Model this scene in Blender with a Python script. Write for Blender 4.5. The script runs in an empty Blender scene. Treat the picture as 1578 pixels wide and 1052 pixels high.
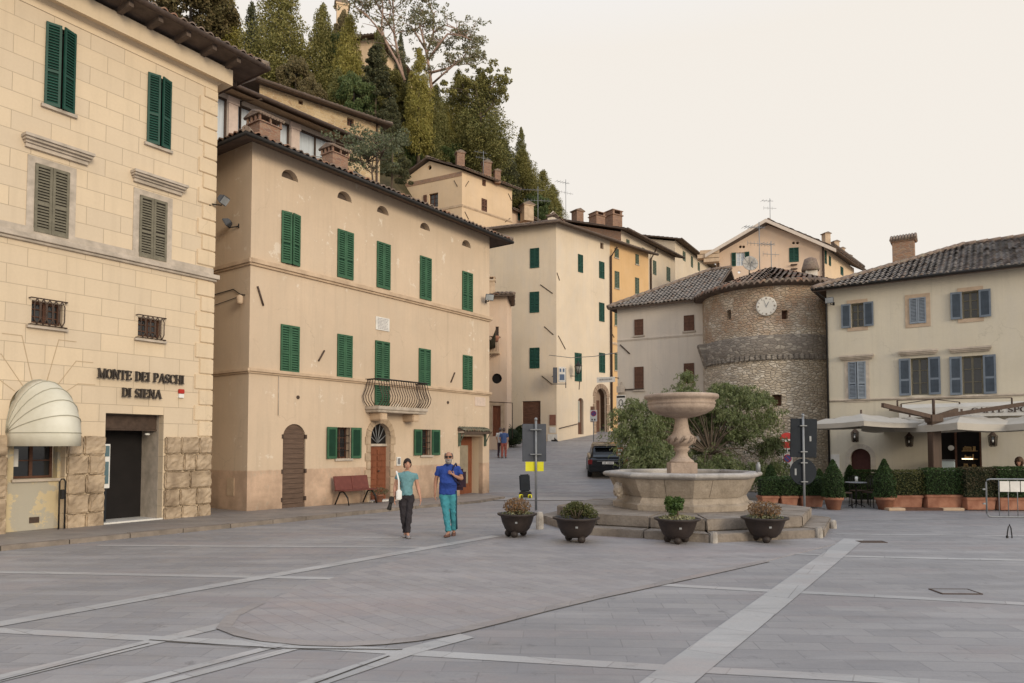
import bpy, bmesh, math, random
from mathutils import Vector, Matrix
import numpy as np
R = math.radians
SC = bpy.context.scene
COL = SC.collection
# ------------------------------------------------------------------ camera, sky, sun, exposure
FPX, CX, CY, PIT, CH = 1070.0, 789.0, 641.0, R(2.4), 1.85
cam = bpy.data.cameras.new('camera'); camo = bpy.data.objects.new('camera', cam); COL.objects.link(camo)
camo.location = (0, 0, CH); camo.rotation_euler = (R(90) + PIT, 0, 0)
cam.sensor_width = 36; cam.lens = FPX / 1578 * 36; cam.shift_y = (CY - 526) / 1578
cam.clip_start = .1; cam.clip_end = 2000
SC.camera = camo
SUN_EL, SUN_AZ = R(15), math.atan2(.62, -.78)      # azimuth from +Y towards +X of the direction to the sun
wd = bpy.data.worlds.new('World'); SC.world = wd; wd.use_nodes = True
wn = wd.node_tree.nodes; wl = wd.node_tree.links
bg = wn['Background']
sky = wn.new('ShaderNodeTexSky'); sky.sky_type = 'NISHITA'; sky.sun_disc = False
sky.sun_elevation = SUN_EL; sky.sun_rotation = SUN_AZ; sky.dust_density = 4
mixw = wn.new('ShaderNodeMix'); mixw.data_type = 'RGBA'; mixw.inputs['Factor'].default_value = .93
wl.new(sky.outputs[0], mixw.inputs['A']); tcw = wn.new('ShaderNodeTexCoord'); sew = wn.new('ShaderNodeSeparateXYZ'); wl.new(tcw.outputs['Generated'], sew.inputs[0])
mrw = wn.new('ShaderNodeMapRange'); wl.new(sew.outputs[2], mrw.inputs[0]); mrw.inputs[1].default_value = .5; mrw.inputs[2].default_value = .95
grw = wn.new('ShaderNodeMix'); grw.data_type = 'RGBA'; wl.new(mrw.outputs[0], grw.inputs['Factor'])      # evening haze low down, clear cool sky overhead
grw.inputs['A'].default_value = (7.65, 7.15, 6.5, 1); grw.inputs['B'].default_value = (7.7, 8.9, 11.0, 1)
wl.new(grw.outputs['Result'], mixw.inputs['B'])
wl.new(mixw.outputs['Result'], bg.inputs[0]); bg.inputs[1].default_value = .1
sun = bpy.data.lights.new('sun', 'SUN'); sun.energy = 1.35; sun.angle = R(22); sun.color = (1, .87, .68)
suno = bpy.data.objects.new('sun', sun); COL.objects.link(suno)
sd = Vector((math.sin(SUN_AZ) * math.cos(SUN_EL), math.cos(SUN_AZ) * math.cos(SUN_EL), math.sin(SUN_EL)))
suno.rotation_euler = sd.to_track_quat('Z', 'Y').to_euler(); suno.location = (20, -20, 30)
SC.view_settings.view_transform = 'Standard'; SC.view_settings.look = 'None'
SC.view_settings.exposure = 0.33; SC.view_settings.gamma = 1
SC.cycles.use_denoising = True; SC.cycles.max_bounces = 6
# ------------------------------------------------------------------ where a direction of sight meets a plane of the place
def ray(px, py):
    a = (px - CX) / FPX; b = (CY - py) / FPX
    return Vector((a, math.cos(PIT) - b * math.sin(PIT), math.sin(PIT) + b * math.cos(PIT)))
C0 = Vector((0, 0, CH))
def at(px, py, d):
    r = ray(px, py); return C0 + r * (d / r.y)
def atz(px, py, z):
    r = ray(px, py); return C0 + r * ((z - CH) / r.z)
def gz(x, y):
    if y < 20: return 0.0
    if y < 27: return -.12 * (y - 20) / 7
    if y < 50: return -.12 + .098 * (y - 27)
    return 2.134 + .05 * (y - 50)
def gat(px, py):                                   # a point on the ground
    r = ray(px, py); t = 2.0
    while t < 90:
        p = C0 + r * t
        if p.z <= gz(p.x, p.y): return p
        t += .02
    return C0 + r * 90
# ------------------------------------------------------------------ objects
WM = {}
def link(o, parent=None, M=None):
    COL.objects.link(o); M = M or Matrix.Identity(4)
    if parent: o.parent = parent; o.matrix_local = WM[parent.name].inverted() @ M
    else: o.matrix_world = M
    WM[o.name] = M.copy(); return o
def tag(o, label=None, cat=None, group=None, kind=None):
    if label: o['label'] = label
    if cat: o['category'] = cat
    if group: o['group'] = group
    if kind: o['kind'] = kind
    return o
def thing(name, label, cat, M=None, group=None):
    o = bpy.data.objects.new(name, None); o.empty_display_size = .2
    if isinstance(M, Vector): M = Matrix.Translation(M)
    return tag(link(o, None, M), label, cat, group)
def obj(name, bm, mats, parent=None, M=None, smooth=False):
    if isinstance(M, Vector): M = Matrix.Translation(M)
    if parent and M is None: M = WM[parent.name]
    me = bpy.data.meshes.new(name)
    if isinstance(bm, bmesh.types.BMesh):
        bm.to_mesh(me); bm.free()
    else:
        v, f = bm; me.from_pydata([tuple(p) for p in v], [], f)
    for m in (mats if isinstance(mats, (list, tuple)) else [mats]): me.materials.append(m)
    if smooth: me.shade_smooth()
    return link(bpy.data.objects.new(name, me), parent, M)
def struct(name, bm, mats, M=None, smooth=False):
    return tag(obj(name, bm, mats, None, M, smooth), kind='structure')
def copytree(o, M, label=None, parent=None, group=None):
    c = o.copy(); COL.objects.link(c)
    if parent is None:
        c.matrix_world = M; WM[c.name] = M
        if label: c['label'] = label
    else:
        c.parent = parent; WM[c.name] = WM[parent.name] @ o.matrix_local
    for ch in o.children: copytree(ch, None, None, c)
    return c
def frame(p, u, z=None):                           # X along u, Z up, Y into the building
    u = Vector((u[0], u[1], 0)).normalized(); y = Vector((-u.y, u.x, 0))
    M = Matrix.Identity(4)
    for i in range(3): M[i][0] = u[i]; M[i][1] = y[i]; M[i][3] = p[i]
    if z is not None: M[2][3] = z
    return M
def NBM(): return bmesh.new()
def box(bm, x0, y0, z0, x1, y1, z1, M=None, mi=0):
    vs = [Vector(p) for p in ((x0,y0,z0),(x1,y0,z0),(x1,y1,z0),(x0,y1,z0),(x0,y0,z1),(x1,y0,z1),(x1,y1,z1),(x0,y1,z1))]
    if M: vs = [M @ v for v in vs]
    vs = [bm.verts.new(v) for v in vs]
    for f in ((0,3,2,1),(4,5,6,7),(0,1,5,4),(1,2,6,5),(2,3,7,6),(3,0,4,7)):
        fc = bm.faces.new([vs[i] for i in f]); fc.material_index = mi
    return vs
def rbox(bm, x0, y0, z0, x1, y1, z1, b=.02, M=None):
    t = bmesh.new(); box(t, x0, y0, z0, x1, y1, z1)
    bmesh.ops.bevel(t, geom=t.edges[:], offset=b, segments=2, affect='EDGES', clamp_overlap=True)
    merge(bm, t, M)
def merge(bm, t, M=None):
    vm = {v: bm.verts.new(M @ v.co if M else v.co) for v in t.verts}
    for f in t.faces:
        try:
            g = bm.faces.new([vm[v] for v in f.verts]); g.material_index = f.material_index; g.smooth = f.smooth
        except ValueError: pass
    t.free()
def lathe(bm, prof, seg=24, M=None, cap=True, ph=0, mi=0, smooth=True):
    rings = []
    for r, z in prof:
        rg = []
        for k in range(seg):
            a = 2 * math.pi * k / seg + ph; p = Vector((r * math.cos(a), r * math.sin(a), z))
            rg.append(bm.verts.new(M @ p if M else p))
        rings.append(rg)
    for a, b in zip(rings, rings[1:]):
        for k in range(seg):
            f = bm.faces.new((a[k], a[(k+1) % seg], b[(k+1) % seg], b[k])); f.material_index = mi; f.smooth = smooth
    if cap:
        for rg in (rings[0][::-1], rings[-1]):
            f = bm.faces.new(rg); f.material_index = mi
def tube(bm, pts, r, seg=6, r1=None, mi=0):
    pts = [Vector(p) for p in pts]; n = len(pts); rings = []
    for i, p in enumerate(pts):
        t = (pts[min(i+1, n-1)] - pts[max(i-1, 0)]).normalized()
        a = t.cross(Vector((0, 0, 1)) if abs(t.z) < .9 else Vector((1, 0, 0))).normalized(); b = t.cross(a)
        rr = r if r1 is None else r + (r1 - r) * i / (n - 1)
        rings.append([bm.verts.new(p + a * math.cos(2*math.pi*k/seg) * rr + b * math.sin(2*math.pi*k/seg) * rr) for k in range(seg)])
    for a, b in zip(rings, rings[1:]):
        for k in range(seg):
            f = bm.faces.new((a[k], a[(k+1) % seg], b[(k+1) % seg], b[k])); f.smooth = True; f.material_index = mi
    bm.faces.new(rings[0][::-1]).material_index = mi; bm.faces.new(rings[-1]).material_index = mi
def prism(bm, pts, y0, y1, mi=0, M=None):            # polygon in XZ, from y0 to y1
    a = [bm.verts.new(M @ Vector((p[0], y0, p[1])) if M else (p[0], y0, p[1])) for p in pts]
    b = [bm.verts.new(M @ Vector((p[0], y1, p[1])) if M else (p[0], y1, p[1])) for p in pts]
    n = len(pts); bm.faces.new(a).material_index = mi; bm.faces.new(b[::-1]).material_index = mi
    for i in range(n): bm.faces.new((a[i], b[i], b[(i+1) % n], a[(i+1) % n])).material_index = mi
    bmesh.ops.recalc_face_normals(bm, faces=bm.faces[:])
def slab(bm, pts, z0, z1, mi=0):                     # polygon in XY
    a = [bm.verts.new((p[0], p[1], z0)) for p in pts]; b = [bm.verts.new((p[0], p[1], z1)) for p in pts]
    n = len(pts); bm.faces.new(a[::-1]).material_index = mi; bm.faces.new(b).material_index = mi
    for i in range(n): bm.faces.new((a[i], a[(i+1) % n], b[(i+1) % n], b[i])).material_index = mi
def ball(bm, c, r, sx=1, sy=1, sz=1, seg=12, mi=0):
    t = bmesh.new(); bmesh.ops.create_uvsphere(t, u_segments=seg, v_segments=max(6, seg*2//3), radius=r)
    for f in t.faces: f.smooth = True; f.material_index = mi
    merge(bm, t, Matrix.Translation(c) @ Matrix.Diagonal((sx, sy, sz, 1)))
# ------------------------------------------------------------------ materials
class MT:
    def __init__(s, name, rough=.85, spec=.3):
        s.m = bpy.data.materials.new(name); s.m.use_nodes = True; s.t = s.m.node_tree
        s.b = s.t.nodes['Principled BSDF']; s.b.inputs['Roughness'].default_value = rough
        s.b.inputs['Specular IOR Level'].default_value = spec
        s.co = s.n('ShaderNodeTexCoord').outputs['Object']
    def n(s, t, **k):
        nd = s.t.nodes.new(t)
        for a, v in k.items(): setattr(nd, a, v)
        return nd
    def put(s, inp, v):
        if isinstance(v, bpy.types.NodeSocket): s.t.links.new(v, inp)
        elif isinstance(v, (tuple, list)) and len(v) == 3 and inp.type == 'RGBA': inp.default_value = (*v, 1)
        else: inp.default_value = v
    def map(s, sc=(1, 1, 1), rot=(0, 0, 0), src=None):
        m = s.n('ShaderNodeMapping'); s.put(m.inputs[0], src or s.co); m.inputs['Scale'].default_value = sc; m.inputs['Rotation'].default_value = rot
        return m.outputs[0]
    def noise(s, scale, det=5, vec=None, rough=.6, col=False):
        n = s.n('ShaderNodeTexNoise'); s.put(n.inputs['Vector'], vec or s.co); n.inputs['Scale'].default_value = scale
        n.inputs['Detail'].default_value = det; n.inputs['Roughness'].default_value = rough
        return n.outputs[1 if col else 0]
    def ramp(s, f, a, b, c0=0., c1=1.):
        n = s.n('ShaderNodeMapRange'); s.put(n.inputs[0], f); n.inputs[1].default_value = a; n.inputs[2].default_value = b
        n.inputs[3].default_value = c0; n.inputs[4].default_value = c1; return n.outputs[0]
    def mix(s, f, a, b, mode='MIX'):
        n = s.n('ShaderNodeMix', data_type='RGBA', blend_type=mode); s.put(n.inputs[0], f); s.put(n.inputs[6], a); s.put(n.inputs[7], b); return n.outputs[2]
    def math(s, op, a, b=0.):
        n = s.n('ShaderNodeMath', operation=op); s.put(n.inputs[0], a); s.put(n.inputs[1], b); return n.outputs[0]
    def sep(s, v=None):
        n = s.n('ShaderNodeSeparateXYZ'); s.put(n.inputs[0], v or s.co); return n.outputs
    def comb(s, x, y, z=0.):
        n = s.n('ShaderNodeCombineXYZ'); s.put(n.inputs[0], x); s.put(n.inputs[1], y); s.put(n.inputs[2], z); return n.outputs[0]
    def xz(s):
        o = s.sep(); return s.comb(s.math('ADD', o[0], o[1]), o[2])
    def colr(s, c): s.put(s.b.inputs['Base Color'], c); return s
    def bump(s, h, st=.3, d=.02):
        n = s.n('ShaderNodeBump'); s.put(n.inputs['Height'], h); n.inputs['Strength'].default_value = st; n.inputs['Distance'].default_value = d
        s.put(s.b.inputs['Normal'], n.outputs[0]); return s
def sc3(c, k): return tuple(min(1, x * k) for x in c)
def plaster(name, c, patch=None, patch_amt=.62, dado=None, streak=.14, bumps=.25, dado_z=1.15, grey=None):
    s = MT(name, .92, .15)
    f1 = s.ramp(s.noise(.35, 6), .3, .7); c1 = s.mix(f1, sc3(c, .86), sc3(c, 1.05))
    tint = (c[0]*.93, c[1]*.97, c[2]*1.06) if grey is None else grey
    c1 = s.mix(s.ramp(s.noise(.9, 3, s.map((1.3, 1.3, .6))), .45, .75, 0, .55), c1, tint)
    st = s.ramp(s.noise(1.4, 5, s.map((3.5, 3.5, .22))), .5, .8, 0, streak * 2)
    c1 = s.mix(st, c1, sc3(c, .68))
    c1 = s.mix(s.ramp(s.noise(14, 4), .3, .75, 0, .12), c1, sc3(c, .6))
    c1 = s.mix(s.math('MULTIPLY', s.ramp(s.noise(1.1, 6, s.map((5, 5, .12)), rough=.7), .56, .75), s.ramp(s.noise(.4, 3), .45, .6, 0, .45)), c1, sc3(c, .5))
    if patch:
        p = s.math('MULTIPLY', s.ramp(s.noise(1.7, 6, rough=.7), patch_amt, patch_amt + .03), s.ramp(s.noise(.3, 2), .42, .55))
        c1 = s.mix(s.math('MULTIPLY', p, .75), c1, patch)
    cr = s.n('ShaderNodeTexVoronoi', feature='DISTANCE_TO_EDGE'); wv = s.n('ShaderNodeVectorMath', operation='ADD'); s.put(wv.inputs[0], s.map((1, 1, .7))); ws = s.n('ShaderNodeVectorMath', operation='SCALE'); s.put(ws.inputs[0], s.noise(1.5, 6, col=True)); ws.inputs['Scale'].default_value = .9; s.put(wv.inputs[1], ws.outputs[0]); s.put(cr.inputs['Vector'], wv.outputs[0]); cr.inputs['Scale'].default_value = .42
    c1 = s.mix(s.math('MULTIPLY', s.ramp(cr.outputs[0], .006, .001), s.ramp(s.noise(.5, 3), .5, .6, 0, .3)), c1, sc3(c, .5))
    if dado:
        z = s.sep()[2]; e = s.math('ADD', z, s.ramp(s.noise(5, 5), 0, 1, -.04, .04))
        dd = s.mix(s.ramp(s.noise(1.3, 7, rough=.7), .42, .62), dado, sc3(dado, 1.35))
        dd = s.mix(s.ramp(s.noise(5, 6, s.map((1, 1, .5)), rough=.7), .56, .66, 0, .6), dd, (.42, .36, .28))
        damp = s.math('MULTIPLY', s.ramp(z, .55, 0.), s.ramp(s.noise(2.2, 5), .35, .65, .2, .85))
        dd = s.mix(damp, dd, sc3(dado, .5))
        c1 = s.mix(s.ramp(e, dado_z + .015, dado_z - .015), c1, dd)
    s.colr(c1); s.bump(s.math('ADD', s.noise(6, 8, rough=.7), s.math('MULTIPLY', s.noise(60, 3), .3)), bumps, .02)
    return s.m
def simple(name, c, rough=.7, var=.2, scale=6, bump=.15, spec=.3, metal=0, c2=None, stretch=(1, 1, 1)):
    s = MT(name, rough, spec); s.b.inputs['Metallic'].default_value = metal
    v = s.map(stretch)
    s.colr(s.mix(s.ramp(s.noise(scale, 6, v), .3, .7), sc3(c, 1 - var), c2 or sc3(c, 1 + var)))
    if bump: s.bump(s.noise(scale * 4, 5, v), bump, .01)
    return s.m
def leafmat(name, c1, c2, c3, trans=.25, nsc=.5):
    s = MT(name, .6, .25)
    g = s.n('ShaderNodeNewGeometry').outputs['Random Per Island']
    c = s.mix(s.ramp(s.noise(nsc, 3), .35, .65), c1, c2); c = s.mix(s.ramp(g, .3, 1, 0, .85), c, c3)
    s.colr(c); s.put(s.b.inputs['Subsurface Weight'], 0.0)
    t = s.n('ShaderNodeBsdfTranslucent'); s.put(t.inputs[0], c)
    m = s.n('ShaderNodeMixShader'); m.inputs[0].default_value = trans
    s.t.links.new(s.b.outputs[0], m.inputs[1]); s.t.links.new(t.outputs[0], m.inputs[2])
    s.t.links.new(m.outputs[0], s.t.nodes['Material Output'].inputs[0]); return s.m
def ashlar(name, c):
    s = MT(name, .9, .15); v = s.xz()
    b = s.n('ShaderNodeTexBrick'); s.put(b.inputs['Vector'], v); b.inputs['Scale'].default_value = 1
    b.inputs['Brick Width'].default_value = .74; b.inputs['Row Height'].default_value = .395; b.inputs['Mortar Size'].default_value = .007
    b.inputs['Mortar Smooth'].default_value = .3
    s.put(b.inputs['Color1'], sc3(c, 1.02)); s.put(b.inputs['Color2'], (c[0]*.9, c[1]*.92, c[2]*.97)); s.put(b.inputs['Mortar'], sc3(c, .58))
    c1 = s.mix(s.ramp(s.noise(.5, 6), .3, .72, 0, .5), b.outputs[0], sc3(c, .82))
    c1 = s.mix(s.ramp(s.noise(1.2, 5, s.map((3, 3, .25))), .5, .8, 0, .3), c1, sc3(c, .62))
    c1 = s.mix(s.ramp(s.noise(18, 4), .3, .7, 0, .12), c1, sc3(c, .6))
    s.colr(c1); h = s.math('SUBTRACT', s.math('MULTIPLY', s.noise(7, 8), .35), s.math('MULTIPLY', b.outputs[1], 1.2)); s.bump(h, .5, .015); return s.m
def masonry(name, cols, w=.3, h=.13, mort=(.42, .36, .29), bst=.9, dist=.04, brickz=None, band=None, wobble=.07, cyl=0):
    s = MT(name, .95, .1); v = s.xz()
    if cyl: o_ = s.sep(); v = s.comb(s.math('MULTIPLY', s.math('ARCTAN2', o_[0], s.math('MULTIPLY', o_[1], -1)), cyl), o_[2])
    wob = s.n('ShaderNodeVectorMath', operation='ADD'); s.put(wob.inputs[0], v)
    sc = s.n('ShaderNodeVectorMath', operation='SCALE'); s.put(sc.inputs[0], s.noise(2.5, 4, col=True)); sc.inputs['Scale'].default_value = wobble; s.put(wob.inputs[1], sc.outputs[0])
    vo = s.n('ShaderNodeTexVoronoi', feature='F1', voronoi_dimensions='2D'); s.put(vo.inputs['Vector'], s.map((1/w, 1/h, 1), src=wob.outputs[0])); vo.inputs['Scale'].default_value = 1
    ve = s.n('ShaderNodeTexVoronoi', feature='DISTANCE_TO_EDGE', voronoi_dimensions='2D'); s.put(ve.inputs['Vector'], s.map((1/w, 1/h, 1), src=wob.outputs[0])); ve.inputs['Scale'].default_value = 1
    rnd = s.sep(vo.outputs['Color'])
    c1 = s.mix(rnd[0], cols[0], cols[1]); c1 = s.mix(s.ramp(rnd[1], .6, .9), c1, cols[2])
    if brickz is not None:
        z = s.sep()[2]; red = s.math('MULTIPLY', s.ramp(s.math('ADD', z, s.ramp(s.noise(.8, 4), 0, 1, -1.6, 1.6)), brickz - .2, brickz + .4), s.ramp(s.noise(1.1, 4), .38, .56, .15, 1))
        c1 = s.mix(s.math('MULTIPLY', red, .8), c1, s.mix(rnd[2], (.36, .19, .11), (.44, .28, .17)))
    c1 = s.mix(s.ramp(ve.outputs[0], .09, .02), c1, mort)
    c1 = s.mix(s.ramp(s.noise(.9, 5), .4, .7, 0, .35), c1, sc3(cols[0], .6))
    c1 = s.mix(s.ramp(s.noise(20, 4), .3, .7, 0, .3), c1, sc3(cols[0], .5))
    s.colr(c1); s.bump(s.math('ADD', s.ramp(ve.outputs[0], 0, .2), s.math('MULTIPLY', s.noise(14, 6), .6)), bst, dist); return s.m
def tilemat(name, a, b, c, lich=(.3, .27, .2)):
    s = MT(name, .9, .15); uv = s.n('ShaderNodeUVMap').outputs[0]
    fl = s.n('ShaderNodeVectorMath', operation='FLOOR'); s.put(fl.inputs[0], uv)
    w = s.n('ShaderNodeTexWhiteNoise', noise_dimensions='2D'); s.put(w.inputs['Vector'], fl.outputs[0])
    o = s.sep(w.outputs['Color']); c1 = s.mix(o[0], a, b); c1 = s.mix(s.ramp(o[1], .7, .8), c1, c)
    c1 = s.mix(s.ramp(s.noise(3.5, 6), .55, .68, 0, .7), c1, lich); c1 = s.mix(s.ramp(s.noise(12, 5), .45, .7, 0, .6), c1, sc3(a, .45))
    s.colr(c1); s.bump(s.noise(25, 5), .5, .015); return s.m
def glass(name, c=(.02, .022, .025), rough=.08):
    s = MT(name, rough, .6); s.colr(s.mix(s.noise(1.5, 3), sc3(c, .6), sc3(c, 1.8))); return s.m
M_pal = plaster('palazzo_plaster', (.635, .50, .368), patch=(.74, .66, .56), patch_amt=.60, dado=(.455, .325, .235), grey=(.56, .46, .35), streak=.2)
M_bank = ashlar('scored_ashlar', (.72, .585, .42))
M_banksm = plaster('bank_smooth', (.72, .58, .41))
M_niche = plaster('niche_plaster', (.60, .50, .32), patch=(.4, .39, .35), patch_amt=.5)
M_stone = simple('grey_stone_trim', (.46, .40, .33), .9, .22, 4, .4, c2=(.58, .50, .42))
M_string = simple('string_course', (.53, .39, .27), .9, .2, 2.5, .4, c2=(.62, .47, .33))
M_rock = simple('rock_faced_stone', (.32, .235, .16), .95, .3, 2.2, .8, c2=(.56, .44, .31))
M_green = simple('green_paint', (.042, .115, .062), .65, .28, 2.5, .1)
M_dgreen = simple('dark_green_paint', (.011, .060, .043), .5, .2, 5, .1)
M_ggrey = simple('weathered_shutter', (.17, .155, .115), .8, .25, 9, .3)
M_lgreen = simple('faded_green_paint', (.10, .135, .10), .7, .2, 5, .1)
M_blue = simple('blue_grey_paint', (.145, .175, .215), .55, .15, 5, .1)
M_lblue = simple('blue_grey_slats', (.22, .255, .30), .55, .15, 5, .1)
M_brown = simple('brown_wood', (.115, .055, .035), .7, .3, 5, .3, stretch=(1, 1, 4))
M_plank = simple('weathered_planks', (.125, .082, .06), .85, .25, 3, .4, stretch=(1, 1, 9))
M_door = simple('red_brown_door', (.20, .07, .035), .6, .25, 3, .2, stretch=(5, 1, 1))
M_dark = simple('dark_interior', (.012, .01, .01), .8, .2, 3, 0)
M_black = simple('black_iron', (.02, .018, .017), .55, .3, 9, .2)
M_rust = simple('brown_iron', (.075, .05, .038), .7, .3, 9, .2)
M_eave = simple('dark_eave_wood', (.115, .085, .068), .9, .25, 4, .3)
M_tile = tilemat('roof_tiles', (.15, .115, .095), (.27, .205, .165), (.28, .16, .11))
M_tile2 = tilemat('grey_roof_tiles', (.215, .19, .17), (.285, .25, .222), (.235, .18, .148), (.32, .29, .25))
M_glass = glass('window_glass'); M_curtrefl = simple('curtain_reflection_glass', (.52, .57, .62), .12, .15, 2, 0, .6, stretch=(6, 6, .3))  # pale pane colour holds both curtains and the bright reflection
M_white = simple('white_paint', (.74, .73, .70), .6, .08, 4, .05)
M_marble = simple('white_marble', (.68, .66, .62), .6, .12, 5, .1)
M_grey = simple('grey_metal', (.25, .26, .27), .45, .15, 6, .05, metal=.3)
M_signback = simple('sign_back_grey', (.085, .092, .108), .7, .12, 3, .05)
M_signdark = simple('sign_back_dark', (.018, .022, .028), .8, .2, 3, .05)
M_terra = simple('terracotta', (.33, .135, .085), .9, .28, 4, .3, c2=(.40, .20, .13))
M_bark = simple('bark', (.13, .10, .075), .95, .3, 5, .8, stretch=(3, 3, .6))
M_pbark = simple('pale_bark', (.36, .25, .20), .9, .3, 3, .5)
# ------------------------------------------------------------------ builders for houses
def tiles(poly, up, mats, name, parent, tw=.23, tl=.36, over=0.0):
    """tiled slope; poly: points of the slope, the first two are its eave; mesh of half-round tiles, a UV cell per tile"""
    P = [Vector(p) for p in poly]; e = (P[1] - P[0]); L = e.length; e.normalize()
    n = None
    for q in P[2:]:
        c = e.cross(q - P[0])
        if c.length > 1e-4: n = c.normalized(); break
    if n.z < 0: n = -n
    s = n.cross(e)
    if s.z < 0: s = -s
    ex = [(q - P[0]).dot(e) for q in P]; sy = [(q - P[0]).dot(s) for q in P]
    x0, x1, y1 = min(ex), max(ex), max(sy)
    bm = bmesh.new(); uvl = bm.loops.layers.uv.new('UVMap')
    prof = [(0, 0), (.14, -.004), (.3, .008), (.4, .035), (.55, .052), (.7, .052), (.85, .035), (.95, .008), (1, 0)]
    nx = int((x1 - x0) / tw) + 1; ny = int(y1 / tl) + 1
    rnd = random.Random(int(L * 100))
    for j in range(ny):
        jit = [(rnd.uniform(-.02, .03), rnd.uniform(-.012, .018)) for _ in range(nx)]
        for i in range(nx):
            sl, zz = jit[i]
            ya = j * tl - .03 + sl; yb = (j + 1) * tl + .03
            va = []; vb = []
            for t, h in prof:
                xx = x0 + (i + t) * tw
                va.append(bm.verts.new(P[0] + e * xx + s * ya + n * (h + .034 + zz)))
                vb.append(bm.verts.new(P[0] + e * xx + s * yb + n * (h * .85 + .004)))
            fl = [bm.faces.new((va[k], va[k+1], vb[k+1], vb[k])) for k in range(len(prof) - 1)]
            if j == 0:
                vc = [bm.verts.new(v.co - n * .034) for v in va]
                fl += [bm.faces.new((vc[k], vc[k+1], va[k+1], va[k])) for k in range(len(prof) - 1)]
            for f in fl:
                f.smooth = True
                for lp in f.loops: lp[uvl].uv = (i + .5, j + .5)
    m = len(P); cen = sum(P, Vector()) / m
    for k in range(1, m):
        a, b = P[k], P[(k + 1) % m]; no = (b - a).cross(n)
        if no.dot(cen - a) > 0: no = -no
        g = bm.verts[:] + bm.edges[:] + bm.faces[:]
        bmesh.ops.bisect_plane(bm, geom=g, plane_co=a, plane_no=no.normalized(), clear_outer=True)
    # board under the tiles
    top = [bm.verts.new(p - n * .005) for p in P]; bot = [bm.verts.new(p - n * .10) for p in P]
    fs = [bm.faces.new(top), bm.faces.new(bot[::-1])] + [bm.faces.new((top[k], bot[k], bot[(k+1) % m], top[(k+1) % m])) for k in range(m)]
    for f in fs: f.material_index = 1
    return obj(name, bm, mats, parent, Matrix.Identity(4))
def lerp(a, b, t): return a + (b - a) * t
def roof(B, corners, z, over, slope, ends=('hip', 'hip'), axis='x', mats=None, tw=.23, tl=.36, ridge_cap=True, sides='flrb'):
    """corners front-left, front-right, back-right, back-left (Vectors); z of wall tops"""
    c = [Vector((p[0], p[1], z)) for p in corners]
    if axis == 'y': c = c[1:] + c[:1]; 
    ux = (c[1] - c[0]).normalized(); uy = (c[3] - c[0]).normalized()
    ov = over if isinstance(over, (tuple, list)) else (over,) * 4       # front, right, back, left
    c = [c[0] - uy*ov[0] - ux*ov[3], c[1] - uy*ov[0] + ux*ov[1], c[2] + uy*ov[2] + ux*ov[1], c[3] + uy*ov[2] - ux*ov[3]]
    W = (c[3] - c[0]).length / 2; rise = W * slope
    for q in c: q.z = z - ov[0] * slope * .6
    mL = (c[0] + c[3]) / 2; mR = (c[1] + c[2]) / 2
    rl = mL + (ux * W * .95 if ends[0] == 'hip' else Vector()); rr = mR - (ux * W * .95 if ends[1] == 'hip' else Vector())
    rl.z = rr.z = c[0].z + rise; mats = mats or [M_tile, M_eave]
    out = [tiles([c[0], c[1], rr, rl], 1, mats, 'roof', B, tw, tl)]
    if 'b' in sides: out.append(tiles([c[2], c[3], rl, rr], 1, mats, 'roof', B, tw, tl))
    if ends[0] == 'hip': out.append(tiles([c[3], c[0], rl], 1, mats, 'roof', B, tw, tl))
    if ends[1] == 'hip': out.append(tiles([c[1], c[2], rr], 1, mats, 'roof', B, tw, tl))
    bm = NBM(); k = 0
    def cap(a, b):
        n = max(1, int((b - a).length / .38))
        for i in range(n): tube(bm, [lerp(a, b, i/n) + Vector((0, 0, .03)), lerp(a, b, (i+1.08)/n) + Vector((0, 0, .06))], .11, 7)
    cap(rl, rr)
    if ends[0] == 'hip': cap(c[0], rl); cap(c[3], rl)
    if ends[1] == 'hip': cap(c[1], rr); cap(c[2], rr)
    obj('ridge_tiles', bm, M_tile, B, Matrix.Identity(4))
    return c, rl, rr, out
def arch(u0, u1, z0, z1, n=10, half=False):
    """outline of an opening with a round head; z1 = crown"""
    r = (u1 - u0) / 2; h = min(r, z1 - z0); zc = z1 - h; c = (u0 + u1) / 2
    pts = [(u0, z0), (u1, z0)]
    for k in range(n + 1):
        a = math.pi * k / n; pts.append((c + r * math.cos(a), zc + h * math.sin(a)))
    o = []
    for p in pts:
        if not o or (abs(p[0]-o[-1][0]) + abs(p[1]-o[-1][1])) > 1e-4: o.append(p)
    return o if (abs(o[0][0]-o[-1][0]) + abs(o[0][1]-o[-1][1])) > 1e-4 else o[:-1]
def rect(u0, z0, u1, z1): return [(u0, z0), (u1, z0), (u1, z1), (u0, z1)]
def facewall(outline, holes, depth=.22, mi_rev=0):
    bm = NBM(); es = []
    loops = [outline] + [h for h in holes]
    lv = []
    for lp in loops:
        v = [bm.verts.new((p[0], 0, p[1])) for p in lp]; lv.append(v)
        es += [bm.edges.new((v[i], v[(i+1) % len(v)])) for i in range(len(v))]
    r = bmesh.ops.triangle_fill(bm, edges=es, use_beauty=True, use_dissolve=False, normal=(0, -1, 0))
    for f in bm.faces:
        if f.normal.y > 0: f.normal_flip()
    for v in lv[1:]:
        b = [bm.verts.new(q.co + Vector((0, depth, 0))) for q in v]; n = len(v)
        for i in range(n): bm.faces.new((v[i], v[(i+1) % n], b[(i+1) % n], b[i])).material_index = mi_rev
    return bm
SHD = {}
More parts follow.
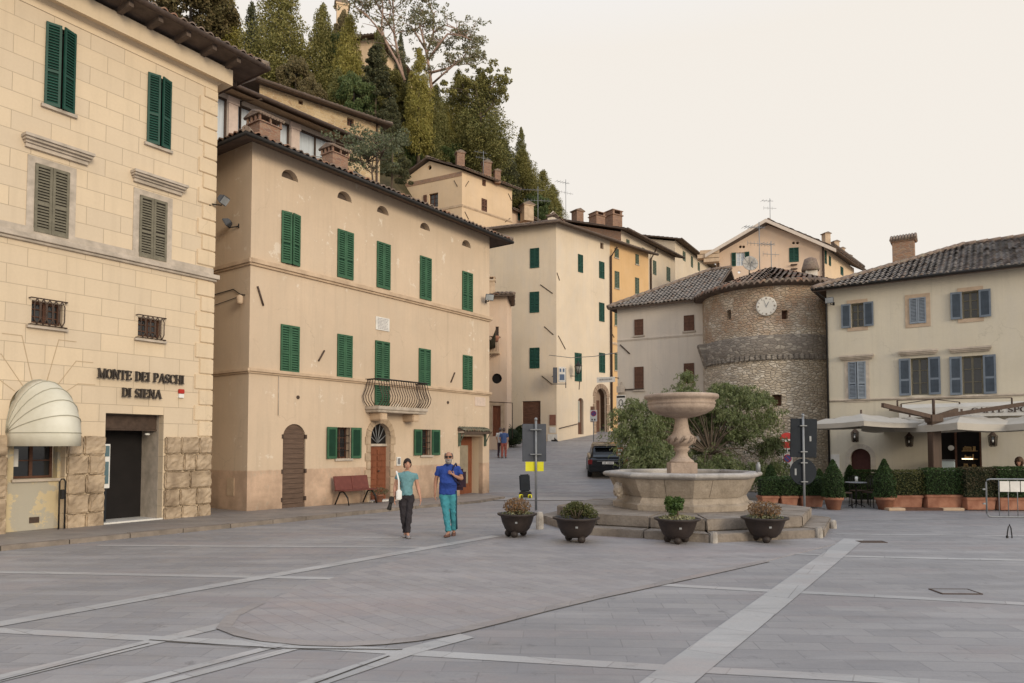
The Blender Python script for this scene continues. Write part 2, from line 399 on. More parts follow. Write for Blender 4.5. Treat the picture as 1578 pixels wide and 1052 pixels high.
def shade_of(m):                                      # added dark sheet behind the slats: gap shade put into its colour
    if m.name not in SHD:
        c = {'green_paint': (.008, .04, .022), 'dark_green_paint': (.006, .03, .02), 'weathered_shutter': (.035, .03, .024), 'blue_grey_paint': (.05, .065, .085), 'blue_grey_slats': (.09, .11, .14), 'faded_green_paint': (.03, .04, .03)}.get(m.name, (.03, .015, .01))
        SHD[m.name] = simple('slat_gap_shade', c, .85, .2, 5, 0)
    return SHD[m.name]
class Face:
    """one facade: frame, openings collected first, wall made by done()"""
    def __init__(s, B, p, u, mat, z0=0.0, name='wall'):
        s.B = B; s.M = frame(p, u, 0); s.u = Vector((u[0], u[1], 0)).normalized(); s.p = Vector((p[0], p[1], 0))
        s.n = Vector((s.u.y, -s.u.x, 0)); s.mat = mat; s.holes = []; s.name = name; s.out = None; s.dep = .22
    def uv(s, px, py, off=0):
        r = ray(px, py); pp = s.p + s.n * off; t = s.n.dot(pp - C0) / s.n.dot(r); q = C0 + r * t
        return (q - s.p).dot(s.u), q.z
    def u_(s, px): return s.uv(px, 600)[0]
    def pt(s, u, z, y=0): return s.M @ Vector((u, y, z))
    def hole(s, h, back=None, y=.2, name='recess'):
        s.holes.append(h)
        if back:
            bm = NBM(); bm.faces.new([bm.verts.new((p[0], y, p[1])) for p in h]); return obj(name, bm, back, s.B, s.M)
    def part(s, name, bm, mat, parent=None, smooth=False): return obj(name, bm, mat, parent or s.B, s.M, smooth)
    def done(s, outline, depth=None):
        return obj(s.name, facewall(outline, s.holes, depth or s.dep), s.mat, s.B, s.M)
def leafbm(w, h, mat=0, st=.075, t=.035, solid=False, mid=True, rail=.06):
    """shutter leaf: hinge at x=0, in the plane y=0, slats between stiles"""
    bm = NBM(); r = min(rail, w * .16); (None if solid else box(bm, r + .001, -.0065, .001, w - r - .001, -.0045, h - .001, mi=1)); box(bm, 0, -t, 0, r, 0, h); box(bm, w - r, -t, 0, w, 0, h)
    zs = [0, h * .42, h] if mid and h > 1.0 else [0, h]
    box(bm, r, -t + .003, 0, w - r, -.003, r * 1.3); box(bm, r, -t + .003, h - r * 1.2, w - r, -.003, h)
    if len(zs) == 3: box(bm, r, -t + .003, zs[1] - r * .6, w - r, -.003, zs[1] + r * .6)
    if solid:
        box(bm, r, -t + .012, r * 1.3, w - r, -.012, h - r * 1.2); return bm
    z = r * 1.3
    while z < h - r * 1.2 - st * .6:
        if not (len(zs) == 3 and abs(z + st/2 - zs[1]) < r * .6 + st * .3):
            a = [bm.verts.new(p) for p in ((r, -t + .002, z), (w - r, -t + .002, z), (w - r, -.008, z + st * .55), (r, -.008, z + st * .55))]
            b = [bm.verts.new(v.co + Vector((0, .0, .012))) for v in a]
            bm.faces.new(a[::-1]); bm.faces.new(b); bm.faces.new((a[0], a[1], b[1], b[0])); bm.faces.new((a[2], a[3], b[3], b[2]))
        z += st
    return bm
def hinge(F, u, z, ang, flip=False):
    """leaf frame at hinge (u,z); ang = how far it swings outward; flip for the right-hand leaf"""
    M = F.M @ Matrix.Translation((u, -.012 if ang < 1.6 else -.055, z))
    return M @ (Matrix.Rotation(-ang, 4, 'Z') if not flip else Matrix.Rotation(ang, 4, 'Z') @ Matrix.Scale(-1, 4, (1, 0, 0)))
def window(F, tl, br, mat, mode='closed', sill=None, surround=None, st=.075, pane=None, depth=.2, leafw=None, ang=(0, 0), grille=False, frame_mat=None, lab=None, solid=False, rawuv=None, nl=2):
    if rawuv: u0, z0, u1, z1 = rawuv
    else:
        u0, z1 = F.uv(*tl); u1, z0 = F.uv(*br)
        if u0 > u1: u0, u1 = u1, u0
    F.holes.append(rect(u0, z0, u1, z1))
    bm = NBM(); box(bm, u0 - .01, depth, z0 - .01, u1 + .01, depth + .02, z1 + .01)
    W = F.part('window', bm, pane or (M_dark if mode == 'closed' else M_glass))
    if lab: W['label'] = lab
    w = u1 - u0
    if mode in ('open', 'bare', 'half'):
        fb = NBM(); fm = frame_mat or M_white; t = .05; d0 = depth - .04
        for a in ((u0, z0, u0 + t, z1), (u1 - t, z0, u1, z1), (u0 + t, z0, u1 - t, z0 + t), (u0 + t, z1 - t, u1 - t, z1), (u0 + w/2 - .03, z0 + t, u0 + w/2 + .03, z1 - t)):
            box(fb, a[0], d0, a[1], a[2], depth - .001, a[3])
        for k in (1, 2):
            zz = z0 + (z1 - z0) * k / 3; box(fb, u0 + t, d0 + .01, zz - .012, u1 - t, depth - .002, zz + .012)
        F.part('frame', fb, fm, W)
    if mode in ('closed', 'open', 'half'):
        lw = leafw or (w / 2 if nl == 2 else w)
        for side in ((0, 1) if nl == 2 else (0,)):
            a = ang[side]
            if mode == 'open': a = R(176) if a == 0 else a
            if mode == 'half' and side == 1: a = R(176)
            h = z1 - z0
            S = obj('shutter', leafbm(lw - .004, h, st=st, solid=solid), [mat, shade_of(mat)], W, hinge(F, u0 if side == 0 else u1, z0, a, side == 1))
    if grille:
        gb = NBM(); n = max(3, int(w / .13))
        for k in range(n + 1): tube(gb, [(u0 + w*k/n, .06, z0), (u0 + w*k/n, .06, z1)], .011, 5)
        for k in range(1, 4): tube(gb, [(u0, .055, z0 + (z1-z0)*k/4), (u1, .055, z0 + (z1-z0)*k/4)], .011, 5)
        F.part('grille', gb, M_black, W)
    if sill:
        sb = NBM(); box(sb, u0 - .06, -.07, z0 - .07, u1 + .06, .06, z0 - .003); F.part('sill', sb, sill, W)
    if surround:
        sb = NBM(); t = surround[1]
        for a in ((u0 - t, z0 - t, u0 - .002, z1 + t), (u1 + .002, z0 - t, u1 + t, z1 + t), (u0 - .002, z1 + .002, u1 + .002, z1 + t), (u0 - .002, z0 - t, u1 + .002, z0 - .002)):
            box(sb, a[0], -.02, a[1], a[2], .03, a[3])
        F.part('surround', sb, surround[0], W)
    return W, (u0, z0, u1, z1)
def hood(F, a, b, h=.2, d=.22, mat=None):            # moulded cornice over a window, from pixel a to pixel b (its top edge)
    u0, z = F.uv(*a); u1, z2 = F.uv(*b); bm = NBM(); z = (z + z2) / 2
    for k, (dd, za, zb) in enumerate(((d, -.06, 0), (d * .8, -.11, -.062), (d * .5, -.16, -.112), (d*.3, -h, -.162))):
        e = (1 - dd / d) * .10; box(bm, u0 + e, -dd, z + za, u1 - e, .01, z + zb)
    return F.part('window_hood', bm, mat or M_stone)
def string(F, u0, u1, z0, z1, d, mat, name='string_course'):
    bm = NBM(); h = z1 - z0
    box(bm, u0, -d, z0 + h * .35, u1 + d, .01, z1); box(bm, u0, -d * .55, z0, u1 + d * .55, .01, z0 + h * .35 - .001)
    bmesh.ops.bevel(bm, geom=[e for e in bm.edges], offset=.008, segments=1, affect='EDGES')
    return F.part(name, bm, mat)
def gutter(B, pts, r=.07, mat=None):
    bm = NBM(); tube(bm, pts, r, 8); return obj('gutter', bm, mat or M_rust, B, Matrix.Identity(4))
def pipe(B, pts, r=.05, mat=None, name='drainpipe'):
    bm = NBM(); tube(bm, pts, r, 8); return obj(name, bm, mat or M_rust, B, Matrix.Identity(4))
M_brick = masonry('brickwork', ((.29, .165, .115), (.37, .235, .165), (.24, .15, .12)), .24, .07, (.33, .27, .21), .5, .01)
M_brick2 = masonry('pale_brickwork', ((.42, .27, .18), (.36, .20, .13), (.30, .2, .15)), .24, .07, (.38, .32, .26), .5, .01)
def chimney(B, p, w, h, kind='gable', rot=0., mat=None, d=None):
    M = Matrix.Translation(p) @ Matrix.Rotation(rot, 4, 'Z'); d = d or w; bm = NBM(); m = mat or M_brick
    if kind == 'gable':                               # box, open cap with little posts and tiled gable
        box(bm, -w/2, -d/2, -.9, w/2, d/2, h * .45); box(bm, -w*.56, -d*.56, h*.45, w*.56, d*.56, h*.52)
        for i in range(4):
            for j in range(3):
                if i in (0, 3) or j in (0, 2):
                    x = -w*.5 + w*i/3; y = -d*.5 + d*j/2; box(bm, x - w*.05, y - w*.05, h*.52, x + w*.05, y + w*.05, h*.8)
    else:
        box(bm, -w/2, -d/2, -.5, w/2, d/2, h * .7); box(bm, -w*.58, -d*.58, h*.7, w*.58, d*.58, h*.76)
        if kind == 'slot':
            box(bm, -w*.5, -d*.5, h*.76, -w*.3, d*.5, h); box(bm, w*.3, -d*.5, h*.76, w*.5, d*.5, h); box(bm, -w*.56, -d*.56, h, w*.56, d*.56, h*1.05)
    ch = obj('chimney', bm, m, B, M)
    if kind in ('gable', 'cap'):
        bm = NBM(); z0 = h * .8 if kind == 'gable' else h * .76; rr = h * .22
        for sx in (-1, 1):
            for k in range(9):
                a = Vector((0, 0, z0 + rr)); b = Vector((sx * w * .68, 0, z0)); y = -d*.62 + d*1.24 * (k + .5) / 9
                tube(bm, [a + Vector((0, y, 0)), b + Vector((0, y, 0))], d * .07, 6)
        prism(bm, [(-w*.6, z0), (w*.6, z0), (0, z0 + rr*.95)], -d*.6, d*.6)
        obj('chimney_cap', bm, M_tile, ch, M)
    return ch
def antenna(label, p, h, n=6, w=.9, rot=0., cat='antenna'):
    A = thing('television_antenna', label, cat, Matrix.Translation(p) @ Matrix.Rotation(rot, 4, 'Z'), 'aerials on the roofs')
    bm = NBM(); tube(bm, [(0, 0, -.5), (0, 0, h)], .025, 5); obj('mast', bm, M_grey, A)
    bm = NBM(); tube(bm, [(-w, 0, h * .9), (w * .4, 0, h * .9)], .018, 4)
    for k in range(n): x = -w + 1.4 * w * k / n; tube(bm, [(x, -.3, h*.9), (x, .3, h*.9)], .012, 4)
    tube(bm, [(-w*.8, 0, h*.62), (w*.8, 0, h*.62)], .015, 4)
    for k in range(n): x = -w*.8 + 1.6 * w * k / n; tube(bm, [(x, 0, h*.62 - .14), (x, 0, h*.62 + .14)], .01, 4)
    obj('aerial', bm, M_grey, A); return A
def anchor_bar(F, a, b, name='tie_bar'):
    (u0, z0), (u1, z1) = F.uv(*a), F.uv(*b); bm = NBM(); tube(bm, [(u0, -.03, z0), (u1, -.03, z1)], .028, 5); return F.part(name, bm, M_rust)
def sidewall(B, p, q, z0, z1, mat, gable=None, name='wall', holes=()):
    """plain wall from p to q (left to right as seen); gable = (t, extra height)"""
    p, q = Vector((p[0], p[1], 0)), Vector((q[0], q[1], 0)); F = Face(B, p, q - p, mat, name=name); L = (q - p).length
    o = [(0, z0), (L, z0), (L, z1)] + ([(L * gable[0], z1 + gable[1])] if gable else []) + [(0, z1)]
    F.holes = list(holes); F.L = L; F.outline = o; return F
# ================================================================== ground
M_ground = None
def paving(name, a, b, w=.62, h=.26, rot=0., stain=.5, mort=None, warm=0, rough=.55):
    s = MT(name, rough, .35); v = s.map((1, 1, 1), (0, 0, rot))
    br = s.n('ShaderNodeTexBrick'); s.put(br.inputs['Vector'], v); br.inputs['Scale'].default_value = 1
    br.inputs['Brick Width'].default_value = w; br.inputs['Row Height'].default_value = h; br.inputs['Mortar Size'].default_value = .006
    br.offset_frequency = 2; br.inputs['Bias'].default_value = 0
    s.put(br.inputs['Color1'], a); s.put(br.inputs['Color2'], b); s.put(br.inputs['Mortar'], mort or sc3(a, .80))
    c = br.outputs[0]
    c = s.mix(s.ramp(s.noise(.22, 5), .35, .65, 0, stain), c, sc3(a, .68))
    c = s.mix(s.ramp(s.noise(.8, 6, s.map((.35, 2.2, 1), (0, 0, rot))), .48, .72, 0, .55), c, sc3(b, 1.25))
    c = s.mix(s.ramp(s.noise(1.1, 6, s.map((.4, 2.6, 1), (0, 0, rot)), rough=.7), .55, .7, 0, .5), c, sc3(a, .58))
    c = s.mix(s.ramp(s.noise(2.4, 6, rough=.75), .60, .70, 0, .75), c, sc3(a, .45))
    c = s.mix(s.ramp(s.noise(.45, 7, s.map((.6, 1.5, 1), (0, 0, rot)), rough=.75), .5, .66, 0, .5), c, (a[0]*1.18, a[1]*.98, a[2]*.92))
    c = s.mix(s.ramp(s.noise(.13, 4), .4, .62, .0, .35), c, sc3(a, .62))
    c = s.mix(s.ramp(s.noise(45, 3), .3, .7, 0, .18), c, sc3(a, .55))
    s.colr(c); s.put(s.b.inputs['Roughness'], s.ramp(s.noise(3, 5), .3, .7, rough - .12, rough + .2))
    s.bump(s.math('SUBTRACT', s.math('MULTIPLY', s.noise(12, 6), .5), s.math('MULTIPLY', br.outputs[1], .6)), .35, .012); return s.m
HR = R(3.5)
M_pave = paving('piazza_slabs', (.268, .258, .262), (.352, .336, .330), rot=HR)
M_isle = paving('worn_brick_paving', (.298, .278, .278), (.37, .345, .336), .44, .2, R(48), .4)
M_strip = paving('pale_travertine_band', (.37, .365, .36), (.48, .465, .45), .9, .9, R(30), .3, mort=(.23, .215, .21))
M_road = paving('sloping_road', (.32, .31, .312), (.38, .366, .36), 2.4, 1.3, R(8), .35)
M_walk = paving('sidewalk_slabs', (.27, .242, .222), (.34, .305, .275), .8, .5, R(-50), .55)
M_kerb = simple('kerb_stone', (.22, .185, .155), .9, .3, 3, .5)
bm = NBM(); xs = [-160, -60] + list(range(-30, 31, 3)) + [60, 160]; ys = [-60, -20] + list(range(0, 60, 2)) + [70, 90, 120, 200]
g = [[bm.verts.new((x, y, gz(x, y))) for x in xs] for y in ys]
for j in range(len(ys) - 1):
    for i in range(len(xs) - 1):
        bm.faces.new((g[j][i], g[j][i+1], g[j+1][i+1], g[j+1][i]))
struct('piazza_pavement', bm, M_pave)
def gpoly(name, pts, mat, dz, kind='structure', th=0):
    bm = NBM(); P = [Vector((p[0], p[1], gz(p[0], p[1]) + dz)) for p in pts]
    f = bm.faces.new([bm.verts.new(p) for p in P]); 
    if f.normal.z < 0: f.normal_flip()
    bmesh.ops.recalc_face_normals(bm, faces=bm.faces[:])
    if bm.faces[:][0].normal.z < 0: bmesh.ops.reverse_faces(bm, faces=bm.faces[:])
    if th:
        r = bmesh.ops.extrude_face_region(bm, geom=bm.faces[:]); 
        for v in [v for v in r['geom'] if isinstance(v, bmesh.types.BMVert)]: v.co.z -= th
        bmesh.ops.recalc_face_normals(bm, faces=bm.faces[:])
    bmesh.ops.triangulate(bm, faces=bm.faces[:])
    return struct(name, bm, mat)
def band(pxs, w, dz, mat=None, name='pavement_band'):
    P = [atz(x, y, 0) for x, y in pxs]; L = []; Rr = []
    for i, p in enumerate(P):
        t = (P[min(i+1, len(P)-1)] - P[max(i-1, 0)]); t.z = 0; t.normalize(); n = Vector((-t.y, t.x, 0)) * w / 2
        L.append(p + n); Rr.append(p - n)
    bm = NBM(); a = [bm.verts.new((p.x, p.y, dz)) for p in L]; b = [bm.verts.new((p.x, p.y, dz)) for p in Rr]
    for i in range(len(P) - 1): 
        f = bm.faces.new((b[i], b[i+1], a[i+1], a[i]))
    bmesh.ops.recalc_face_normals(bm, faces=bm.faces[:])
    for f in bm.faces:
        if f.normal.z < 0: f.normal_flip()
    return struct(name, bm, mat or M_strip)
band([(-90, 978), (664, 843.5), (765, 826)], .24, .0065)
band([(-60, 1061), (0, 1046), (355, 961)], .20, .0065)
band([(150, 1066), (223, 1049), (416, 998), (450, 990)], .11, .0065); band([(200, 1066), (264, 1049), (456, 999)], .11, .0065)
band([(430, 1070), (487, 1052), (634, 1003), (720, 980)], .20, .0065)
band([(1000, 1075), (1053, 1033), (1316, 830.6)], .36, .0065)
band([(-80, 968), (0, 971.6), (253, 985), (461, 995), (800, 1016), (1038, 1030), (1387, 1049), (1560, 1060)], .17, .004)
band([(1000, 900), (1178, 910), (1350, 918.5), (1578, 930.5), (1720, 938)], .17, .004)
band([(-60, 880), (0, 881.4), (395, 889), (560, 892)], .17, .004)
band([(1220, 853), (1301, 857), (1578, 863.5), (1720, 867)], .16, .004)
band([(150, 840.5), (660, 843.5)], .13, .004); band([(1290, 823), (1600, 826)], .13, .004)
band([(560, 829), (640, 829)], .1, .004)
band([(1290, 802), (1430, 800)], .1, .004)
for a in ([(1180, 1040), (1420, 1052)],): pass
# narrow dark drain slots and joints
M_slot = simple('dark_joint', (.05, .045, .04), .8, .2, 5, 0)
band([(230, 987), (420, 1000), (620, 1002)], .018, .010, M_slot, 'pavement_joint'); band([(0, 1050), (230, 992)], .018, .010, M_slot, 'pavement_joint')
band([(470, 1060), (600, 1012)], .02, .010, M_slot, 'pavement_joint')
isl = [(345, 968), (372, 978), (410, 986), (470, 992), (530, 994), (590, 991), (640, 986), (700, 975), (770, 958), (840, 940), (920, 921), (1000, 904), (1080, 887), (1180, 865), (1290, 838), (1250, 806), (900, 812), (760, 832), (700, 846), (620, 862), (540, 882), (470, 905), (400, 930), (358, 950)]
ip = [atz(x, y, 0) for x, y in isl]
gpoly('round_paved_island', ip, M_isle, .008, th=.02)
rim = [(400, 930), (358, 950)] + isl[:14]
band(rim, .15, .0118, paving('island_edging', (.28, .255, .245), (.35, .315, .295), .5, .5, R(10), .3), 'island_edging')
band([(x, y + 3.5 - i * .12) for i, (x, y) in enumerate(isl[:10])], .009, .0095, M_slot, 'pavement_joint')
band([(560, 884), (700, 952)], .0, .0) if False else None
# sloping road between the houses
rd = [gat(762, 769), gat(880, 771), gat(1010, 772)]
bm = NBM(); rows = []
for y in [24.3, 25.5, 27, 30, 34, 38, 42, 46, 50.0]:
    rows.append([bm.verts.new((x, y, gz(x, y) + .006)) for x in (-14, -6, 0, 6, 9.5)])
for a, b in zip(rows, rows[1:]):
    for i in range(4): bm.faces.new((a[i], a[i+1], b[i+1], b[i]))
struct('sloping_road', bm, M_road)
bm = NBM(); box(bm, -1.2, 24.18, gz(0, 24.2) - .02, 5.5, 24.30, gz(0, 24.2) + .012); struct('road_drain', bm, M_slot)
# lane climbing on between the tall house and the stone house
bm = NBM(); rows = []
for y, x0, x1, z in ((50.01, 3.3, 7.5, 2.15), (54, 6, 11, 2.9), (60, 11, 17, 4.2), (70, 19, 26, 6.5), (80, 27, 36, 8.5)):
    rows.append([bm.verts.new((x0 - .4, y, z)), bm.verts.new((x1, y, z))])
for a, b in zip(rows, rows[1:]): bm.faces.new((a[0], a[1], b[1], b[0]))
struct('climbing_lane', bm, M_pave)
# sidewalk before the bank and the palazzo
bankP = atz(321.7, 793.6, .08); palP = atz(380, 786.7, .08)
bankU = Vector(((1500 - CX) / FPX, 1, 0)).normalized(); palU = Vector(((1550 - CX) / FPX, 1, 0)).normalized()
def swz(y): return .085 if y < 19 else .085 - .16 * (y - 19) / 9
kerb = [(-120, 861), (0, 849), (200, 829), (420, 807), (600, 788), (740, 772), (778, 764)]
kp = [atz(x, y, 0) for x, y in kerb]
inn = [bankP - bankU * 9, bankP - bankU * 4.5, bankP + Vector((.0, .5, 0)), palP + Vector((-1.5, 1.2, 0)), palP + palU * 3.3, palP + palU * 8.4, palP + palU * 10.3]
inn[2] = bankP + Vector((-.3, .8, 0))
bm = NBM(); a = [bm.verts.new((p.x, p.y, swz(p.y))) for p in kp]; b = [bm.verts.new((p.x - .25, p.y + .35, swz(p.y + .35))) for p in inn]
c = [bm.verts.new((p.x, p.y, gz(p.x, p.y) - .05)) for p in kp]
for i in range(len(kp) - 1):
    bm.faces.new((a[i], a[i+1], b[i+1], b[i]))
bmesh.ops.recalc_face_normals(bm, faces=bm.faces[:])
for f in bm.faces:
    if f.normal.z < 0: f.normal_flip()
e = [bm.verts.new((p.x - 3, p.y + 5, swz(p.y))) for p in inn[2:4]]
struct('sidewalk', bm, M_walk)
bm = NBM()
for i in range(len(kp) - 1):
    p, q = kp[i], kp[i+1]; n = max(1, int((q - p).length / .9)); t = (q - p).normalized(); s_ = Vector((-t.y, t.x, 0)) * .16
    for k in range(n):
        A = lerp(p, q, (k + .008) / n); Bp = lerp(p, q, (k + .992) / n); h = random.Random(i * 31 + k).uniform(-.004, .008)
        v = [A - s_ * .1, Bp - s_ * .1, Bp + s_, A + s_]
        lo = [bm.verts.new((w.x, w.y, -.3)) for w in v]; hi = [bm.verts.new((w.x, w.y, swz(w.y) + .006 + h)) for w in v]
        bm.faces.new(hi)
        for m in range(4): bm.faces.new((lo[m], lo[(m+1) % 4], hi[(m+1) % 4], hi[m]))
bmesh.ops.recalc_face_normals(bm, faces=bm.faces[:])
struct('kerb', bm, M_kerb)
# iron covers
for lab, c, w, d in (('dark rectangular iron grating set in the paving beyond the wide pale band', (1343, 835), .5, .22), ('flat stone access cover with thin iron frame near the right edge of the paving', (1472, 912), .5, .3)):
    p = atz(*c, 0); T = thing('access_cover', lab, 'cover', Matrix.Translation((p.x, p.y, 0)) @ Matrix.Rotation(-.03, 4, 'Z'))
    bm = NBM(); fr = .03
    for a in ((-w/2, -d/2, w/2, -d/2 + fr*.5), (-w/2, d/2 - fr*.5, w/2, d/2), (-w/2, -d/2 + fr*.5, -w/2 + fr*.5, d/2 - fr*.5), (w/2 - fr*.5, -d/2 + fr*.5, w/2, d/2 - fr*.5)): box(bm, a[0], a[1], -.02, a[2], a[3], .012)
    obj('frame', bm, M_rust, T); bm = NBM(); box(bm, -w/2 + fr, -d/2 + fr, -.02, w/2 - fr, d/2 - fr, .010)
    obj('plate', bm, M_rust if w * d < .12 else M_pave, T)
# hill behind
M_hill = simple('hillside_scrub', (.045, .05, .02), .95, .5, .6, .8, c2=(.11, .085, .045))
hx = [-500, 100, 250, 400, 500, 600, 700, 785]
rowsd = {40: [520]*8, 46: [400, 330, 330, 330, 340, 430, 520, 560], 56: [260, 140, 145, 190, 215, 275, 400, 470], 66: [160, 80, 95, 150, 160, 205, 240, 290], 80: [110, 35, 45, 125, 122, 135, 190, 262], 120: [120, 60, 70, 140, 140, 160, 215, 290]}
bm = NBM(); gr = []; rnd = random.Random(5)
for d, ys_ in rowsd.items():
    row = []
    for i in range(len(hx) - 1):
        for t in range(4):
            px = lerp(hx[i], hx[i+1], t/4); py = lerp(ys_[i], ys_[i+1], t/4); p = at(px, py, d); row.append(bm.verts.new(p + Vector((0, 0, rnd.uniform(-.5, .5)))))
    gr.append(row)
for a, b in zip(gr, gr[1:]):
    for i in range(len(a) - 1): bm.faces.new((a[i], a[i+1], b[i+1], b[i]))
bmesh.ops.subdivide_edges(bm, edges=bm.edges[:], cuts=2, use_grid_fill=True)
for v in bm.verts: v.co.z += rnd.uniform(-.25, .25)
struct('hillside', bm, M_hill, smooth=True)
bm = NBM(); gr = []
for d, ys_ in {62: [430, 450, 520, 560], 70: [310, 345, 480, 520], 84: [300, 335, 470, 500], 130: [330, 350, 470, 500]}.items():
    gr.append([bm.verts.new(at(px, py, d)) for px, py in zip((770, 868, 960, 1500), ys_)])
for a, b in zip(gr, gr[1:]):
    for i in range(3): bm.faces.new((a[i], a[i+1], b[i+1], b[i]))
struct('hillside', bm, M_hill, smooth=True)
# ================================================================== lettering (serif strokes)
def A_(cx, cy, rx, ry, a0, a1, n=10): return [(cx + rx * math.cos(R(a0 + (a1 - a0) * k / n)), cy + ry * math.sin(R(a0 + (a1 - a0) * k / n))) for k in range(n + 1)]
TH, TN = .2, .085
def serif(x, y, w=.2): return ([(x - w, y), (x + w, y)], .07)
GL = {
 'M': (1.0, [([(.14, 0), (.14, 1)], .1), ([(.14, 1), (.5, .08)], TH), ([(.5, .08), (.84, 1)], TN), ([(.84, 0), (.84, 1)], TH), serif(.14, .035), serif(.84, .035, .17), serif(.1, .965, .12), serif(.88, .965, .12)]),
 'O': (.85, [(A_(.43, .5, .33, .46, 50, 130), TN), (A_(.43, .5, .33, .46, 130, 230), TH), (A_(.43, .5, .33, .46, 230, 310), TN), (A_(.43, .5, .33, .46, -50, 50), TH)]),
 'N': (.9, [([(.16, 0), (.16, 1)], .1), ([(.16, 1), (.74, 0)], TH), ([(.74, 0), (.74, 1)], .1), serif(.16, .035, .15), serif(.12, .965, .12), serif(.74, .965, .15)]),
 'T': (.8, [([(.4, 0), (.4, 1)], TH), ([(.04, .95), (.76, .95)], TN), serif(.4, .035), ([(.06, .95), (.06, .74)], .07), ([(.74, .95), (.74, .74)], .07)]),
 'E': (.75, [([(.2, 0), (.2, 1)], TH), ([(.05, .955), (.66, .955)], TN), ([(.05, .045), (.68, .045)], TN), ([(.2, .52), (.52, .52)], TN), ([(.66, .955), (.66, .76)], .07), ([(.68, .045), (.68, .26)], .07), ([(.52, .42), (.52, .62)], .06)]),
 'F': (.72, [([(.2, 0), (.2, 1)], TH), ([(.05, .955), (.66, .955)], TN), ([(.2, .52), (.52, .52)], TN), ([(.66, .955), (.66, .76)], .07), ([(.52, .42), (.52, .62)], .06), serif(.2, .035)]),
 'D': (.85, [([(.2, 0), (.2, 1)], TH), ([(.05, .955), (.4, .955)], TN), ([(.05, .045), (.4, .045)], TN), (A_(.38, .5, .36, .455, -90, -45), TN), (A_(.38, .5, .36, .455, -45, 45), TH), (A_(.38, .5, .36, .455, 45, 90), TN)]),
 'I': (.42, [([(.2, 0), (.2, 1)], TH), serif(.2, .035), serif(.2, .965)]),
 'P': (.76, [([(.2, 0), (.2, 1)], TH), ([(.05, .955), (.42, .955)], TN), ([(.2, .48), (.42, .48)], TN), (A_(.42, .718, .24, .238, -90, 90), .13), serif(.2, .035)]),
 'A': (.9, [([(.1, 0), (.45, 1)], TN), ([(.45, 1), (.8, 0)], TH), ([(.22, .32), (.66, .32)], TN), serif(.1, .035, .12), serif(.8, .035, .14)]),
 'S': (.68, [(A_(.34, .73, .24, .23, 20, 180, 8), .1), ([(.10, .72), (.2, .56), (.46, .44), (.57, .28)], TH), (A_(.34, .27, .24, .23, 0, -160, 8), .1), ([(.58, .98), (.58, .76)], .06), ([(.08, .24), (.08, .02)], .06)]),
 'C': (.8, [(A_(.44, .5, .35, .46, 40, 130), TN), (A_(.44, .5, .35, .46, 130, 230), TH), (A_(.44, .5, .35, .46, 230, 320), TN), ([(.72, .96), (.72, .7)], .07)]),
 'H': (.9, [([(.18, 0), (.18, 1)], TH), ([(.74, 0), (.74, 1)], TH), ([(.18, .5), (.74, .5)], TN), serif(.18, .035, .15), serif(.18, .965, .15), serif(.74, .035, .15), serif(.74, .965, .15)]),
 ' ': (.45, [])}
def stroke(bm, pts, w, M, y0, y1):
    for (x0, z0), (x1, z1) in zip(pts, pts[1:]):
        d = Vector((x1 - x0, z1 - z0)); L = d.length
        if L < 1e-6: continue
        d /= L; n = Vector((-d.y, d.x)) * w / 2; e = d * w * .12
        q = [(x0 - e.x - n.x, z0 - e.y - n.y), (x1 + e.x - n.x, z1 + e.y - n.y), (x1 + e.x + n.x, z1 + e.y + n.y), (x0 - e.x + n.x, z0 - e.y + n.y)]
        a = [bm.verts.new(M @ Vector((p[0], y0, p[1]))) for p in q]; b = [bm.verts.new(M @ Vector((p[0], y1, p[1]))) for p in q]
        bm.faces.new(a); bm.faces.new(b[::-1])
        for i in range(4): bm.faces.new((a[i], b[i], b[(i+1) % 4], a[(i+1) % 4]))
def letters(F, txt, a, b, h, mat, y=-.05, th=.05, parent=None, name='letter'):
    """one mesh per letter between pixels a and b on the base line"""
    (u0, z0), (u1, z1) = F.uv(*a), F.uv(*b); W = sum(GL[c][0] for c in txt); k = (u1 - u0) / W; x = u0
    for c in txt:
        w, st = GL[c]
        if st:
            bm = NBM(); M = Matrix.Translation((x, 0, z0)) @ Matrix.Diagonal((k, 1, h, 1))
            for i, (p, t) in enumerate(st): stroke(bm, p, t, M, y - th - i * .0012, y + i * .0008)
            bmesh.ops.recalc_face_normals(bm, faces=bm.faces[:]); F.part(name, bm, mat, parent)
        x += w * k
# ================================================================== A the bank
B = thing('bank_building', 'tall cream bank building of scored ashlar with a rusticated base and white domed awning', 'building', Matrix.Translation((bankP.x, bankP.y, 0)))
F = Face(B, bankP - bankU * 9, bankU, M_bank); L = 9.0; UB = F.u_; F.dep = .2
zb = .0; zc = F.uv(337, 143)[1]; zrock = F.uv(200, 672)[1]
for i, (tl, br, lab) in enumerate((((71, 33), (113, 177), None), ((228, 111), (261, 232), None))):
    window(F, tl, br, M_dgreen, 'closed', sill=M_stone, st=.062, ang=(R(16), R(20)), lab='dark green louvred shutters standing ajar in a V')
for tl, br in (((54, 251), (104, 368)), ((215, 300), (255, 404))):
    window(F, tl, br, M_ggrey, 'closed', surround=(M_stone, .14), st=.062, lab='weathered grey green shutters closed in a grey stone surround')
hood(F, (32.4, 207), (139, 240), .24, .24); hood(F, (200.6, 261), (282.8, 290), .24, .24)
zs = F.uv(328, 424)[1]; zs0 = F.uv(328, 434)[1]
string(F, 0, L, zs0, zs, .12, M_stone)
bm = NBM(); box(bm, 0, -.03, zs + .001, L - .01, .01, zs + .16); F.part('string_course', bm, M_stone)
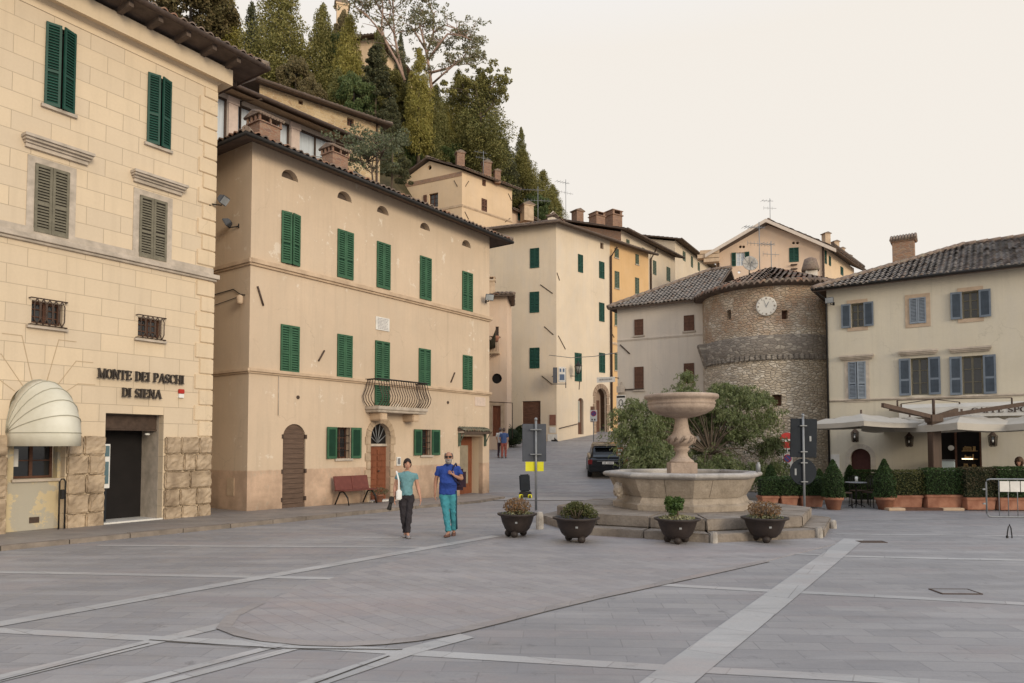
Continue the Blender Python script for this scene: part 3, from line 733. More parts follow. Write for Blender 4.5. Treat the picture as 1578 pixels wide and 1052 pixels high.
for tl, br in (((49, 462), (96, 503)), ((213, 488), (249, 522))):
    W, (u0, z0, u1, z1) = window(F, tl, br, None, 'bare', frame_mat=M_brown, depth=.18)
    gb = NBM(); n = 5; w = u1 - u0; e = .05
    for z in (z0 - .04, z1 + .04): tube(gb, [(u0 - e, -.10, z), (u1 + e, -.10, z)], .014, 5); tube(gb, [(u0 - e, -.10, z), (u0 - e, .03, z)], .014, 5); tube(gb, [(u1 + e, -.10, z), (u1 + e, .03, z)], .014, 5)
    for k in range(n):
        c = u0 + w * (k + .5) / n; q = w / n * .42; z2 = z1 - z0
        tube(gb, [(c, -.11, z0 - .04), (c - q, -.12, z0 + z2*.16), (c - q, -.12, z0 + z2*.84), (c, -.11, z1 + .04)], .012, 5)
        tube(gb, [(c, -.11, z0 - .04), (c + q, -.12, z0 + z2*.16), (c + q, -.12, z0 + z2*.84), (c, -.11, z1 + .04)], .012, 5)
    F.part('grille', gb, M_rust, W)
    sb = NBM(); box(sb, u0 - .09, -.09, z0 - .11, u1 + .09, .03, z0 - .06); F.part('sill', sb, M_stone, W)
# doorway
ud0, zd1 = F.uv(163, 636); ud1 = F.uv(252.5, 640)[0]; F.holes.append(rect(ud0, zb, ud1, zd1 - .0))
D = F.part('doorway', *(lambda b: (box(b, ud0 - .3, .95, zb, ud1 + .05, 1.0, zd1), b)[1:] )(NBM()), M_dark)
bm = NBM(); box(bm, ud0, .0, zb, ud1, .94, .10); box(bm, ud0 - .02, -.02, zb, ud1 + .02, .0, .12); F.part('threshold', bm, M_marble, D)
bm = NBM(); box(bm, ud1 - .003, .20, .10, ud1 + .08, .95, zd1); box(bm, ud0 - .3, .20, zd1 - .003, ud1 + .08, .95, zd1 + .1); box(bm, ud0 - .35, .20, .10, ud0 - .28, .95, zd1); F.part('door_lining', bm, M_stone, D)
bm = NBM(); box(bm, ud0 + .01, .3, zd1 - .34, ud1 - .01, .36, zd1 - .02); box(bm, ud0 + .01, .28, zd1 - .38, ud1 - .01, .38, zd1 - .345); F.part('shutter_box', bm, M_rust, D)
bm = NBM(); ball(bm, (ud1 - .17, .4, zd1 - .46), .05, 1.3, 1, .6); F.part('lamp', bm, M_white, D)
u0, z1 = F.uv(162, 684); u1, z0 = F.uv(178, 752)
AT = F.part('cash_machine', *(lambda b: (box(b, ud0 + .0, .21, .12, ud0 + .16, .62, z1 - .01), b)[1:])(NBM()), M_signdark, D)
bm = NBM(); box(bm, ud0 + .01, .17, z0, ud0 + .20, .208, z1); F.part('cash_machine_panel', bm, M_white, D)
bm = NBM(); box(bm, ud0 + .04, .155, z0 + .1, ud0 + .17, .168, z0 + (z1 - z0) * .6); box(bm, ud0 + .03, .155, z1 - .28, ud0 + .18, .167, z1 - .04); F.part('screen', bm, simple('screen_glass', (.10, .16, .18), .2, .2, 3, 0), D)
# niche with window under the awning
ua, ub = F.uv(10, 760)[0], F.uv(99, 760)[0]; zt = F.uv(78, 592)[1]
F.holes.append(arch(ua, ub, zb, zt, 14))
NF = Face(B, F.pt(0, 0, .201), bankU, M_niche, name='niche_wall')
u0, z1 = NF.uv(22, 676); u1, z0 = NF.uv(88, 736)
W, _ = window(NF, (22, 660), (86, 736), None, 'bare', frame_mat=M_brown, rawuv=(u0, z0, u1, z1 + .3), depth=.28, lab='dark ground floor window beneath the domed awning')
bm = NBM(); box(bm, u0 - .04, -.08, z0 - .06, u1 + .06, .05, z0 - .004); NF.part('sill', bm, M_stone, W)
bm = NBM(); box(bm, u0 + .04, .225, z0 + .25, u0 + .17, .235, z0 + .62); NF.part('notice', bm, M_white, W)
NF.done(rect(ua - .05, -.3, ub + .05, zt + .05))
a_, b_ = NF.uv(45, 797), NF.uv(60, 805); bm = NBM(); box(bm, a_[0], -.012, b_[1], b_[0], .0, a_[1]); NF.part('vent_grating', bm, M_rust)
# fan joints round the arch (raised strips in a mortar tone)
bm = NBM(); uc = (ua + ub) / 2; r0 = (ub - ua) / 2; zc0 = zt - r0
for k, ang in enumerate((38, 57, 77, 103, 123, 142)):
    c, s_ = math.cos(R(ang)), math.sin(R(ang)); a = (uc + c * (r0 + .03), zc0 + s_ * (r0 + .03)); m = (r0 + (.42, .75, 1.0, 1.0, .75, .42)[k]); b = (uc + c * m, zc0 + s_ * m)
    stroke(bm, [a, b], .014, Matrix.Identity(4), -.006, .004); e = math.copysign(.35, c); stroke(bm, [b, (b[0] + e, b[1])], .014, Matrix.Identity(4), -.006, .004)
F.part('voussoir_joint', bm, simple('joint_mortar', (.44, .34, .23), .9, .1))
F.done(rect(0, -.3, L, zc))
# rock-faced base blocks
def rocks(F, u0, u1, z0, z1, seed, rows=5):
    rnd = random.Random(seed); h = (z1 - z0) / rows
    for j in range(rows):
        n = max(1, round((u1 - u0) / rnd.uniform(.38, .55))); cuts = [u0] + sorted(u0 + (u1 - u0) * (k + rnd.uniform(-.18, .18)) / n for k in range(1, n)) + [u1]
        for a, b in zip(cuts, cuts[1:]):
            t = bmesh.new(); box(t, a + .008, -.07, z0 + j*h + .008, b - .008, .02, z0 + (j+1)*h - .008)
            bmesh.ops.bevel(t, geom=t.edges[:], offset=.028, segments=2, affect='EDGES')
            bmesh.ops.subdivide_edges(t, edges=[e for e in t.edges if e.calc_length() > .12], cuts=4, use_grid_fill=True)
            for v in t.verts:
                if v.co.y < -.03: v.co.y -= rnd.uniform(0, .035)
                v.co.x += rnd.uniform(-.006, .006); v.co.z += rnd.uniform(-.006, .006)
            bb = NBM(); merge(bb, t); F.part('base_stone', bb, M_rock)
rocks(F, ub + .01, ud0 - .01, -.05, zrock, 3); rocks(F, ud1 + .02, L + .02, -.05, zrock, 5); rocks(F, ua - .8, ua - .01, -.05, zrock, 8)
# quoins
z = zrock + .01; k = 0; ch = .395
while z < zc - .2:
    wq = .46 if k % 2 else .34
    if abs(z + ch/2 - (zs0 + .08)) > .3:
        bm = NBM(); rbox(bm, L - wq, -.035, z + .012, L + .035, .05, min(z + ch - .012, zc - .01), .014); F.part('quoin', bm, M_banksm)
    z += ch; k += 1
# side wall, entablature and roof
S = sidewall(B, F.pt(L, 0), F.pt(L, 0, 9), -.3, zc + .9, M_banksm); S.done(S.outline)
z2 = F.uv(354, 130, .28)[1]; z3 = F.uv(354, 113, .28)[1]
bm = NBM(); box(bm, -.1, -.02, zc, L + .02, .02, zc + .17); F.part('architrave', bm, M_banksm)
prof = [(-.02, zc + .17), (-.05, zc + .19), (-.09, zc + .24), (-.28, z2 - .0), (-.28, z3 + .12), (.05, z3 + .12)]
bm = NBM(); ra = [bm.verts.new((-.1, y, z)) for y, z in prof]; rb = [bm.verts.new((L - y, y, z)) for y, z in prof]; rc = [bm.verts.new((L - y, 8.8, z)) for y, z in prof]
for i in range(len(prof) - 1): bm.faces.new((ra[i], rb[i], rb[i+1], ra[i+1])); bm.faces.new((rb[i], rc[i], rc[i+1], rb[i+1]))
bmesh.ops.recalc_face_normals(bm, faces=bm.faces[:]); F.part('cornice', bm, M_banksm)
ze = z3 + .12
cs = [F.pt(0, 0), F.pt(L, 0), F.pt(L, 0, 9), F.pt(0, 0, 9)]
c, rl, rr, _ = roof(B, cs, ze + .35, .90, .3, ('gable', 'hip'))
bm = NBM()
for k in range(14):                                  # rafters under the eaves
    x = .2 + k * .68; box(bm, x, -.80, ze - .03, x + .11, 0, ze + .10)
for k in range(9):
    y = .3 + k * .8; box(bm, L, y, ze - .03, L + .80, y + .11, ze + .10)
F.part('rafter', bm, M_eave)
bm = NBM(); box(bm, -.1, -.87, ze + .10, L + .87, 9, ze + .15); F.part('soffit', bm, M_eave)
gutter(B, [c[0] - Vector((0,0,.04)), c[1] - Vector((0,0,.04)), c[2] - Vector((0,0,.04))], .075)
# name over the door, in dark letters standing off the wall
M_let = simple('dark_bronze_letters', (.05, .04, .033), .6, .2)
zl = F.uv(147, 582)[1]; hl = F.uv(147, 567)[1] - zl
letters(F, 'MONTE DEI PASCHI', (148, 582), (281, 592), hl * .98, M_let); letters(F, 'DI SIENA', (185, 611), (246, 616), hl * .94, M_let)
a_, b_ = F.uv(274, 600), F.uv(281.5, 613); bm = NBM(); box(bm, a_[0], -.06, b_[1], b_[0], 0, (a_[1] + b_[1]) / 2 - .005); AB = F.part('alarm_box', bm, M_white)
bm = NBM(); rbox(bm, a_[0], -.07, (a_[1] + b_[1]) / 2, b_[0] + .01, 0, a_[1] + .01, .012); F.part('alarm_light', bm, simple('red_lens', (.42, .03, .02), .4, .1), AB)
# domed awning
uw0, uw1 = ua - .02, F.uv(99, 640)[0] + .0
zA = F.uv(15, 672)[1]; aw = NBM(); nu, nk = 16, 5; cu = (ua + ub) / 2; ru = (ub - ua) / 2 + .05
zb0 = F.uv(78, 668, .1)[1]; Rz = zt + .08 - zb0; out = 1.32
rows = []
for k in range(nk + 1):
    t = R(90) * (1 - k / nk); row = []
    for i in range(nu + 1):
        a = math.pi * i / nu; x = math.cos(a); r_ = math.sin(a)
        sag = .97 if False else 1
        row.append(aw.verts.new((cu - ru * x, -out * r_ * math.cos(t) * 1.0 - .01, zb0 + Rz * r_ * math.sin(t))))
    rows.append(row)
for a, b in zip(rows, rows[1:]):
    for i in range(nu):
        if i in (0, nu - 1):
            pass
        f = aw.faces.new((a[i], b[i], b[i+1], a[i+1])); f.smooth = True
low = [aw.verts.new(v.co - Vector((0, 0, .26))) for v in rows[-1]]
for i in range(nu): f = aw.faces.new((rows[-1][i], low[i], low[i+1], rows[-1][i+1])); f.smooth = True
bmesh.ops.remove_doubles(aw, verts=aw.verts[:], dist=.002)
M_awn = simple('awning_canvas', (.66, .63, .51), .8, .1, 2, .1, c2=(.72, .70, .60))
AW = F.part('awning', aw, M_awn); md = AW.modifiers.new('thick', 'SOLIDIFY'); md.thickness = .008
rb_ = NBM()
for k in range(0, nk + 1):
    t = R(90) * (1 - k / nk); tube(rb_, [(cu - ru * math.cos(math.pi*i/nu) * 1.003, -out * math.sin(math.pi*i/nu) * math.cos(t) - .016, zb0 + Rz * math.sin(math.pi*i/nu) * math.sin(t) + .006) for i in range(nu + 1)], .009, 5)
F.part('awning_rib', rb_, simple('awning_seam', (.40, .38, .30), .8, .1), AW)
# hooped pipe rail on the wall
u0, z1 = F.uv(88, 738); u1, _ = F.uv(97, 738); T = thing('hooped_rail', 'thin dark iron hoop rail standing against the bank wall beside the domed awning window', 'rail', F.M)
bm = NBM(); tube(bm, [(u0, -.12, .05), (u0, -.12, z1 - .06), (u0 + .03, -.12, z1), (u1 - .03, -.12, z1), (u1, -.12, z1 - .06), (u1, -.12, .05)], .017, 6); obj('hoop', bm, M_black, T)
bm = NBM(); box(bm, (u0+u1)/2 - .03, -.15, z1 - .42, (u0+u1)/2 + .03, -.09, z1 - .22); obj('ashtray', bm, M_black, T)
# ================================================================== floodlights
def floodlight(label, F, px, py, yaw=0., scale=1., tilt=35, back=None):
    u, z = F.uv(px, py); T = thing('floodlight', label, 'floodlight', F.M @ Matrix.Translation((u, 0, z)) @ Matrix.Rotation(yaw, 4, 'Z') @ Matrix.Scale(scale, 4), 'wall floodlights')
    M = Matrix.Translation((0, -.32, .02)) @ Matrix.Rotation(R(tilt), 4, 'X')
    bm = NBM(); t = bmesh.new(); box(t, -.17, -.07, -.12, .17, .10, .12)
    for v in t.verts:
        if v.co.y > 0: v.co.x *= .55; v.co.z *= .55
    bmesh.ops.bevel(t, geom=t.edges[:], offset=.015, segments=2, affect='EDGES'); merge(bm, t, M)
    h = obj('housing', bm, M_signback, T); bm = NBM(); box(bm, -.145, -.078, -.095, .145, -.071, .095, M); obj('lens', bm, simple('flood_lens', (.35, .37, .38), .15, .2, 3, 0), h, )
    bm = NBM(); tube(bm, [(0, .02, -.08), (0, -.28, -.13), (0, -.32, 0)], .018, 5); box(bm, -.05, -.005, -.14, .05, .02, -.02); obj('bracket', bm, M_black, T); return T
floodlight('grey floodlight at the corner of the bank building', F, 325, 309, .5, 1.0)
# ================================================================== B the palazzo
B = thing('palazzo', 'wide beige palazzo with green shutters, ochre pink dado and an iron balcony', 'building', Matrix.Translation((palP.x, palP.y, 0)))
F = Face(B, palP, palU, M_pal); L = F.u_(754); zE = F.uv(749.6, 378)[1]; PF = F
gs = .07
upx = [((433.8, 323.8), (461, 411)), ((520, 352), (543.5, 432)), ((580.5, 371), (600.5, 447)), ((646.8, 393.3), (663.8, 463.8)), ((712, 417), (727.5, 480.6))]
for i, (a, b) in enumerate(upx):
    window(F, a, b, M_green, 'closed', st=gs, ang=(R(10), R(14)) if i == 0 else (0, 0), lab='leftmost upper window with its green shutters pushed ajar' if i == 0 else None)
mid = [((432.4, 499), (459.9, 577)), ((519.6, 514), (541.7, 584.5)), ((577.8, 524), (599, 625)), ((645, 536), (662.5, 596.6)), ((712.9, 546.5), (727, 604))]
for i, (a, b) in enumerate(mid): window(F, a, b, M_green, 'closed', st=gs, lab='tall green shutters of the balcony door' if i == 2 else None)
for (a, b, ml, mr) in (((518, 658), (540, 706), 503, 554), ((649, 661.5), (664.5, 701), 637, 677.5)):
    u0, z1 = F.uv(*a); u1, z0 = F.uv(*b); u1 = u1; lw = u0 - F.u_(ml)
    window(F, None, None, M_green, 'open', st=gs, rawuv=(u0, z0, u1, z1), leafw=lw, grille=True, sill=M_stone, frame_mat=M_brown, depth=.24)
for a, b in (((434, 263), (459.6, 281)), ((520, 296), (542, 312.5)), ((581, 317), (599, 332.5)), ((647.4, 342.6), (662.6, 356.5)), ((712, 368), (725.6, 382.6))):
    u0, _ = F.uv(a[0], a[1]); u1, z0 = F.uv(*b); w = u1 - u0; z0 -= .0; h = w * .48; zz0 = F.uv(b[0], b[1])[1]
    F.hole(arch(u0, u1, zz0, zz0 + h, 12), M_eave, .2, 'attic_lunette')
# arched plank door
u0, z0 = F.uv(434.5, 782); u1, _ = F.uv(469.5, 781); _, z1 = F.uv(452, 653); hp = arch(u0, u1, .03, z1, 14); F.holes.append(hp)
bm = NBM(); n = 17; r = (u1 - u0) / 2; zc_ = z1 - r; cu = (u0 + u1) / 2
for k in range(n):
    za = .03 + (z1 - .03) * k / n; zb_ = .03 + (z1 - .03) * (k + .94) / n
    def hw(z): return r if z < zc_ else math.sqrt(max(0, r*r - (z - zc_)**2))
    prism(bm, [(cu - hw(za) + .01, za), (cu + hw(za) - .01, za), (cu + hw(zb_) - .01, zb_), (cu - hw(zb_) + .01, zb_)], .05 - (k % 3) * .003, .1)
D = F.part('plank_door', bm, M_plank, None); D['label'] = 'round headed door of weathered brown planks'
bm = NBM()
for zz in (.3, 1.1, 2.1):
    for s_ in (-1, 1): box(bm, cu + s_ * (r + .01) - .03, -.02, zz - .06, cu + s_ * (r + .01) + .03, .04, zz + .06)
F.part('hinge', bm, M_rust, D)
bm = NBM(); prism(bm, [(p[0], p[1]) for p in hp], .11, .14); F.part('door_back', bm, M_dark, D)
# main door under the balcony
u0 = F.u_(571.5); u1 = F.u_(601.5); _, z1 = F.uv(586, 652); _, zl = F.uv(585, 685); F.holes.append(arch(u0, u1, -.05, z1, 14)); r = (u1 - u0) / 2; cu = (u0 + u1) / 2
bm = NBM(); box(bm, u0 - .02, .19, -.05, u1 + .02, .25, zl - .05)
pw = (u1 - u0 - .18) / 2
for k in range(8):
    for j in range(2): rbox(bm, u0 + .06 + j * (pw + .06), .165, .12 + k * (zl - .25) / 8, u0 + .06 + j * (pw + .06) + pw, .20, .12 + (k + .82) * (zl - .25) / 8, .012)
D = F.part('main_door', bm, M_door); D['label'] = 'red brown panelled door under a fan shaped iron light'
bm = NBM(); box(bm, u0, .13, zl - .05, u1, .22, zl + .03); F.part('transom', bm, M_stone, D)
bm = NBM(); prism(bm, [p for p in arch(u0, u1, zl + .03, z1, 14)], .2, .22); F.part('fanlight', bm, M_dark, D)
bm = NBM()
for a in (25, 50, 75, 105, 130, 155): tube(bm, [(cu, .14, zl + .05), (cu + r * .97 * math.cos(R(a)), .14, zl + .05 + (z1 - zl - .05) * math.sin(R(a)))], .016, 5)
F.part('fanlight_bar', bm, M_grey, D)
bm = NBM(); tube(bm, [(cu + .05, .13, 1.0), (cu + .05, .09, 1.0)], .03, 8); F.part('handle', bm, M_rust, D)
bm = NBM(); bz = z1 - r; nb = 8
for s_ in (-1, 1):
    for k in range(nb):
        w = .24 if k % 2 else .17; x = cu + s_ * r; a, b = sorted((x, x + s_ * w)); rbox(bm, a, -.035, k * bz / nb + .006, b, .03, (k + 1) * bz / nb - .006, .012)
n = 9
for k in range(n):
    a0, a1 = math.pi * k / n + .01, math.pi * (k + 1) / n - .01; q = [(cu + rr_ * math.cos(a), bz + rr_ * math.sin(a)) for rr_, a in ((r, a0), (r + .2, a0), (r + .2, a1), (r, a1))]
    prism(bm, q, -.035, .03)
F.part('door_surround', bm, simple('door_stone', (.42, .32, .225), .9, .25, 3, .5), D)
bm = NBM(); box(bm, u0 - .1, -.22, -.25, u1 + .1, .18, .06); F.part('doorstep', bm, M_marble, D)
# shop door with tiled canopy
u0 = F.u_(709); u1 = F.u_(744); _, z1 = F.uv(726, 672); F.holes.append(rect(u0, -.35, u1, z1)); dd = .55
bm = NBM(); box(bm, u0 - .02, dd, -.35, u1, dd + .05, z1 + .02); D = F.part('shop_door', bm, M_door)
bm = NBM(); box(bm, u0 + .28, dd - .012, .35, u1 - .25, dd - .002, z1 - .35); F.part('glass', bm, simple('door_glass', (.30, .26, .20), .2, .2, 3, 0), D)
bm = NBM(); box(bm, u1, .2, -.35, u1 + .05, dd, z1); box(bm, u0 - .05, .2, -.35, u0, dd, z1); box(bm, u0 - .05, .2, z1, u1 + .05, dd, z1 + .05); F.part('door_lining', bm, M_banksm, D)
bm = NBM(); box(bm, u0 - .02, -.16, -.4, u1 + .05, dd, .0 - .12); F.part('doorstep', bm, M_marble, D)
bm = NBM(); cw0, cw1 = u0 - .14, u1 + .14; zt_ = z1 + .12
prism(bm, [(cw0, zt_), (cw1, zt_), (cw1, zt_ + .05), (cw0, zt_ + .05)], -.32, 0); CN = F.part('door_canopy', bm, M_stone, D)
pp = [F.pt(cw0, zt_ + .06, -.36), F.pt(cw1, zt_ + .06, -.36), F.pt(cw1, zt_ + .2, 0), F.pt(cw0, zt_ + .2, 0)]
tiles(pp, 1, [tilemat('mossy_canopy_tiles', (.15, .15, .11), (.22, .21, .16), (.19, .13, .09)), M_eave], 'canopy_tiles', D, .15, .2)
for x in (cw0 + .02, cw1 - .08): bm = NBM(); prism(bm, [(x, zt_ - .5), (x + .06, zt_ - .5), (x + .06, zt_), (x, zt_)], -.1, -.01); tube(bm, [(x + .03, -.3, zt_), (x + .03, -.05, zt_ - .42)], .018, 5); F.part('canopy_bracket', bm, M_lgreen, D)
# plaques and small fittings
a_, b_ = F.uv(578.7, 487), F.uv(599.3, 511); bm = NBM(); box(bm, a_[0], -.03, b_[1], b_[0], 0, a_[1]); PL = F.part('marble_plaque', bm, M_marble)
bm = NBM(); n = 8; rnd = random.Random(2)
for k in range(n):
    zz = a_[1] - (a_[1] - b_[1]) * (k + 1.1) / (n + 1.2); x = a_[0] + .07
    while x < b_[0] - .09:
        w = rnd.uniform(.03, .09); box(bm, x, -.0335, zz - .012, min(x + w, b_[0] - .06), -.0305, zz + .012); x += w + .02
F.part('engraving', bm, simple('engraved_grey', (.38, .36, .36), .9, .1), PL)
a_, b_ = F.uv(731.5, 611), F.uv(747.5, 626); bm = NBM(); box(bm, a_[0], -.02, b_[1], b_[0], 0, a_[1]); F.part('pale_plaque', bm, simple('faded_pink_stone', (.62, .50, .42), .8, .1))
a_, b_ = F.uv(610.5, 704), F.uv(616.5, 717); bm = NBM(); box(bm, a_[0], -.04, b_[1], b_[0], 0, a_[1]); IC = F.part('intercom', bm, M_white); bm = NBM(); box(bm, a_[0] + .03, -.046, b_[1] + .04, b_[0] - .03, -.041, a_[1] - .04); F.part('intercom_panel', bm, M_grey, IC)
zA, zB = F.uv(752, 493.3)[1], F.uv(752, 608)[1]
string(F, -.02, L, zA - .05, zA + .14, .11, M_string); string(F, -.02, L, zB - .04, zB + .10, .09, M_string)
for (px, py) in ((459, 612), (690, 620)):
    u, z = F.uv(px, py); bm = NBM(); lathe(bm, [(.055, 0), (.055, .02)], 12, Matrix.Translation((u, 0, z)) @ Matrix.Rotation(R(90), 4, 'X')); F.part('vent_cap', bm, M_rust)
anchor_bar(F, (396, 441), (405, 471)); anchor_bar(F, (490, 556), (499, 540)); anchor_bar(F, (694, 589), (700, 574)); 
pipe_u = F.u_(430)
for (a, b) in (((429, 577), (429, 640)),):
    (ua_, za_), (ub_, zb_) = F.uv(*a), F.uv(*b); bm = NBM(); tube(bm, [(ua_, -.02, za_), (ua_, -.02, zb_)], .012, 5); F.part('cable', bm, M_stone)
F.done(rect(0, -.6, L, zE + .42))
sidev = Vector((-palU.y, palU.x, 0)); dep = 7.5
S = sidewall(B, palP + sidev * dep, palP, -.3, zE + .42, M_pal); SF = S
SL = S.L
string(S, 0, SL - .0, zA - .05, zA + .12, .09, M_string); string(S, 0, SL, zB - .04, zB + .09, .08, M_string)
a_ = S.uv(350, 745); b_ = S.uv(366, 770); bm = NBM(); rbox(bm, a_[0], -.015, .45, a_[0] + .35, .0, .95, .005); S.part('hatch', bm, M_string)
S.done(S.outline)
S2 = sidewall(B, palP + palU * L, palP + palU * L + sidev * dep, -.6, zE + .42, M_pal); S2.done(S2.outline)
# foot of the wall spreading a little
bm = NBM(); prism(bm, [(-.06, -.3), (.25, -.3), (.25, .5), (.0, .9), (-.0, .9)], -.07, .0); 
bm.free()
cs = [palP, palP + palU * L, palP + palU * L + sidev * dep, palP + sidev * dep]
c, rl, rr, _ = roof(B, cs, zE + .42, (.62, .75, .5, .62), .30, ('hip', 'hip'), mats=[M_tile, M_eave])
gutter(B, [c[3] - Vector((0,0,.06)), c[0] - Vector((0,0,.06)), c[1] - Vector((0,0,.06)), c[2] - Vector((0,0,.06))], .065, M_black)
# balcony
u0, zt_ = F.uv(562, 622); u1, _ = F.uv(640, 630); zt_ = F.uv(600, 625, .3)[1]; dB = .62
bm = NBM(); rbox(bm, u0, -dB, zt_ - .16, u1, .03, zt_ - .04, .02); rbox(bm, u0 + .03, -dB + .04, zt_ - .24, u1 - .03, .03, zt_ - .161, .02); BL = F.part('balcony', bm, M_stone)
for x in (u0 + .22, u1 - .62):
    bm = NBM(); rbox(bm, x, -.5, zt_ - .5, x + .32, .03, zt_ - .241, .03); F.part('corbel', bm, M_string, BL)
bm = NBM(); zr = zt_ + .82; n = 20
def bar(x, y, ox, oy): tube(bm, [(x, y, zt_ - .05), (x + ox * .16, y + oy * .16, zt_ + .12), (x + ox * .2, y + oy * .2, zt_ + .28), (x + ox * .08, y + oy * .08, zt_ + .52), (x, y, zr)], .014, 5)
for k in range(n + 1): bar(u0 + .04 + (u1 - u0 - .08) * k / n, -dB + .05, 0, -1)
for k in range(1, 5):
    bar(u0 + .04, -dB + .05 + k * .12, -1, 0); bar(u1 - .04, -dB + .05 + k * .12, 1, 0)
F.part('balusters', bm, M_rust, BL)
bm = NBM(); tube(bm, [(u0 + .03, 0, zr), (u0 + .03, -dB + .04, zr), (u1 - .03, -dB + .04, zr), (u1 - .03, 0, zr)], .028, 6); F.part('handrail', bm, M_black, BL)
# chimneys (with open brick caps) on the roof slope
def onroof(px, py, d): return at(px, py, d)
for px, py, d in ((410, 209, 20.6), (519, 252, 25.2)):
    p = at(px, py, d); p = p + Vector((-.815, .58, 0)) * .1; chimney(B, p, .60, .62, 'gable', math.atan2(palU.y, palU.x) + R(90), M_brick, .72)
F = SF
floodlight('grey floodlight on the shaded side wall of the palazzo', SF, 368, 344, -.9, .95, 30)
floodlight('grey floodlight under the eaves at the far right corner of the palazzo', PF, 748, 461, -.5, 1.1, 20)
T = thing('wall_lamp_bracket', 'small lantern shaped box on a cable at the shaded corner of the palazzo', 'lamp', SF.M)
u, z = SF.uv(377, 461); bm = NBM(); lathe(bm, [(.05, -.16), (.09, -.12), (.09, .06), (.03, .1)], 8, Matrix.Translation((u, -.15, z))); obj('lantern', bm, M_string, T)
bm = NBM(); tube(bm, [(u, 0, z + .12), (u, -.15, z + .12), (u, -.15, z + .08)], .015, 5); tube(bm, [(u - 1.6, -.03, z + .3), (u - .5, -.03, z + .34), (u - .1, -.03, z + .12)], .014, 5); tube(bm, [(u - 1.6, -.03, z - .02), (u + .05, -.03, z + .12)], .01, 5); obj('bracket', bm, M_black, T)
# bench and pot
T = thing('park_bench', 'red brown metal bench with two mesh backs against the palazzo wall', 'bench', PF.M @ Matrix.Translation((PF.u_(508), -.18, .05)))
bw = PF.u_(560) - PF.u_(508); M_bench = simple('bench_red_brown', (.155, .05, .04), .55, .15, 8, .1)
for k in range(2):
    bm = NBM(); a = k * bw / 2; Mx = Matrix.Translation((0, -.12, .45)) @ Matrix.Rotation(R(-14), 4, 'X'); rbox(bm, a + .005, -.015, -.02, a + bw/2 - .005, .015, .42, .008, Mx); obj('backrest', bm, M_bench, T)
bm = NBM(); n = 5
for k in range(n): rbox(bm, 0, -.52 + k * .09, .42, bw, -.445 + k * .09, .45, .006)
obj('seat', bm, M_bench, T)
for x in (.12, bw - .12):
    bm = NBM(); tube(bm, [(x, -.60, .0), (x, -.55, .22), (x, -.36, .40), (x, -.2, .38), (x, .02, .0)], .024, 6); obj('leg', bm, M_black, T)
def leafcloud(bm, c, rx, ry, rz, n, size, rnd, flat=.0, asp=2.0):
    for _ in range(n):
        while True:
            p = Vector((rnd.uniform(-1, 1), rnd.uniform(-1, 1), rnd.uniform(-1, 1)))
            if p.length < 1: break
        p = p * (p.length ** -.35 if p.length > .05 else 1)
        q = Vector((c[0] + p.x * rx, c[1] + p.y * ry, c[2] + p.z * rz))
        a = Vector((rnd.gauss(0, 1), rnd.gauss(0, 1), rnd.gauss(0, 1 - flat))).normalized(); b = a.cross(Vector((rnd.gauss(0, 1), rnd.gauss(0, 1), rnd.gauss(0, 1)))).normalized()
        s = size * rnd.uniform(.6, 1.3); a = a * s * .5; b = b * s * .5 / asp
        bm.faces.new([bm.verts.new(q + v) for v in (-a, b, a, -b)])
T = thing('flower_pot', 'terracotta pot with a sparse brown plant at the end of the bench', 'flower pot', PF.M @ Matrix.Translation((PF.u_(571.5) , -.4, .04)))
bm = NBM(); lathe(bm, [(.11, 0), (.15, .2), (.17, .2), (.17, .24), (.14, .24), (.13, .2)], 16); obj('pot', bm, M_terra, T)
bm = NBM(); rnd = random.Random(4); leafcloud(bm, (0, 0, .34), .34, .3, .13, 260, .07, rnd); obj('foliage', bm, leafmat('dry_leaves', (.16, .13, .08), (.2, .14, .1), (.10, .12, .05)), T)
# ================================================================== C/D/E houses along the climbing street
def pz(px, py, z): return atz(px, py, z)
M_pale = plaster('pale_cream_plaster', (.71, .595, .455), patch=(.62, .54, .46), patch_amt=.68, streak=.12, grey=(.62, .55, .47))
M_ochre = plaster('ochre_plaster', (.68, .445, .225), streak=.12, grey=(.66, .46, .27))
M_pinkish = plaster('pink_cream_plaster', (.72, .54, .40), streak=.1, grey=(.68, .55, .45))
M_white2 = plaster('off_white_plaster', (.66, .585, .50), streak=.16, grey=(.56, .52, .47))
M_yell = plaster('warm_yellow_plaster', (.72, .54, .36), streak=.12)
ZD = 17.9
P0 = pz(857, 345, ZD); P1 = pz(1001, 393, ZD); PL_ = pz(752, 357, ZD); P940 = None
for p in (P0, P1, PL_): p.z = 0
ud = (P1 - P0).normalized(); ul = (P0 - PL_).normalized()
B = thing('tall_corner_house', 'tall cream four storey corner house with dark green shutters where the street climbs', 'house', Matrix.Translation(P0))
F = Face(B, P0, ud, M_pale); DF = F; LO = F.u_(941)
def win_many(F, lst, mat, st=.11, mode='closed', **k):
    for a, b in lst: window(F, a, b, mat, mode, st=st, depth=.15, **k)
win_many(F, [((890.5, 391), (898, 420.5)), ((923, 402), (931, 430)), ((923, 465.5), (931, 496)), ((923, 543), (932, 574.5)), ((885.5, 543), (896, 588))], M_lgreen if False else M_dgreen, .10)
for a, b in (((925, 373), (930, 384)),): window(F, a, b, None, 'bare', frame_mat=M_brown)
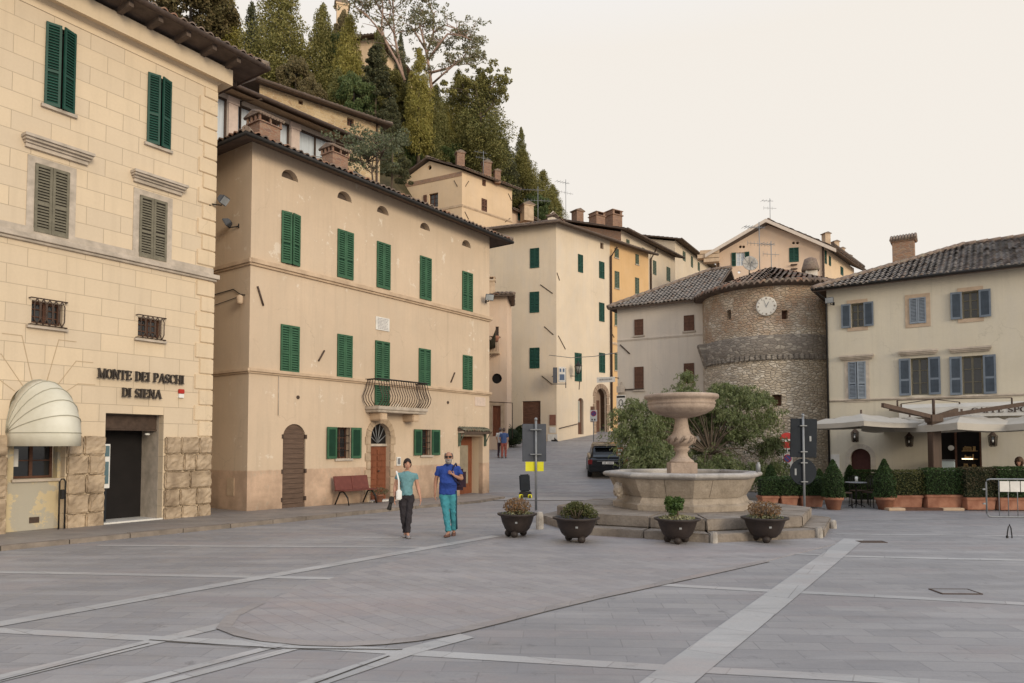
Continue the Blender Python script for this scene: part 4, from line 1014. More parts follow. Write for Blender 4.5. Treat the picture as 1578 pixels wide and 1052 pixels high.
# arched shop door and arched passage
u0, u1 = F.u_(890.5), F.u_(899); _, z1 = F.uv(895, 613); _, zg = F.uv(895, 669); 
F.holes.append(arch(u0, u1, zg, z1, 10)); bm = NBM(); prism(bm, arch(u0 - .02, u1 + .02, zg, z1 + .02, 10), .2, .24); D = F.part('narrow_door', bm, M_brown)
bm = NBM(); prism(bm, arch(u0 + .2, u1 - .2, zg + .9, z1 - .2, 10), .17, .198); F.part('glass', bm, simple('milky_glass', (.33, .32, .28), .3, .1, 3, 0), D)
u0, u1 = F.u_(918), F.u_(934.5); _, z1 = F.uv(926, 598); _, zg = F.uv(925, 660)
F.holes.append(arch(u0, u1, zg - .4, z1, 12)); bm = NBM(); prism(bm, arch(u0, u1, zg - .4, z1, 12), .6, .64); D = F.part('arched_doorway', bm, plaster('arch_infill', (.34, .25, .19)))
bm = NBM(); box(bm, u0 + .25, .5, zg - .4, u1 - .25, .59, F.uv(926, 616)[1]); F.part('door', bm, M_brown, D)
bm = NBM(); r = (u1 - u0)/2; cu = (u0+u1)/2; zc_ = z1 - r
for k in range(9):
    a0, a1 = math.pi*k/9 + .02, math.pi*(k+1)/9 - .02; prism(bm, [(cu + q*math.cos(a), zc_ + q*math.sin(a)) for q, a in ((r, a0), (r+.35, a0), (r+.35, a1), (r, a1))], -.05, .05)
for s_ in (-1, 1):
    for k in range(5):
        a, b = sorted((cu + s_*r, cu + s_*(r + (.35 if k % 2 else .28)))); hh = (zc_ - zg + .4) / 5; box(bm, a, -.05, zg - .4 + k*hh + .02, b, .05, zg - .4 + (k+1)*hh - .02)
F.part('arch_surround', bm, simple('brown_arch_stone', (.30, .22, .16), .9, .2, 3, .4), D)
bm = NBM(); a_, b_ = F.uv(910, 626), F.uv(915.5, 650); box(bm, a_[0], -.05, b_[1], b_[0], 0, a_[1]); F.part('notice_case', bm, M_brown)
for a, b in (((858, 420), (862, 432)), ((860, 517), (871, 538)), ((893, 587), (892, 600))): anchor_bar(F, a, b)
F.done(rect(0, -1, LO, ZD + .1), .2)
G = Face(B, PL_ - ul * 3.0, ul, M_pale); g3 = 3.0 + (P0 - PL_).length
GL_ = G
win_many(G, [((817, 383), (831, 412)), ((816.5, 450), (831, 481)), ((816.5, 536), (831.5, 567))], M_dgreen, .10)
a, b = (805, 618), (833, 656); u0, z1 = G.uv(*a); u1, z0 = G.uv(*b); G.holes.append(rect(u0, z0 - 1.2, u1, z1)); bm = NBM(); box(bm, u0, .12, z0 - 1.2, u1, .16, z1)
for k in range(6): box(bm, u0 + .02, .105, z0 - 1.1 + (z1 - z0 + 1.1) * k / 6, u1 - .02, .118, z0 - 1.1 + (z1 - z0 + 1.1) * (k + .92) / 6)
D = G.part('garage_door', bm, M_brown); D['label'] = 'dark brown square garage door'
a, b = (778, 602), (787.5, 613); window(G, a, b, None, 'bare', frame_mat=M_brown)
for a, b in (((833, 438.5), (852, 452)), ((839, 503), (853, 515.5)), ((835, 579), (851, 592))): anchor_bar(G, a, b)
a_, b_ = G.uv(847, 639), G.uv(856.5, 655); bm = NBM(); box(bm, a_[0], -.04, b_[1], b_[0], 0, a_[1]); BB = G.part('notice_board', bm, simple('faded_red_board', (.22, .10, .07), .8, .2)); 
bm = NBM(); z_ = b_[1] - .12; box(bm, a_[0], -.04, z_ - .42, b_[0], 0, z_); G.part('small_notice', bm, M_marble, BB)
bm = NBM(); box(bm, a_[0] - .15, -.04, z_ - 1.55, b_[0] + .12, 0, z_ - .52); AD = G.part('arrow_sign', bm, M_marble)
bm = NBM(); cxx = (a_[0] + b_[0]) / 2; zz = z_ - 1.05; prism(bm, [(cxx - .1, zz + .12), (cxx + .12, zz + .12), (cxx + .12, zz + .3), (cxx + .45, zz), (cxx + .12, zz - .3), (cxx + .12, zz - .12), (cxx - .1, zz - .12)], -.046, -.041); G.part('arrow', bm, M_black, AD)
bm = NBM(); box(bm, a_[0] - .05, -.04, z_ - 2.1, b_[0] - .05, 0, z_ - 1.65); G.part('small_notice', bm, M_black, BB)
G.done(rect(0, -1, g3, ZD + .1), .15)
bm = NBM(); # handrail along the street front
a_, b_ = F.uv(860.5, 660), F.uv(889, 653); tube(bm, [(a_[0], -.1, a_[1]), (b_[0], -.1, b_[1])], .035, 6); F.part('handrail', bm, M_rust)
back = -ul * 11
LW = F.p + F.u * F.u_(1001)
cs = [P0, LW, LW + back, P0 + back]
c, rl, rr, _ = roof(B, cs, ZD + .1, (.75, .1, .6, .75), .30, ('hip', 'gable'), tw=.3, tl=.5)
gutter(B, [c[3], c[0], c[1]], .09, M_eave)
pipe(B, [F.pt(F.u_(943), ZD - .5, -.6), F.pt(LO, ZD - 1.2, -.1), F.pt(LO, 3.2, -.1)], .09)
# small annex with a balcony, left of it
B = thing('small_annex', 'narrow pink cream annex with a tiny iron balcony in front of the tall corner house', 'house', at(781, 455, 44))
p1 = at(781, 455, 44); p1.z = 0; p0 = at(690, 455, 44.6); p0.z = 0; F = Face(B, p0, p1 - p0, M_pinkish); ZC = at(781, 455, 44).z
window(F, (763.5, 503), (768.5, 521), None, 'bare', frame_mat=M_rust, depth=.12)
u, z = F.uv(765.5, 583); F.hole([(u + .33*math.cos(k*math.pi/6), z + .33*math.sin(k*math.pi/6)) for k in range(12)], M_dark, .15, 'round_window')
u0, z1 = F.uv(759, 625); u1, z0 = F.uv(771.5, 672); F.holes.append(rect(u0, z0, u1, z1)); bm = NBM(); box(bm, u0, .15, z0, u1, .2, z1); D = F.part('door', bm, M_door)
bm = NBM(); box(bm, u0 - .25, -.04, z0, u0 - .01, .05, z1); box(bm, u1 + .01, -.04, z0, u1 + .25, .05, z1); box(bm, u0 - .25, -.04, z1 + .01, u1 + .25, .05, z1 + .25); F.part('door_frame', bm, M_string, D)
u0, u1 = F.u_(751.5), F.u_(771); zz = F.uv(760, 543)[1]; zt_ = F.uv(760, 520)[1]; bm = NBM(); rbox(bm, u0, -.6, zz - .14, u1, .02, zz, .02); prism(bm, [(u1 - .9, zz - .55), (u1 - .5, zz - .141), (u0, zz - .141)], -.4, 0); BLc = F.part('balcony', bm, M_string)
bm = NBM()
for k in range(9): x = u0 + .04 + (u1 - u0 - .08)*k/8; tube(bm, [(x, -.56, zz), (x, -.66, zz + .3), (x, -.56, zt_)], .016, 4)
tube(bm, [(u0, -.56, zt_), (u1, -.56, zt_), (u1, 0, zt_)], .025, 5); F.part('railing', bm, M_rust, BLc)
a_ = F.uv(766, 520); bm = NBM(); lathe(bm, [(.16, a_[1] - .35), (.26, a_[1] - .05), (.26, a_[1])], 10, Matrix.Translation((a_[0], -.56, 0))); F.part('hanging_pot', bm, M_terra, BLc)
bm = NBM(); a_, b_ = F.uv(752, 620), F.uv(793, 624); tube(bm, [(a_[0], -.9, a_[1]), (b_[0], -.9, a_[1]-.1), (b_[0], -.9, a_[1] - 2.3)], .03, 5); F.part('pergola_rail', bm, M_rust)
F.done(rect(0, -1, (p1 - p0).length, ZC))
S = sidewall(B, p1, p1 + Vector((.3, 3.5, 0)), -1, ZC, M_pinkish); S.done(S.outline)
roof(B, [p0, p1, p1 + Vector((0, 3, 0)), p0 + Vector((0, 3, 0))], ZC + .05, (.45, .5, 0, 0), .25, ('gable', 'hip'), tw=.3, tl=.45)
chimney(B, at(757, 448, 45), .5, .85, 'slot', mat=M_string)
# ochre house in line with it
B = thing('ochre_house', 'narrow orange ochre house squeezed between the tall cream corner house and the next white one', 'house', DF.pt(LO, 0))
F = Face(B, DF.p, DF.u, M_ochre)
win_many(F, [((947, 382), (953, 398)), ((947, 417), (954, 445)), ((979, 391), (984, 408)), ((978.5, 427), (984.5, 454)), ((947, 478), (953, 502)), ((947, 544), (953, 571))], M_lgreen, .12, sill=M_stone)
anchor_bar(F, (942, 512), (946, 520)); F.done(rect(LO + .002, -1, F.u_(1001), ZD + .08))
string(F, LO + .01, F.u_(1001), F.uv(945, 527)[1] - .2, F.uv(945, 527)[1], .08, M_string)
E = sidewall(B, LW, LW + ud * 0 + Vector((-.7, 9, 0)), 0, ZD, M_ochre); E.done(E.outline)
# white house beyond
def farhouse(name, label, pa, pb, z, mat, wins, wmat, slope=.33, depth=9, ow=.8, endmat=None, ridge=None, ends=('gable', 'gable'), cat='house', tl=.5, string_y=None, gab_extra=0):
    a = pz(*pa, z); b = pz(*pb, z); a.z = b.z = 0; u = (b - a).normalized(); v = Vector((-u.y, u.x, 0)) * depth
    B = thing(name, label, cat, a); F = Face(B, a, u, mat)
    for w in wins: window(F, w[0], w[1], wmat, 'closed', st=.14, depth=.15)
    L = (b - a).length; F.done(rect(0, -1, L, z + .05))
    rise = (depth / 2 + ow) * slope
    g = (.5, (depth/2) * slope)
    E = sidewall(B, a + v, a, -1, z - .1, endmat or mat, gable=g if ends[0] == 'gable' else None); E.done(E.outline)
    E2 = sidewall(B, b, b + v, -1, z - .1, mat, gable=g if ends[1] == 'gable' else None); E2.done(E2.outline)
    c, rl, rr, _ = roof(B, [a, b, b + v, a + v], z + .1, (ow, .35, ow, .35), slope, ends, tw=.3, tl=tl)
    gutter(B, [c[0], c[1]], .09, M_eave)
    return B, F, rl, rr, c
Bf, Ff, rl, rr, cc = farhouse('white_terrace_house', 'off white house with a bare brick gable end above the tall corner house', (957, 355), (1040, 397), 19.6, M_pale, [(((965, 368), (969.5, 379))), ((1006, 400.5), (1011, 424)), ((1027, 410.5), (1032.5, 434)), ((989, 381), (993, 390))], M_lgreen, .32, 14, endmat=M_brick2)
pipe(Bf, [Ff.pt(Ff.u_(1003), 19.2, -.7), Ff.pt(Ff.u_(1003), 18.3, -.1), Ff.pt(Ff.u_(1003), 8, -.1)], .09)
for px, py, d, w, h, k in ((890, 338, 64, .8, .95, 'cap'), (920, 347, 60, 1.0, 1.0, 'slot'), (945, 350, 62, 1.15, 1.35, 'slot')):
    chimney(Bf, at(px, py, d), w, h, k, .6)
for k in range(12): pass
Bg, Fg, rl, rr, cc = farhouse('upper_terrace_house', 'last cream house of the row before the sky with a steeply falling dark eave', (1040, 370), (1098, 415), 22.8, M_pale, [((1052, 386), (1056, 403)), ((1064.5, 394), (1067.5, 412.5)), ((1075, 403), (1078, 418))], M_lgreen, .25, 16)
u_, z_ = 0, 0
T = thing('little_dormer_house', 'tiny gabled white dormer with dark opening on the roof ridge of the tall corner house', 'dormer', at(854, 330, 56))
p = at(844, 340, 55); q = at(861, 340, 55.6); p.z = q.z = 0; zz = at(852, 333, 55).z
Fd = Face(T, p, q - p, M_white2); Ld = (q - p).length; window(Fd, (848, 329.5), (854, 334.5), None, 'bare', frame_mat=M_brown)
Fd.done([(0, zz - 3), (Ld, zz - 3), (Ld, zz), (Ld/2, zz + .55), (0, zz)])
E = sidewall(T, q, q + Vector((1.0, 2.4, 0)), zz - 3, zz, M_white2); E.done(E.outline)
roof(T, [p, q, q + Vector((.9, 2.4, 0)), p + Vector((.9, 2.4, 0))], zz + .05, (.3, .3, 0, .3), .4, ('gable', 'gable'), axis='y', tw=.3, tl=.4)
B = thing('roofside_house', 'low pink house with one green shutter seen between the hill house and the dormer', 'house', at(800, 350, 60))
p = at(786, 330, 60); q = at(824, 345, 63); zz = at(792, 322, 60).z; p.z = q.z = 0; Fd = Face(B, p, q - p, M_pinkish)
window(Fd, (798, 328), (805, 342), M_dgreen, 'closed', st=.14); Fd.done(rect(0, zz - 8, (q-p).length, zz)); v = Vector((-3.5, 5, 0))
roof(B, [p, q, q + v, p + v], zz + .05, (.5, .4, 0, 0), .3, ('gable', 'gable'), tw=.3, tl=.5)
chimney(B, at(812, 333, 60.5), .9, 1.2, 'cap', .4, M_string)
# ================================================================== H gabled house on the hill
ZH = at(712, 262, 55).z
a = pz(712, 262, ZH); b = pz(789, 291, ZH); l = pz(614, 283, ZH + .0); a.z = b.z = l.z = 0
B = thing('hill_house', 'warm cream gabled house on the hillside above the palazzo roof', 'house', a)
u = (b - a).normalized(); v = (l - a); F = Face(B, a, u, M_yell)
for w in (((742, 305), (750, 327)), ((743, 276), (748, 287))): window(F, w[0], w[1], M_brown, 'closed', st=.14)
zs_ = F.uv(712, 316)[1]; string(F, 0, (b - a).length, zs_ - .12, zs_ + .08, .06, M_string)
for s_, e_ in (((722, 279), (717, 287)), ((783, 298), (788, 309)), ((716, 326), (722, 338)), ((786, 336), (778, 342))): anchor_bar(F, s_, e_)
F.done(rect(0, ZH - 14, (b - a).length, ZH))
E = Face(B, a + v, -v, M_yell); Lv = v.length
window(E, (661, 299), (675, 318), M_brown, 'bare', frame_mat=M_brown); u0, z1 = E.uv(653, 301); u1, z0 = E.uv(658, 312); bm = NBM(); box(bm, u0, -.07, z0, u1, -.02, z1); E.part('shutter', bm, M_brown)
zz = E.uv(712, 264)[1]; bm = NBM(); box(bm, 0, -.03, ZH - .45, Lv, 0, ZH - .1); E.part('brick_band', bm, M_brick2)
bm = NBM(); box(bm, 0, -.04, zs_ - .1, Lv, 0, zs_ + .08); E.part('string_course', bm, M_string)
for s_, e_ in (((700, 278), (705, 287)), ((624, 290), (620, 297))): anchor_bar(E, s_, e_)
uh, zh = E.uv(662, 258); E.holes.append([(uh + .2*math.cos(k*math.pi/5), zh + .2*math.sin(k*math.pi/5)) for k in range(10)])
gh = E.uv(657, 249)[1] - ZH
E.done([(0, ZH - 14), (Lv, ZH - 14), (Lv, ZH), (Lv * .5, ZH + gh), (0, ZH)])
sl = gh / (Lv / 2)
sinang = abs(u.cross(v.normalized()).z)
roof(B, [a, b, b + v, a + v], ZH + .15, (.55, .5, .55, .35), sl, ('gable', 'gable'), tw=.3, tl=.45)
chimney(B, at(709, 250, 57.5), .65, .95, 'cap', .3); chimney(B, at(750, 265, 57.5), .65, .95, 'cap', .3); chimney(B, at(766, 274, 57.5), .5, .7, 'cap', .3)
antenna('short aerial beside the chimneys of the hill house', at(745, 262, 56), 1.6, 5, .8, .4)
# ================================================================== I glazed top storey behind the palazzo, and stone house behind that
ZI = 17.55
a = pz(357, 133, ZI); b = pz(562, 220, ZI); a.z = b.z = 0; u = (b - a).normalized(); a = a - u * 3.0
B = thing('glazed_loggia_house', 'modern house with a glazed gallery and deep tiled eave above the palazzo roof', 'house', a)
inn_ = Vector((-u.y, u.x, 0)); F = Face(B, a + inn_ * 1.1, u, plaster('pale_grey_plaster', (.60, .52, .45))); Lb = (b - a).length - 1.0
cols = [F.u_(x) for x in (342, 356, 360, 361)]
ztop = F.uv(400, 172)[1]; zbot = ztop - 3.2
posts = [(F.u_(343.5), F.u_(358)), (F.u_(442), F.u_(455))]
segs = [(.2, posts[0][0]), (posts[0][1], posts[1][0]), (posts[1][1], Lb - .15)]
for (x0, x1) in segs: F.holes.append(rect(x0 + .02, zbot, x1 - .02, ztop))
for si, (x0, x1) in enumerate(segs):
    bm = NBM(); box(bm, x0, .16, zbot - .02, x1, .18, ztop + .02); W = F.part('window', bm, M_curtrefl); W['label'] = 'wide gallery window with curtains and bright reflection in the pane colour'
    fb = NBM(); n = max(1, round((x1 - x0) / 1.15))
    for k in range(n + 1): x = x0 + .02 + (x1 - x0 - .12) * k / n; box(fb, x, .08, zbot, x + .08, .158, ztop)
    box(fb, x0 + .02, .07, ztop - .09, x1 - .02, .159, ztop - .001); F.part('frame', fb, M_rust, W)
F.done(rect(0, 2, Lb, ztop + .2))
for (x0, x1) in posts: bm = NBM(); box(bm, x0, -.1, zbot, x1, -.003, ztop + .1); box(bm, x0 - .05, -.15, ztop - .2, x1 + .05, -.004, ztop + .1); F.part('pillar', bm, simple('pale_pillar', (.58, .47, .41), .85, .1))
E = sidewall(B, F.pt(Lb, 0), F.pt(Lb, 0, 6), 2, ztop + .2, M_pale); E.done(E.outline)
bm = NBM(); 
q = [F.pt(-.5, ZI - .05, -1.0), F.pt(Lb + .9, ZI - .05, -1.0), F.pt(Lb + .9, ztop + .25, 0.05), F.pt(-.5, ztop + .25, .05)]
bm.faces.new([bm.verts.new(p) for p in q]); obj('soffit', bm, simple('ochre_boarding', (.24, .155, .09), .9, .15), B, Matrix.Identity(4))
q2 = [F.pt(Lb + .9, ZI - .05, 6), F.pt(Lb, ztop + .25, 6)]
bm = NBM(); bm.faces.new([bm.verts.new(p) for p in (q[1], q2[0], q2[1], F.pt(Lb, ztop + .25, 0))]); obj('soffit', bm, M_eave, B, Matrix.Identity(4))
c, rl, rr, _ = roof(B, [F.pt(-.5, 0), F.pt(Lb, 0), F.pt(Lb, 0, 9), F.pt(-.5, 0, 9)], ZI + .3, (1.05, .95, .5, 0), .24, ('gable', 'hip'), mats=[tilemat('pale_worn_tiles', (.20, .13, .10), (.36, .27, .21), (.42, .36, .30)), M_eave])
gutter(B, [c[0], c[1], c[2]], .1, M_rust)
pipe(B, [c[0].lerp(c[1], (F.u_(372)) / Lb) + Vector((0, 0, -.1)), F.pt(F.u_(362), ztop + .1, -.06), F.pt(F.u_(362), zbot, -.06)], .06, M_rust)
ZS = 21.4
a = pz(400, 130, ZS); b = pz(586, 193, ZS); a.z = b.z = 0; u = (b - a).normalized()
M_rubble = masonry('golden_rubble', ((.52, .38, .22), (.62, .48, .30), (.44, .30, .18)), .35, .2, (.60, .49, .34), .6, .03)
B = thing('rubble_stone_house', 'golden rubble stone house behind the glazed gallery roof', 'house', a)
F = Face(B, a, u, M_rubble); Lr = (b - a).length
window(F, (535, 180), (545, 196), None, 'bare', frame_mat=M_brown); window(F, (460, 153), (467, 162), None, 'bare', frame_mat=M_brown)
F.done(rect(0, 4, Lr, ZS)); vv = Vector((-u.y, u.x, 0)) * 6
E = sidewall(B, b, b + vv, 4, ZS, M_rubble); E.done(E.outline)
pipe(B, [F.pt(F.u_(577), ZS, -.07), F.pt(F.u_(577), 8, -.07)], .06)
c, rl, rr, _ = roof(B, [a, b, b + vv, a + vv], ZS + .1, (.6, .5, .5, .4), .28, ('gable', 'hip'), tw=.28)
gutter(B, [c[0], c[1]], .08, M_eave)
T = thing('terrace_railing', 'grey slatted balcony railing beside the glazed gallery under the small olive tree', 'railing', at(560, 262, 33))
bm = NBM(); p = at(545, 268, 33.5); q = at(602, 300, 36); n = 26
for k in range(n + 1): w = lerp(p, q, k / n); box(bm, w.x - .03, w.y - .02, w.z - 2.2, w.x + .03, w.y + .02, w.z + .1)
obj('slats', bm, simple('pale_slats', (.42, .40, .37), .8, .15), T, Matrix.Identity(4)); bm = NBM(); tube(bm, [p + Vector((0, 0, .12)), q + Vector((0, 0, .12))], .05, 5); obj('handrail', bm, M_grey, T, Matrix.Identity(4))
# ================================================================== J villa among the trees
dV = 72; ZV = at(578, 62, dV).z
a = pz(578, 60, ZV); b = pz(628, 118, ZV); l = pz(535, 64, ZV); a.z = b.z = l.z = 0
B = thing('hilltop_villa', 'yellow stone villa with dark roof half hidden among the cypresses at the top', 'villa', a)
ub_ = (b - a).normalized() * 12; vb_ = (l - a).normalized() * 6
F = Face(B, a, ub_, M_yell); window(F, (590, 85), (594, 93), None, 'bare', frame_mat=M_brown); F.done(rect(0, ZV - 12, 12, ZV)); E = Face(B, a + vb_, -vb_, M_yell); window(E, (553, 78), (557, 86), None, 'bare', frame_mat=M_brown); E.done(rect(0, ZV - 12, 6, ZV))
roof(B, [a, a + ub_, a + ub_ + vb_, a + vb_], ZV + .1, (1.0, .8, .8, 1.0), .2, ('hip', 'hip'), tw=.35, tl=.6)
chimney(B, at(527, 45, dV + 2), 1.2, 3.4, 'cap', .3, M_yell)
# ================================================================== K pink gabled house over the tower
dK = 56; ZK = at(1185, 383, dK).z
a = pz(1103, 386, ZK); b = pz(1267, 383, ZK); a.z = b.z = 0; a.y = dK + 2; b.y = dK
a = at(1103, 386, 57.5); b = at(1267, 380, 55.5); ZK = b.z; a.z = b.z = 0; u = (b - a).normalized(); L = (b - a).length
r_ = pz(1316, 414, ZK); r_.z = 0; w_ = (r_ - b)
B = thing('pink_gabled_house', 'peach pink gabled house with a white verge rising behind the stone tower', 'house', a)
F = Face(B, a, u, M_pinkish)
u0, z1 = F.uv(1134, 389); u1, z0 = F.uv(1148, 409)
window(F, None, None, M_dgreen, 'open', st=.12, rawuv=(u0, z0, u1, z1), depth=.15, pane=M_curtrefl); window(F, (1216, 382), (1231, 403), M_dgreen, 'closed', st=.12)
gh = F.uv(1182, 344)[1] - ZK
for px, py in ((1141, 380), (1146, 380), (1223, 374), (1229, 374), (1139, 419)):
    uu, zz = F.uv(px, py); F.holes.append([(uu + .12*math.cos(k*math.pi/4), zz + .12*math.sin(k*math.pi/4)) for k in range(8)])
uA, uB = F.u_(1103), F.u_(1267); um = F.u_(1182)
F.done([(0, ZK - 12), (L, ZK - 12), (L, ZK + .1), (um, ZK + gh), (0, ZK - .15)])
E = Face(B, b, w_, M_yell); window(E, (1270.5, 385), (1273.5, 407), M_dgreen, 'closed', st=.14); window(E, (1277, 394), (1280, 410), M_dgreen, 'closed', st=.14); window(E, (1295, 410), (1299, 425), M_dgreen, 'closed', st=.14)  # side wall yellower than the front, its sunlight put into the plaster colour
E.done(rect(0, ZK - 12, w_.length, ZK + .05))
vK = w_
roof(B, [a, b, b + vK, a + vK], ZK + .15, (.9, .75, .3, .75), gh / (L / 2) * .97, ('gable', 'gable'), axis='y', tw=.3, tl=.5)
bm = NBM(); sK = gh / (L / 2)
for s_, ue in ((-1, -.9), (1, L + .85)):
    zc_ = ZK + gh + .12; ze_ = zc_ - abs(ue - um) * sK
    if s_ < 0: prism(bm, [(ue, ze_ - .28), (um, zc_ - .28), (um, zc_), (ue, ze_)], -.95, -.84)
    else: prism(bm, [(um + .002, zc_ - .28), (ue, ze_ - .28), (ue, ze_), (um + .002, zc_)], -.95, -.84)
F.part('verge_board', bm, simple('verge_cream', (.58, .50, .43), .8, .1))
bm = NBM(); zz = F.uv(1103, 388)[1]
for k, (e, h) in enumerate(((.1, 0), (.0, -.35), (.25, -.7))): box(bm, -1.5 + e*2, -.8, zz + h - .3, .25, -.01, zz + h + .0)
F.part('box_gutter', bm, M_string); pipe(B, [F.pt(.2, zz - 1, -.1), F.pt(.2, ZK - 10, -.1)], .09); pipe(B, [F.pt(L + .05, ZK, -.1), F.pt(L + .05, ZK - 10, -.1)], .09)
bm = NBM(); lathe(bm, [(.45, 0), (.5, .35), (.3, .65), (.02, .72)], 12); obj('chimney', bm, M_brick, B, F.pt(F.u_(1199), F.uv(1199, 347)[1], 1.5))
bm = NBM(); uu, zz = F.uv(1223, 407)
for k in range(2): box(bm, uu - .25 + .0, -.3, zz - .1 - .35*k, uu + .25, -.02, zz - .04 - .35*k)
F.part('pot_shelf', bm, M_rust)
gutter(B, [E.pt(0, ZK + .05, -.8), E.pt(w_.length, ZK + .05, -.8)], .15, M_eave)
for k, (px, py) in enumerate(((1273, 366), (1287, 378), (1296, 388), (1307, 399))): chimney(B, at(px, py + 2, 58 + k * 4), .5, .55, 'cap', .2, M_string)
antenna('tall thin television aerial with many rods in front of the pink gabled house', at(1171, 430, 38), 3.2, 7, .9, .2)
antenna('low cross shaped aerial right of the tall one in front of the pink gable', at(1189, 425, 37), 1.9, 4, .6, .2)
antenna('faint aerial on the left end of the pale roofs behind the brick gable', at(872, 330, 62), 3.2, 5, 1.0, .5)
antenna('forked television aerial with cross rods by the hill house', at(829, 345, 52), 2.9, 8, 1.3, .1)
antenna('aerial above the ridge of the pink gabled house', at(1187, 345, 58), 2.2, 3, .7, .1)
# ================================================================== L white low house
a = at(951, 474, 33.0); b = at(1096, 461, 30.8); ZL = (a.z + b.z) / 2; a.z = b.z = 0
B = thing('low_white_house', 'low grey white house with brown shuttered windows joined to the stone tower', 'house', a)
u = (b - a).normalized(); L = (b - a).length; F = Face(B, a, u, M_white2); LF = F
for w in (((978, 492.5), (991.5, 516)), ((1054, 486.5), (1070, 509)), ((978, 565.5), (992, 600)), ((1054, 560), (1070, 590))): window(F, w[0], w[1], M_brown, 'closed', st=.09, solid=True, sill=M_stone)
zz = F.uv(1000, 519.5)[1]; string(F, 0, L, zz - .1, zz + .02, .04, M_white2); zz = F.uv(953, 601)[1]
bm = NBM(); tube(bm, [(.1, -.05, zz), (1.3, -.05, zz + .02)], .03, 5); F.part('cable', bm, M_rust)
anchor_bar(F, (956, 531), (971, 545))
F.done(rect(0, 0, L, ZL + .05)); v = Vector((-u.y, u.x, 0)) * 7.5
E = sidewall(B, a + v, a, 0, ZL + .05, M_white2); E.done(E.outline)
roof(B, [a, b, b + v, a + v], ZL + .1, (.35, .1, .3, .35), .54, ('hip', 'gable'), mats=[M_tile2, M_eave], tw=.19, tl=.3)
# ================================================================== M round stone tower
tc = at(1190, 640, 30.2); tc.z = 0; TR = (at(1190, 600, 30.2) - at(1087, 600, 30.2)).length * .985
B = thing('round_stone_tower', 'round stone and brick tower with a white clock face and a worn tiled cap', 'tower', tc)
M_tow = masonry('tower_stone', ((.72, .62, .49), (.45, .375, .295), (.80, .72, .61)), .21, .095, (.36, .31, .25), .9, .035, brickz=6.15, cyl=TR)
M_band = masonry('dark_tower_stone', ((.34, .30, .26), (.23, .20, .175), (.46, .41, .35)), .22, .10, (.20, .18, .155), .6, .03, cyl=TR)
zt = at(1190, 436, 30.2 - TR).z
def tang(px, py):                                      # angle and height on the tower of a line of sight
    r = ray(px, py); ox, oy = -tc.x, -tc.y; A2 = r.x**2 + r.y**2; Bq = 2*(r.x*ox + r.y*oy); Cq = ox*ox + oy*oy - TR*TR
    t = (-Bq - math.sqrt(max(0, Bq*Bq - 4*A2*Cq))) / (2*A2); p = C0 + r * t; return math.atan2(p.y - tc.y, p.x - tc.x), p.z
tw_ = []
for a_, b_ in (((1120, 478), (1126.5, 491.5)), ((1204.5, 478), (1214, 491.5)), ((1190, 608), (1205, 625))):
    A0, Z1 = tang(*a_); A1, Z0 = tang(*b_); tw_.append((min(A0, A1), max(A0, A1), Z0, Z1))
angs = sorted(set([round(-math.pi + 2*math.pi*k/72, 5) for k in range(73)] + [round(x, 5) for w in tw_ for x in w[:2]]))
zs_l = sorted(set([0.0, 1.5, 3, 4.3, zt + .2] + [round(x, 4) for w in tw_ for x in w[2:]]))
bm = NBM(); vd = {}
def tv(a, z, r=TR):
    k = (round(a % (2*math.pi), 4) % round(2*math.pi, 4), z, r)
    if k not in vd: vd[k] = bm.verts.new((r * math.cos(a), r * math.sin(a), z))
    return vd[k]
for i in range(len(angs) - 1):
    for j in range(len(zs_l) - 1):
        am = (angs[i] + angs[i+1])/2; zm = (zs_l[j] + zs_l[j+1])/2
        if any(w[0] < am < w[1] and w[2] < zm < w[3] for w in tw_): continue
        f = bm.faces.new((tv(angs[i], zs_l[j]), tv(angs[i+1], zs_l[j]), tv(angs[i+1], zs_l[j+1]), tv(angs[i], zs_l[j+1]))); f.smooth = True
for w in tw_:
    P = [(w[0], w[2]), (w[1], w[2]), (w[1], w[3]), (w[0], w[3])]
    for k in range(4):
        (a0, z0), (a1, z1) = P[k], P[(k+1) % 4]; bm.faces.new((tv(a0, z0), tv(a1, z1), tv(a1, z1, TR - .3), tv(a0, z0, TR - .3)))
obj('wall', bm, M_tow, B)
# object coordinates on the drum: unrolled masonry comes from x+y, so the pattern stays stone sized
for w in tw_:
    bm = NBM(); n = 4; lo = [bm.verts.new(((TR-.28)*math.cos(w[0]+(w[1]-w[0])*k/n), (TR-.28)*math.sin(w[0]+(w[1]-w[0])*k/n), w[2])) for k in range(n+1)]; hi = [bm.verts.new(v.co + Vector((0, 0, w[3]-w[2]))) for v in lo]
    for k in range(n): bm.faces.new((lo[k], lo[k+1], hi[k+1], hi[k]))
    obj('window', bm, M_brown, B)
zb1 = tang(1180, 517)[1]; zb0 = tang(1180, 545)[1]
bm = NBM(); lathe(bm, [(TR, zb0 - .12), (TR + .04, zb0), (TR + .05, zb1 - .08), (TR + .0, zb1 + .03)], 72, cap=False); obj('dark_stone_band', bm, M_band, B)
bm = NBM()
for k in range(44):
    a = math.pi + math.pi * (k + .5) / 44; 
    M = Matrix.Rotation(a, 4, 'Z'); rbox(bm, TR - .1, -.09, zb0 - .26, TR + .09, .09, zb0 - .02, .03, M)
obj('corbel', bm, M_band, B)
aL = tang(1092, 540)[0]; bm = NBM(); M = Matrix.Rotation(aL - .12, 4, 'Z')
t = bmesh.new(); prism(t, [(TR - .15, zb0 - .45), (TR + .03, zb0 - .3), (TR + .34, zb1 - .1), (TR + .34, zb1), (TR - .15, zb1 + .05)], -.16, .16); merge(bm, t, M); obj('corbel', bm, M_band, B)
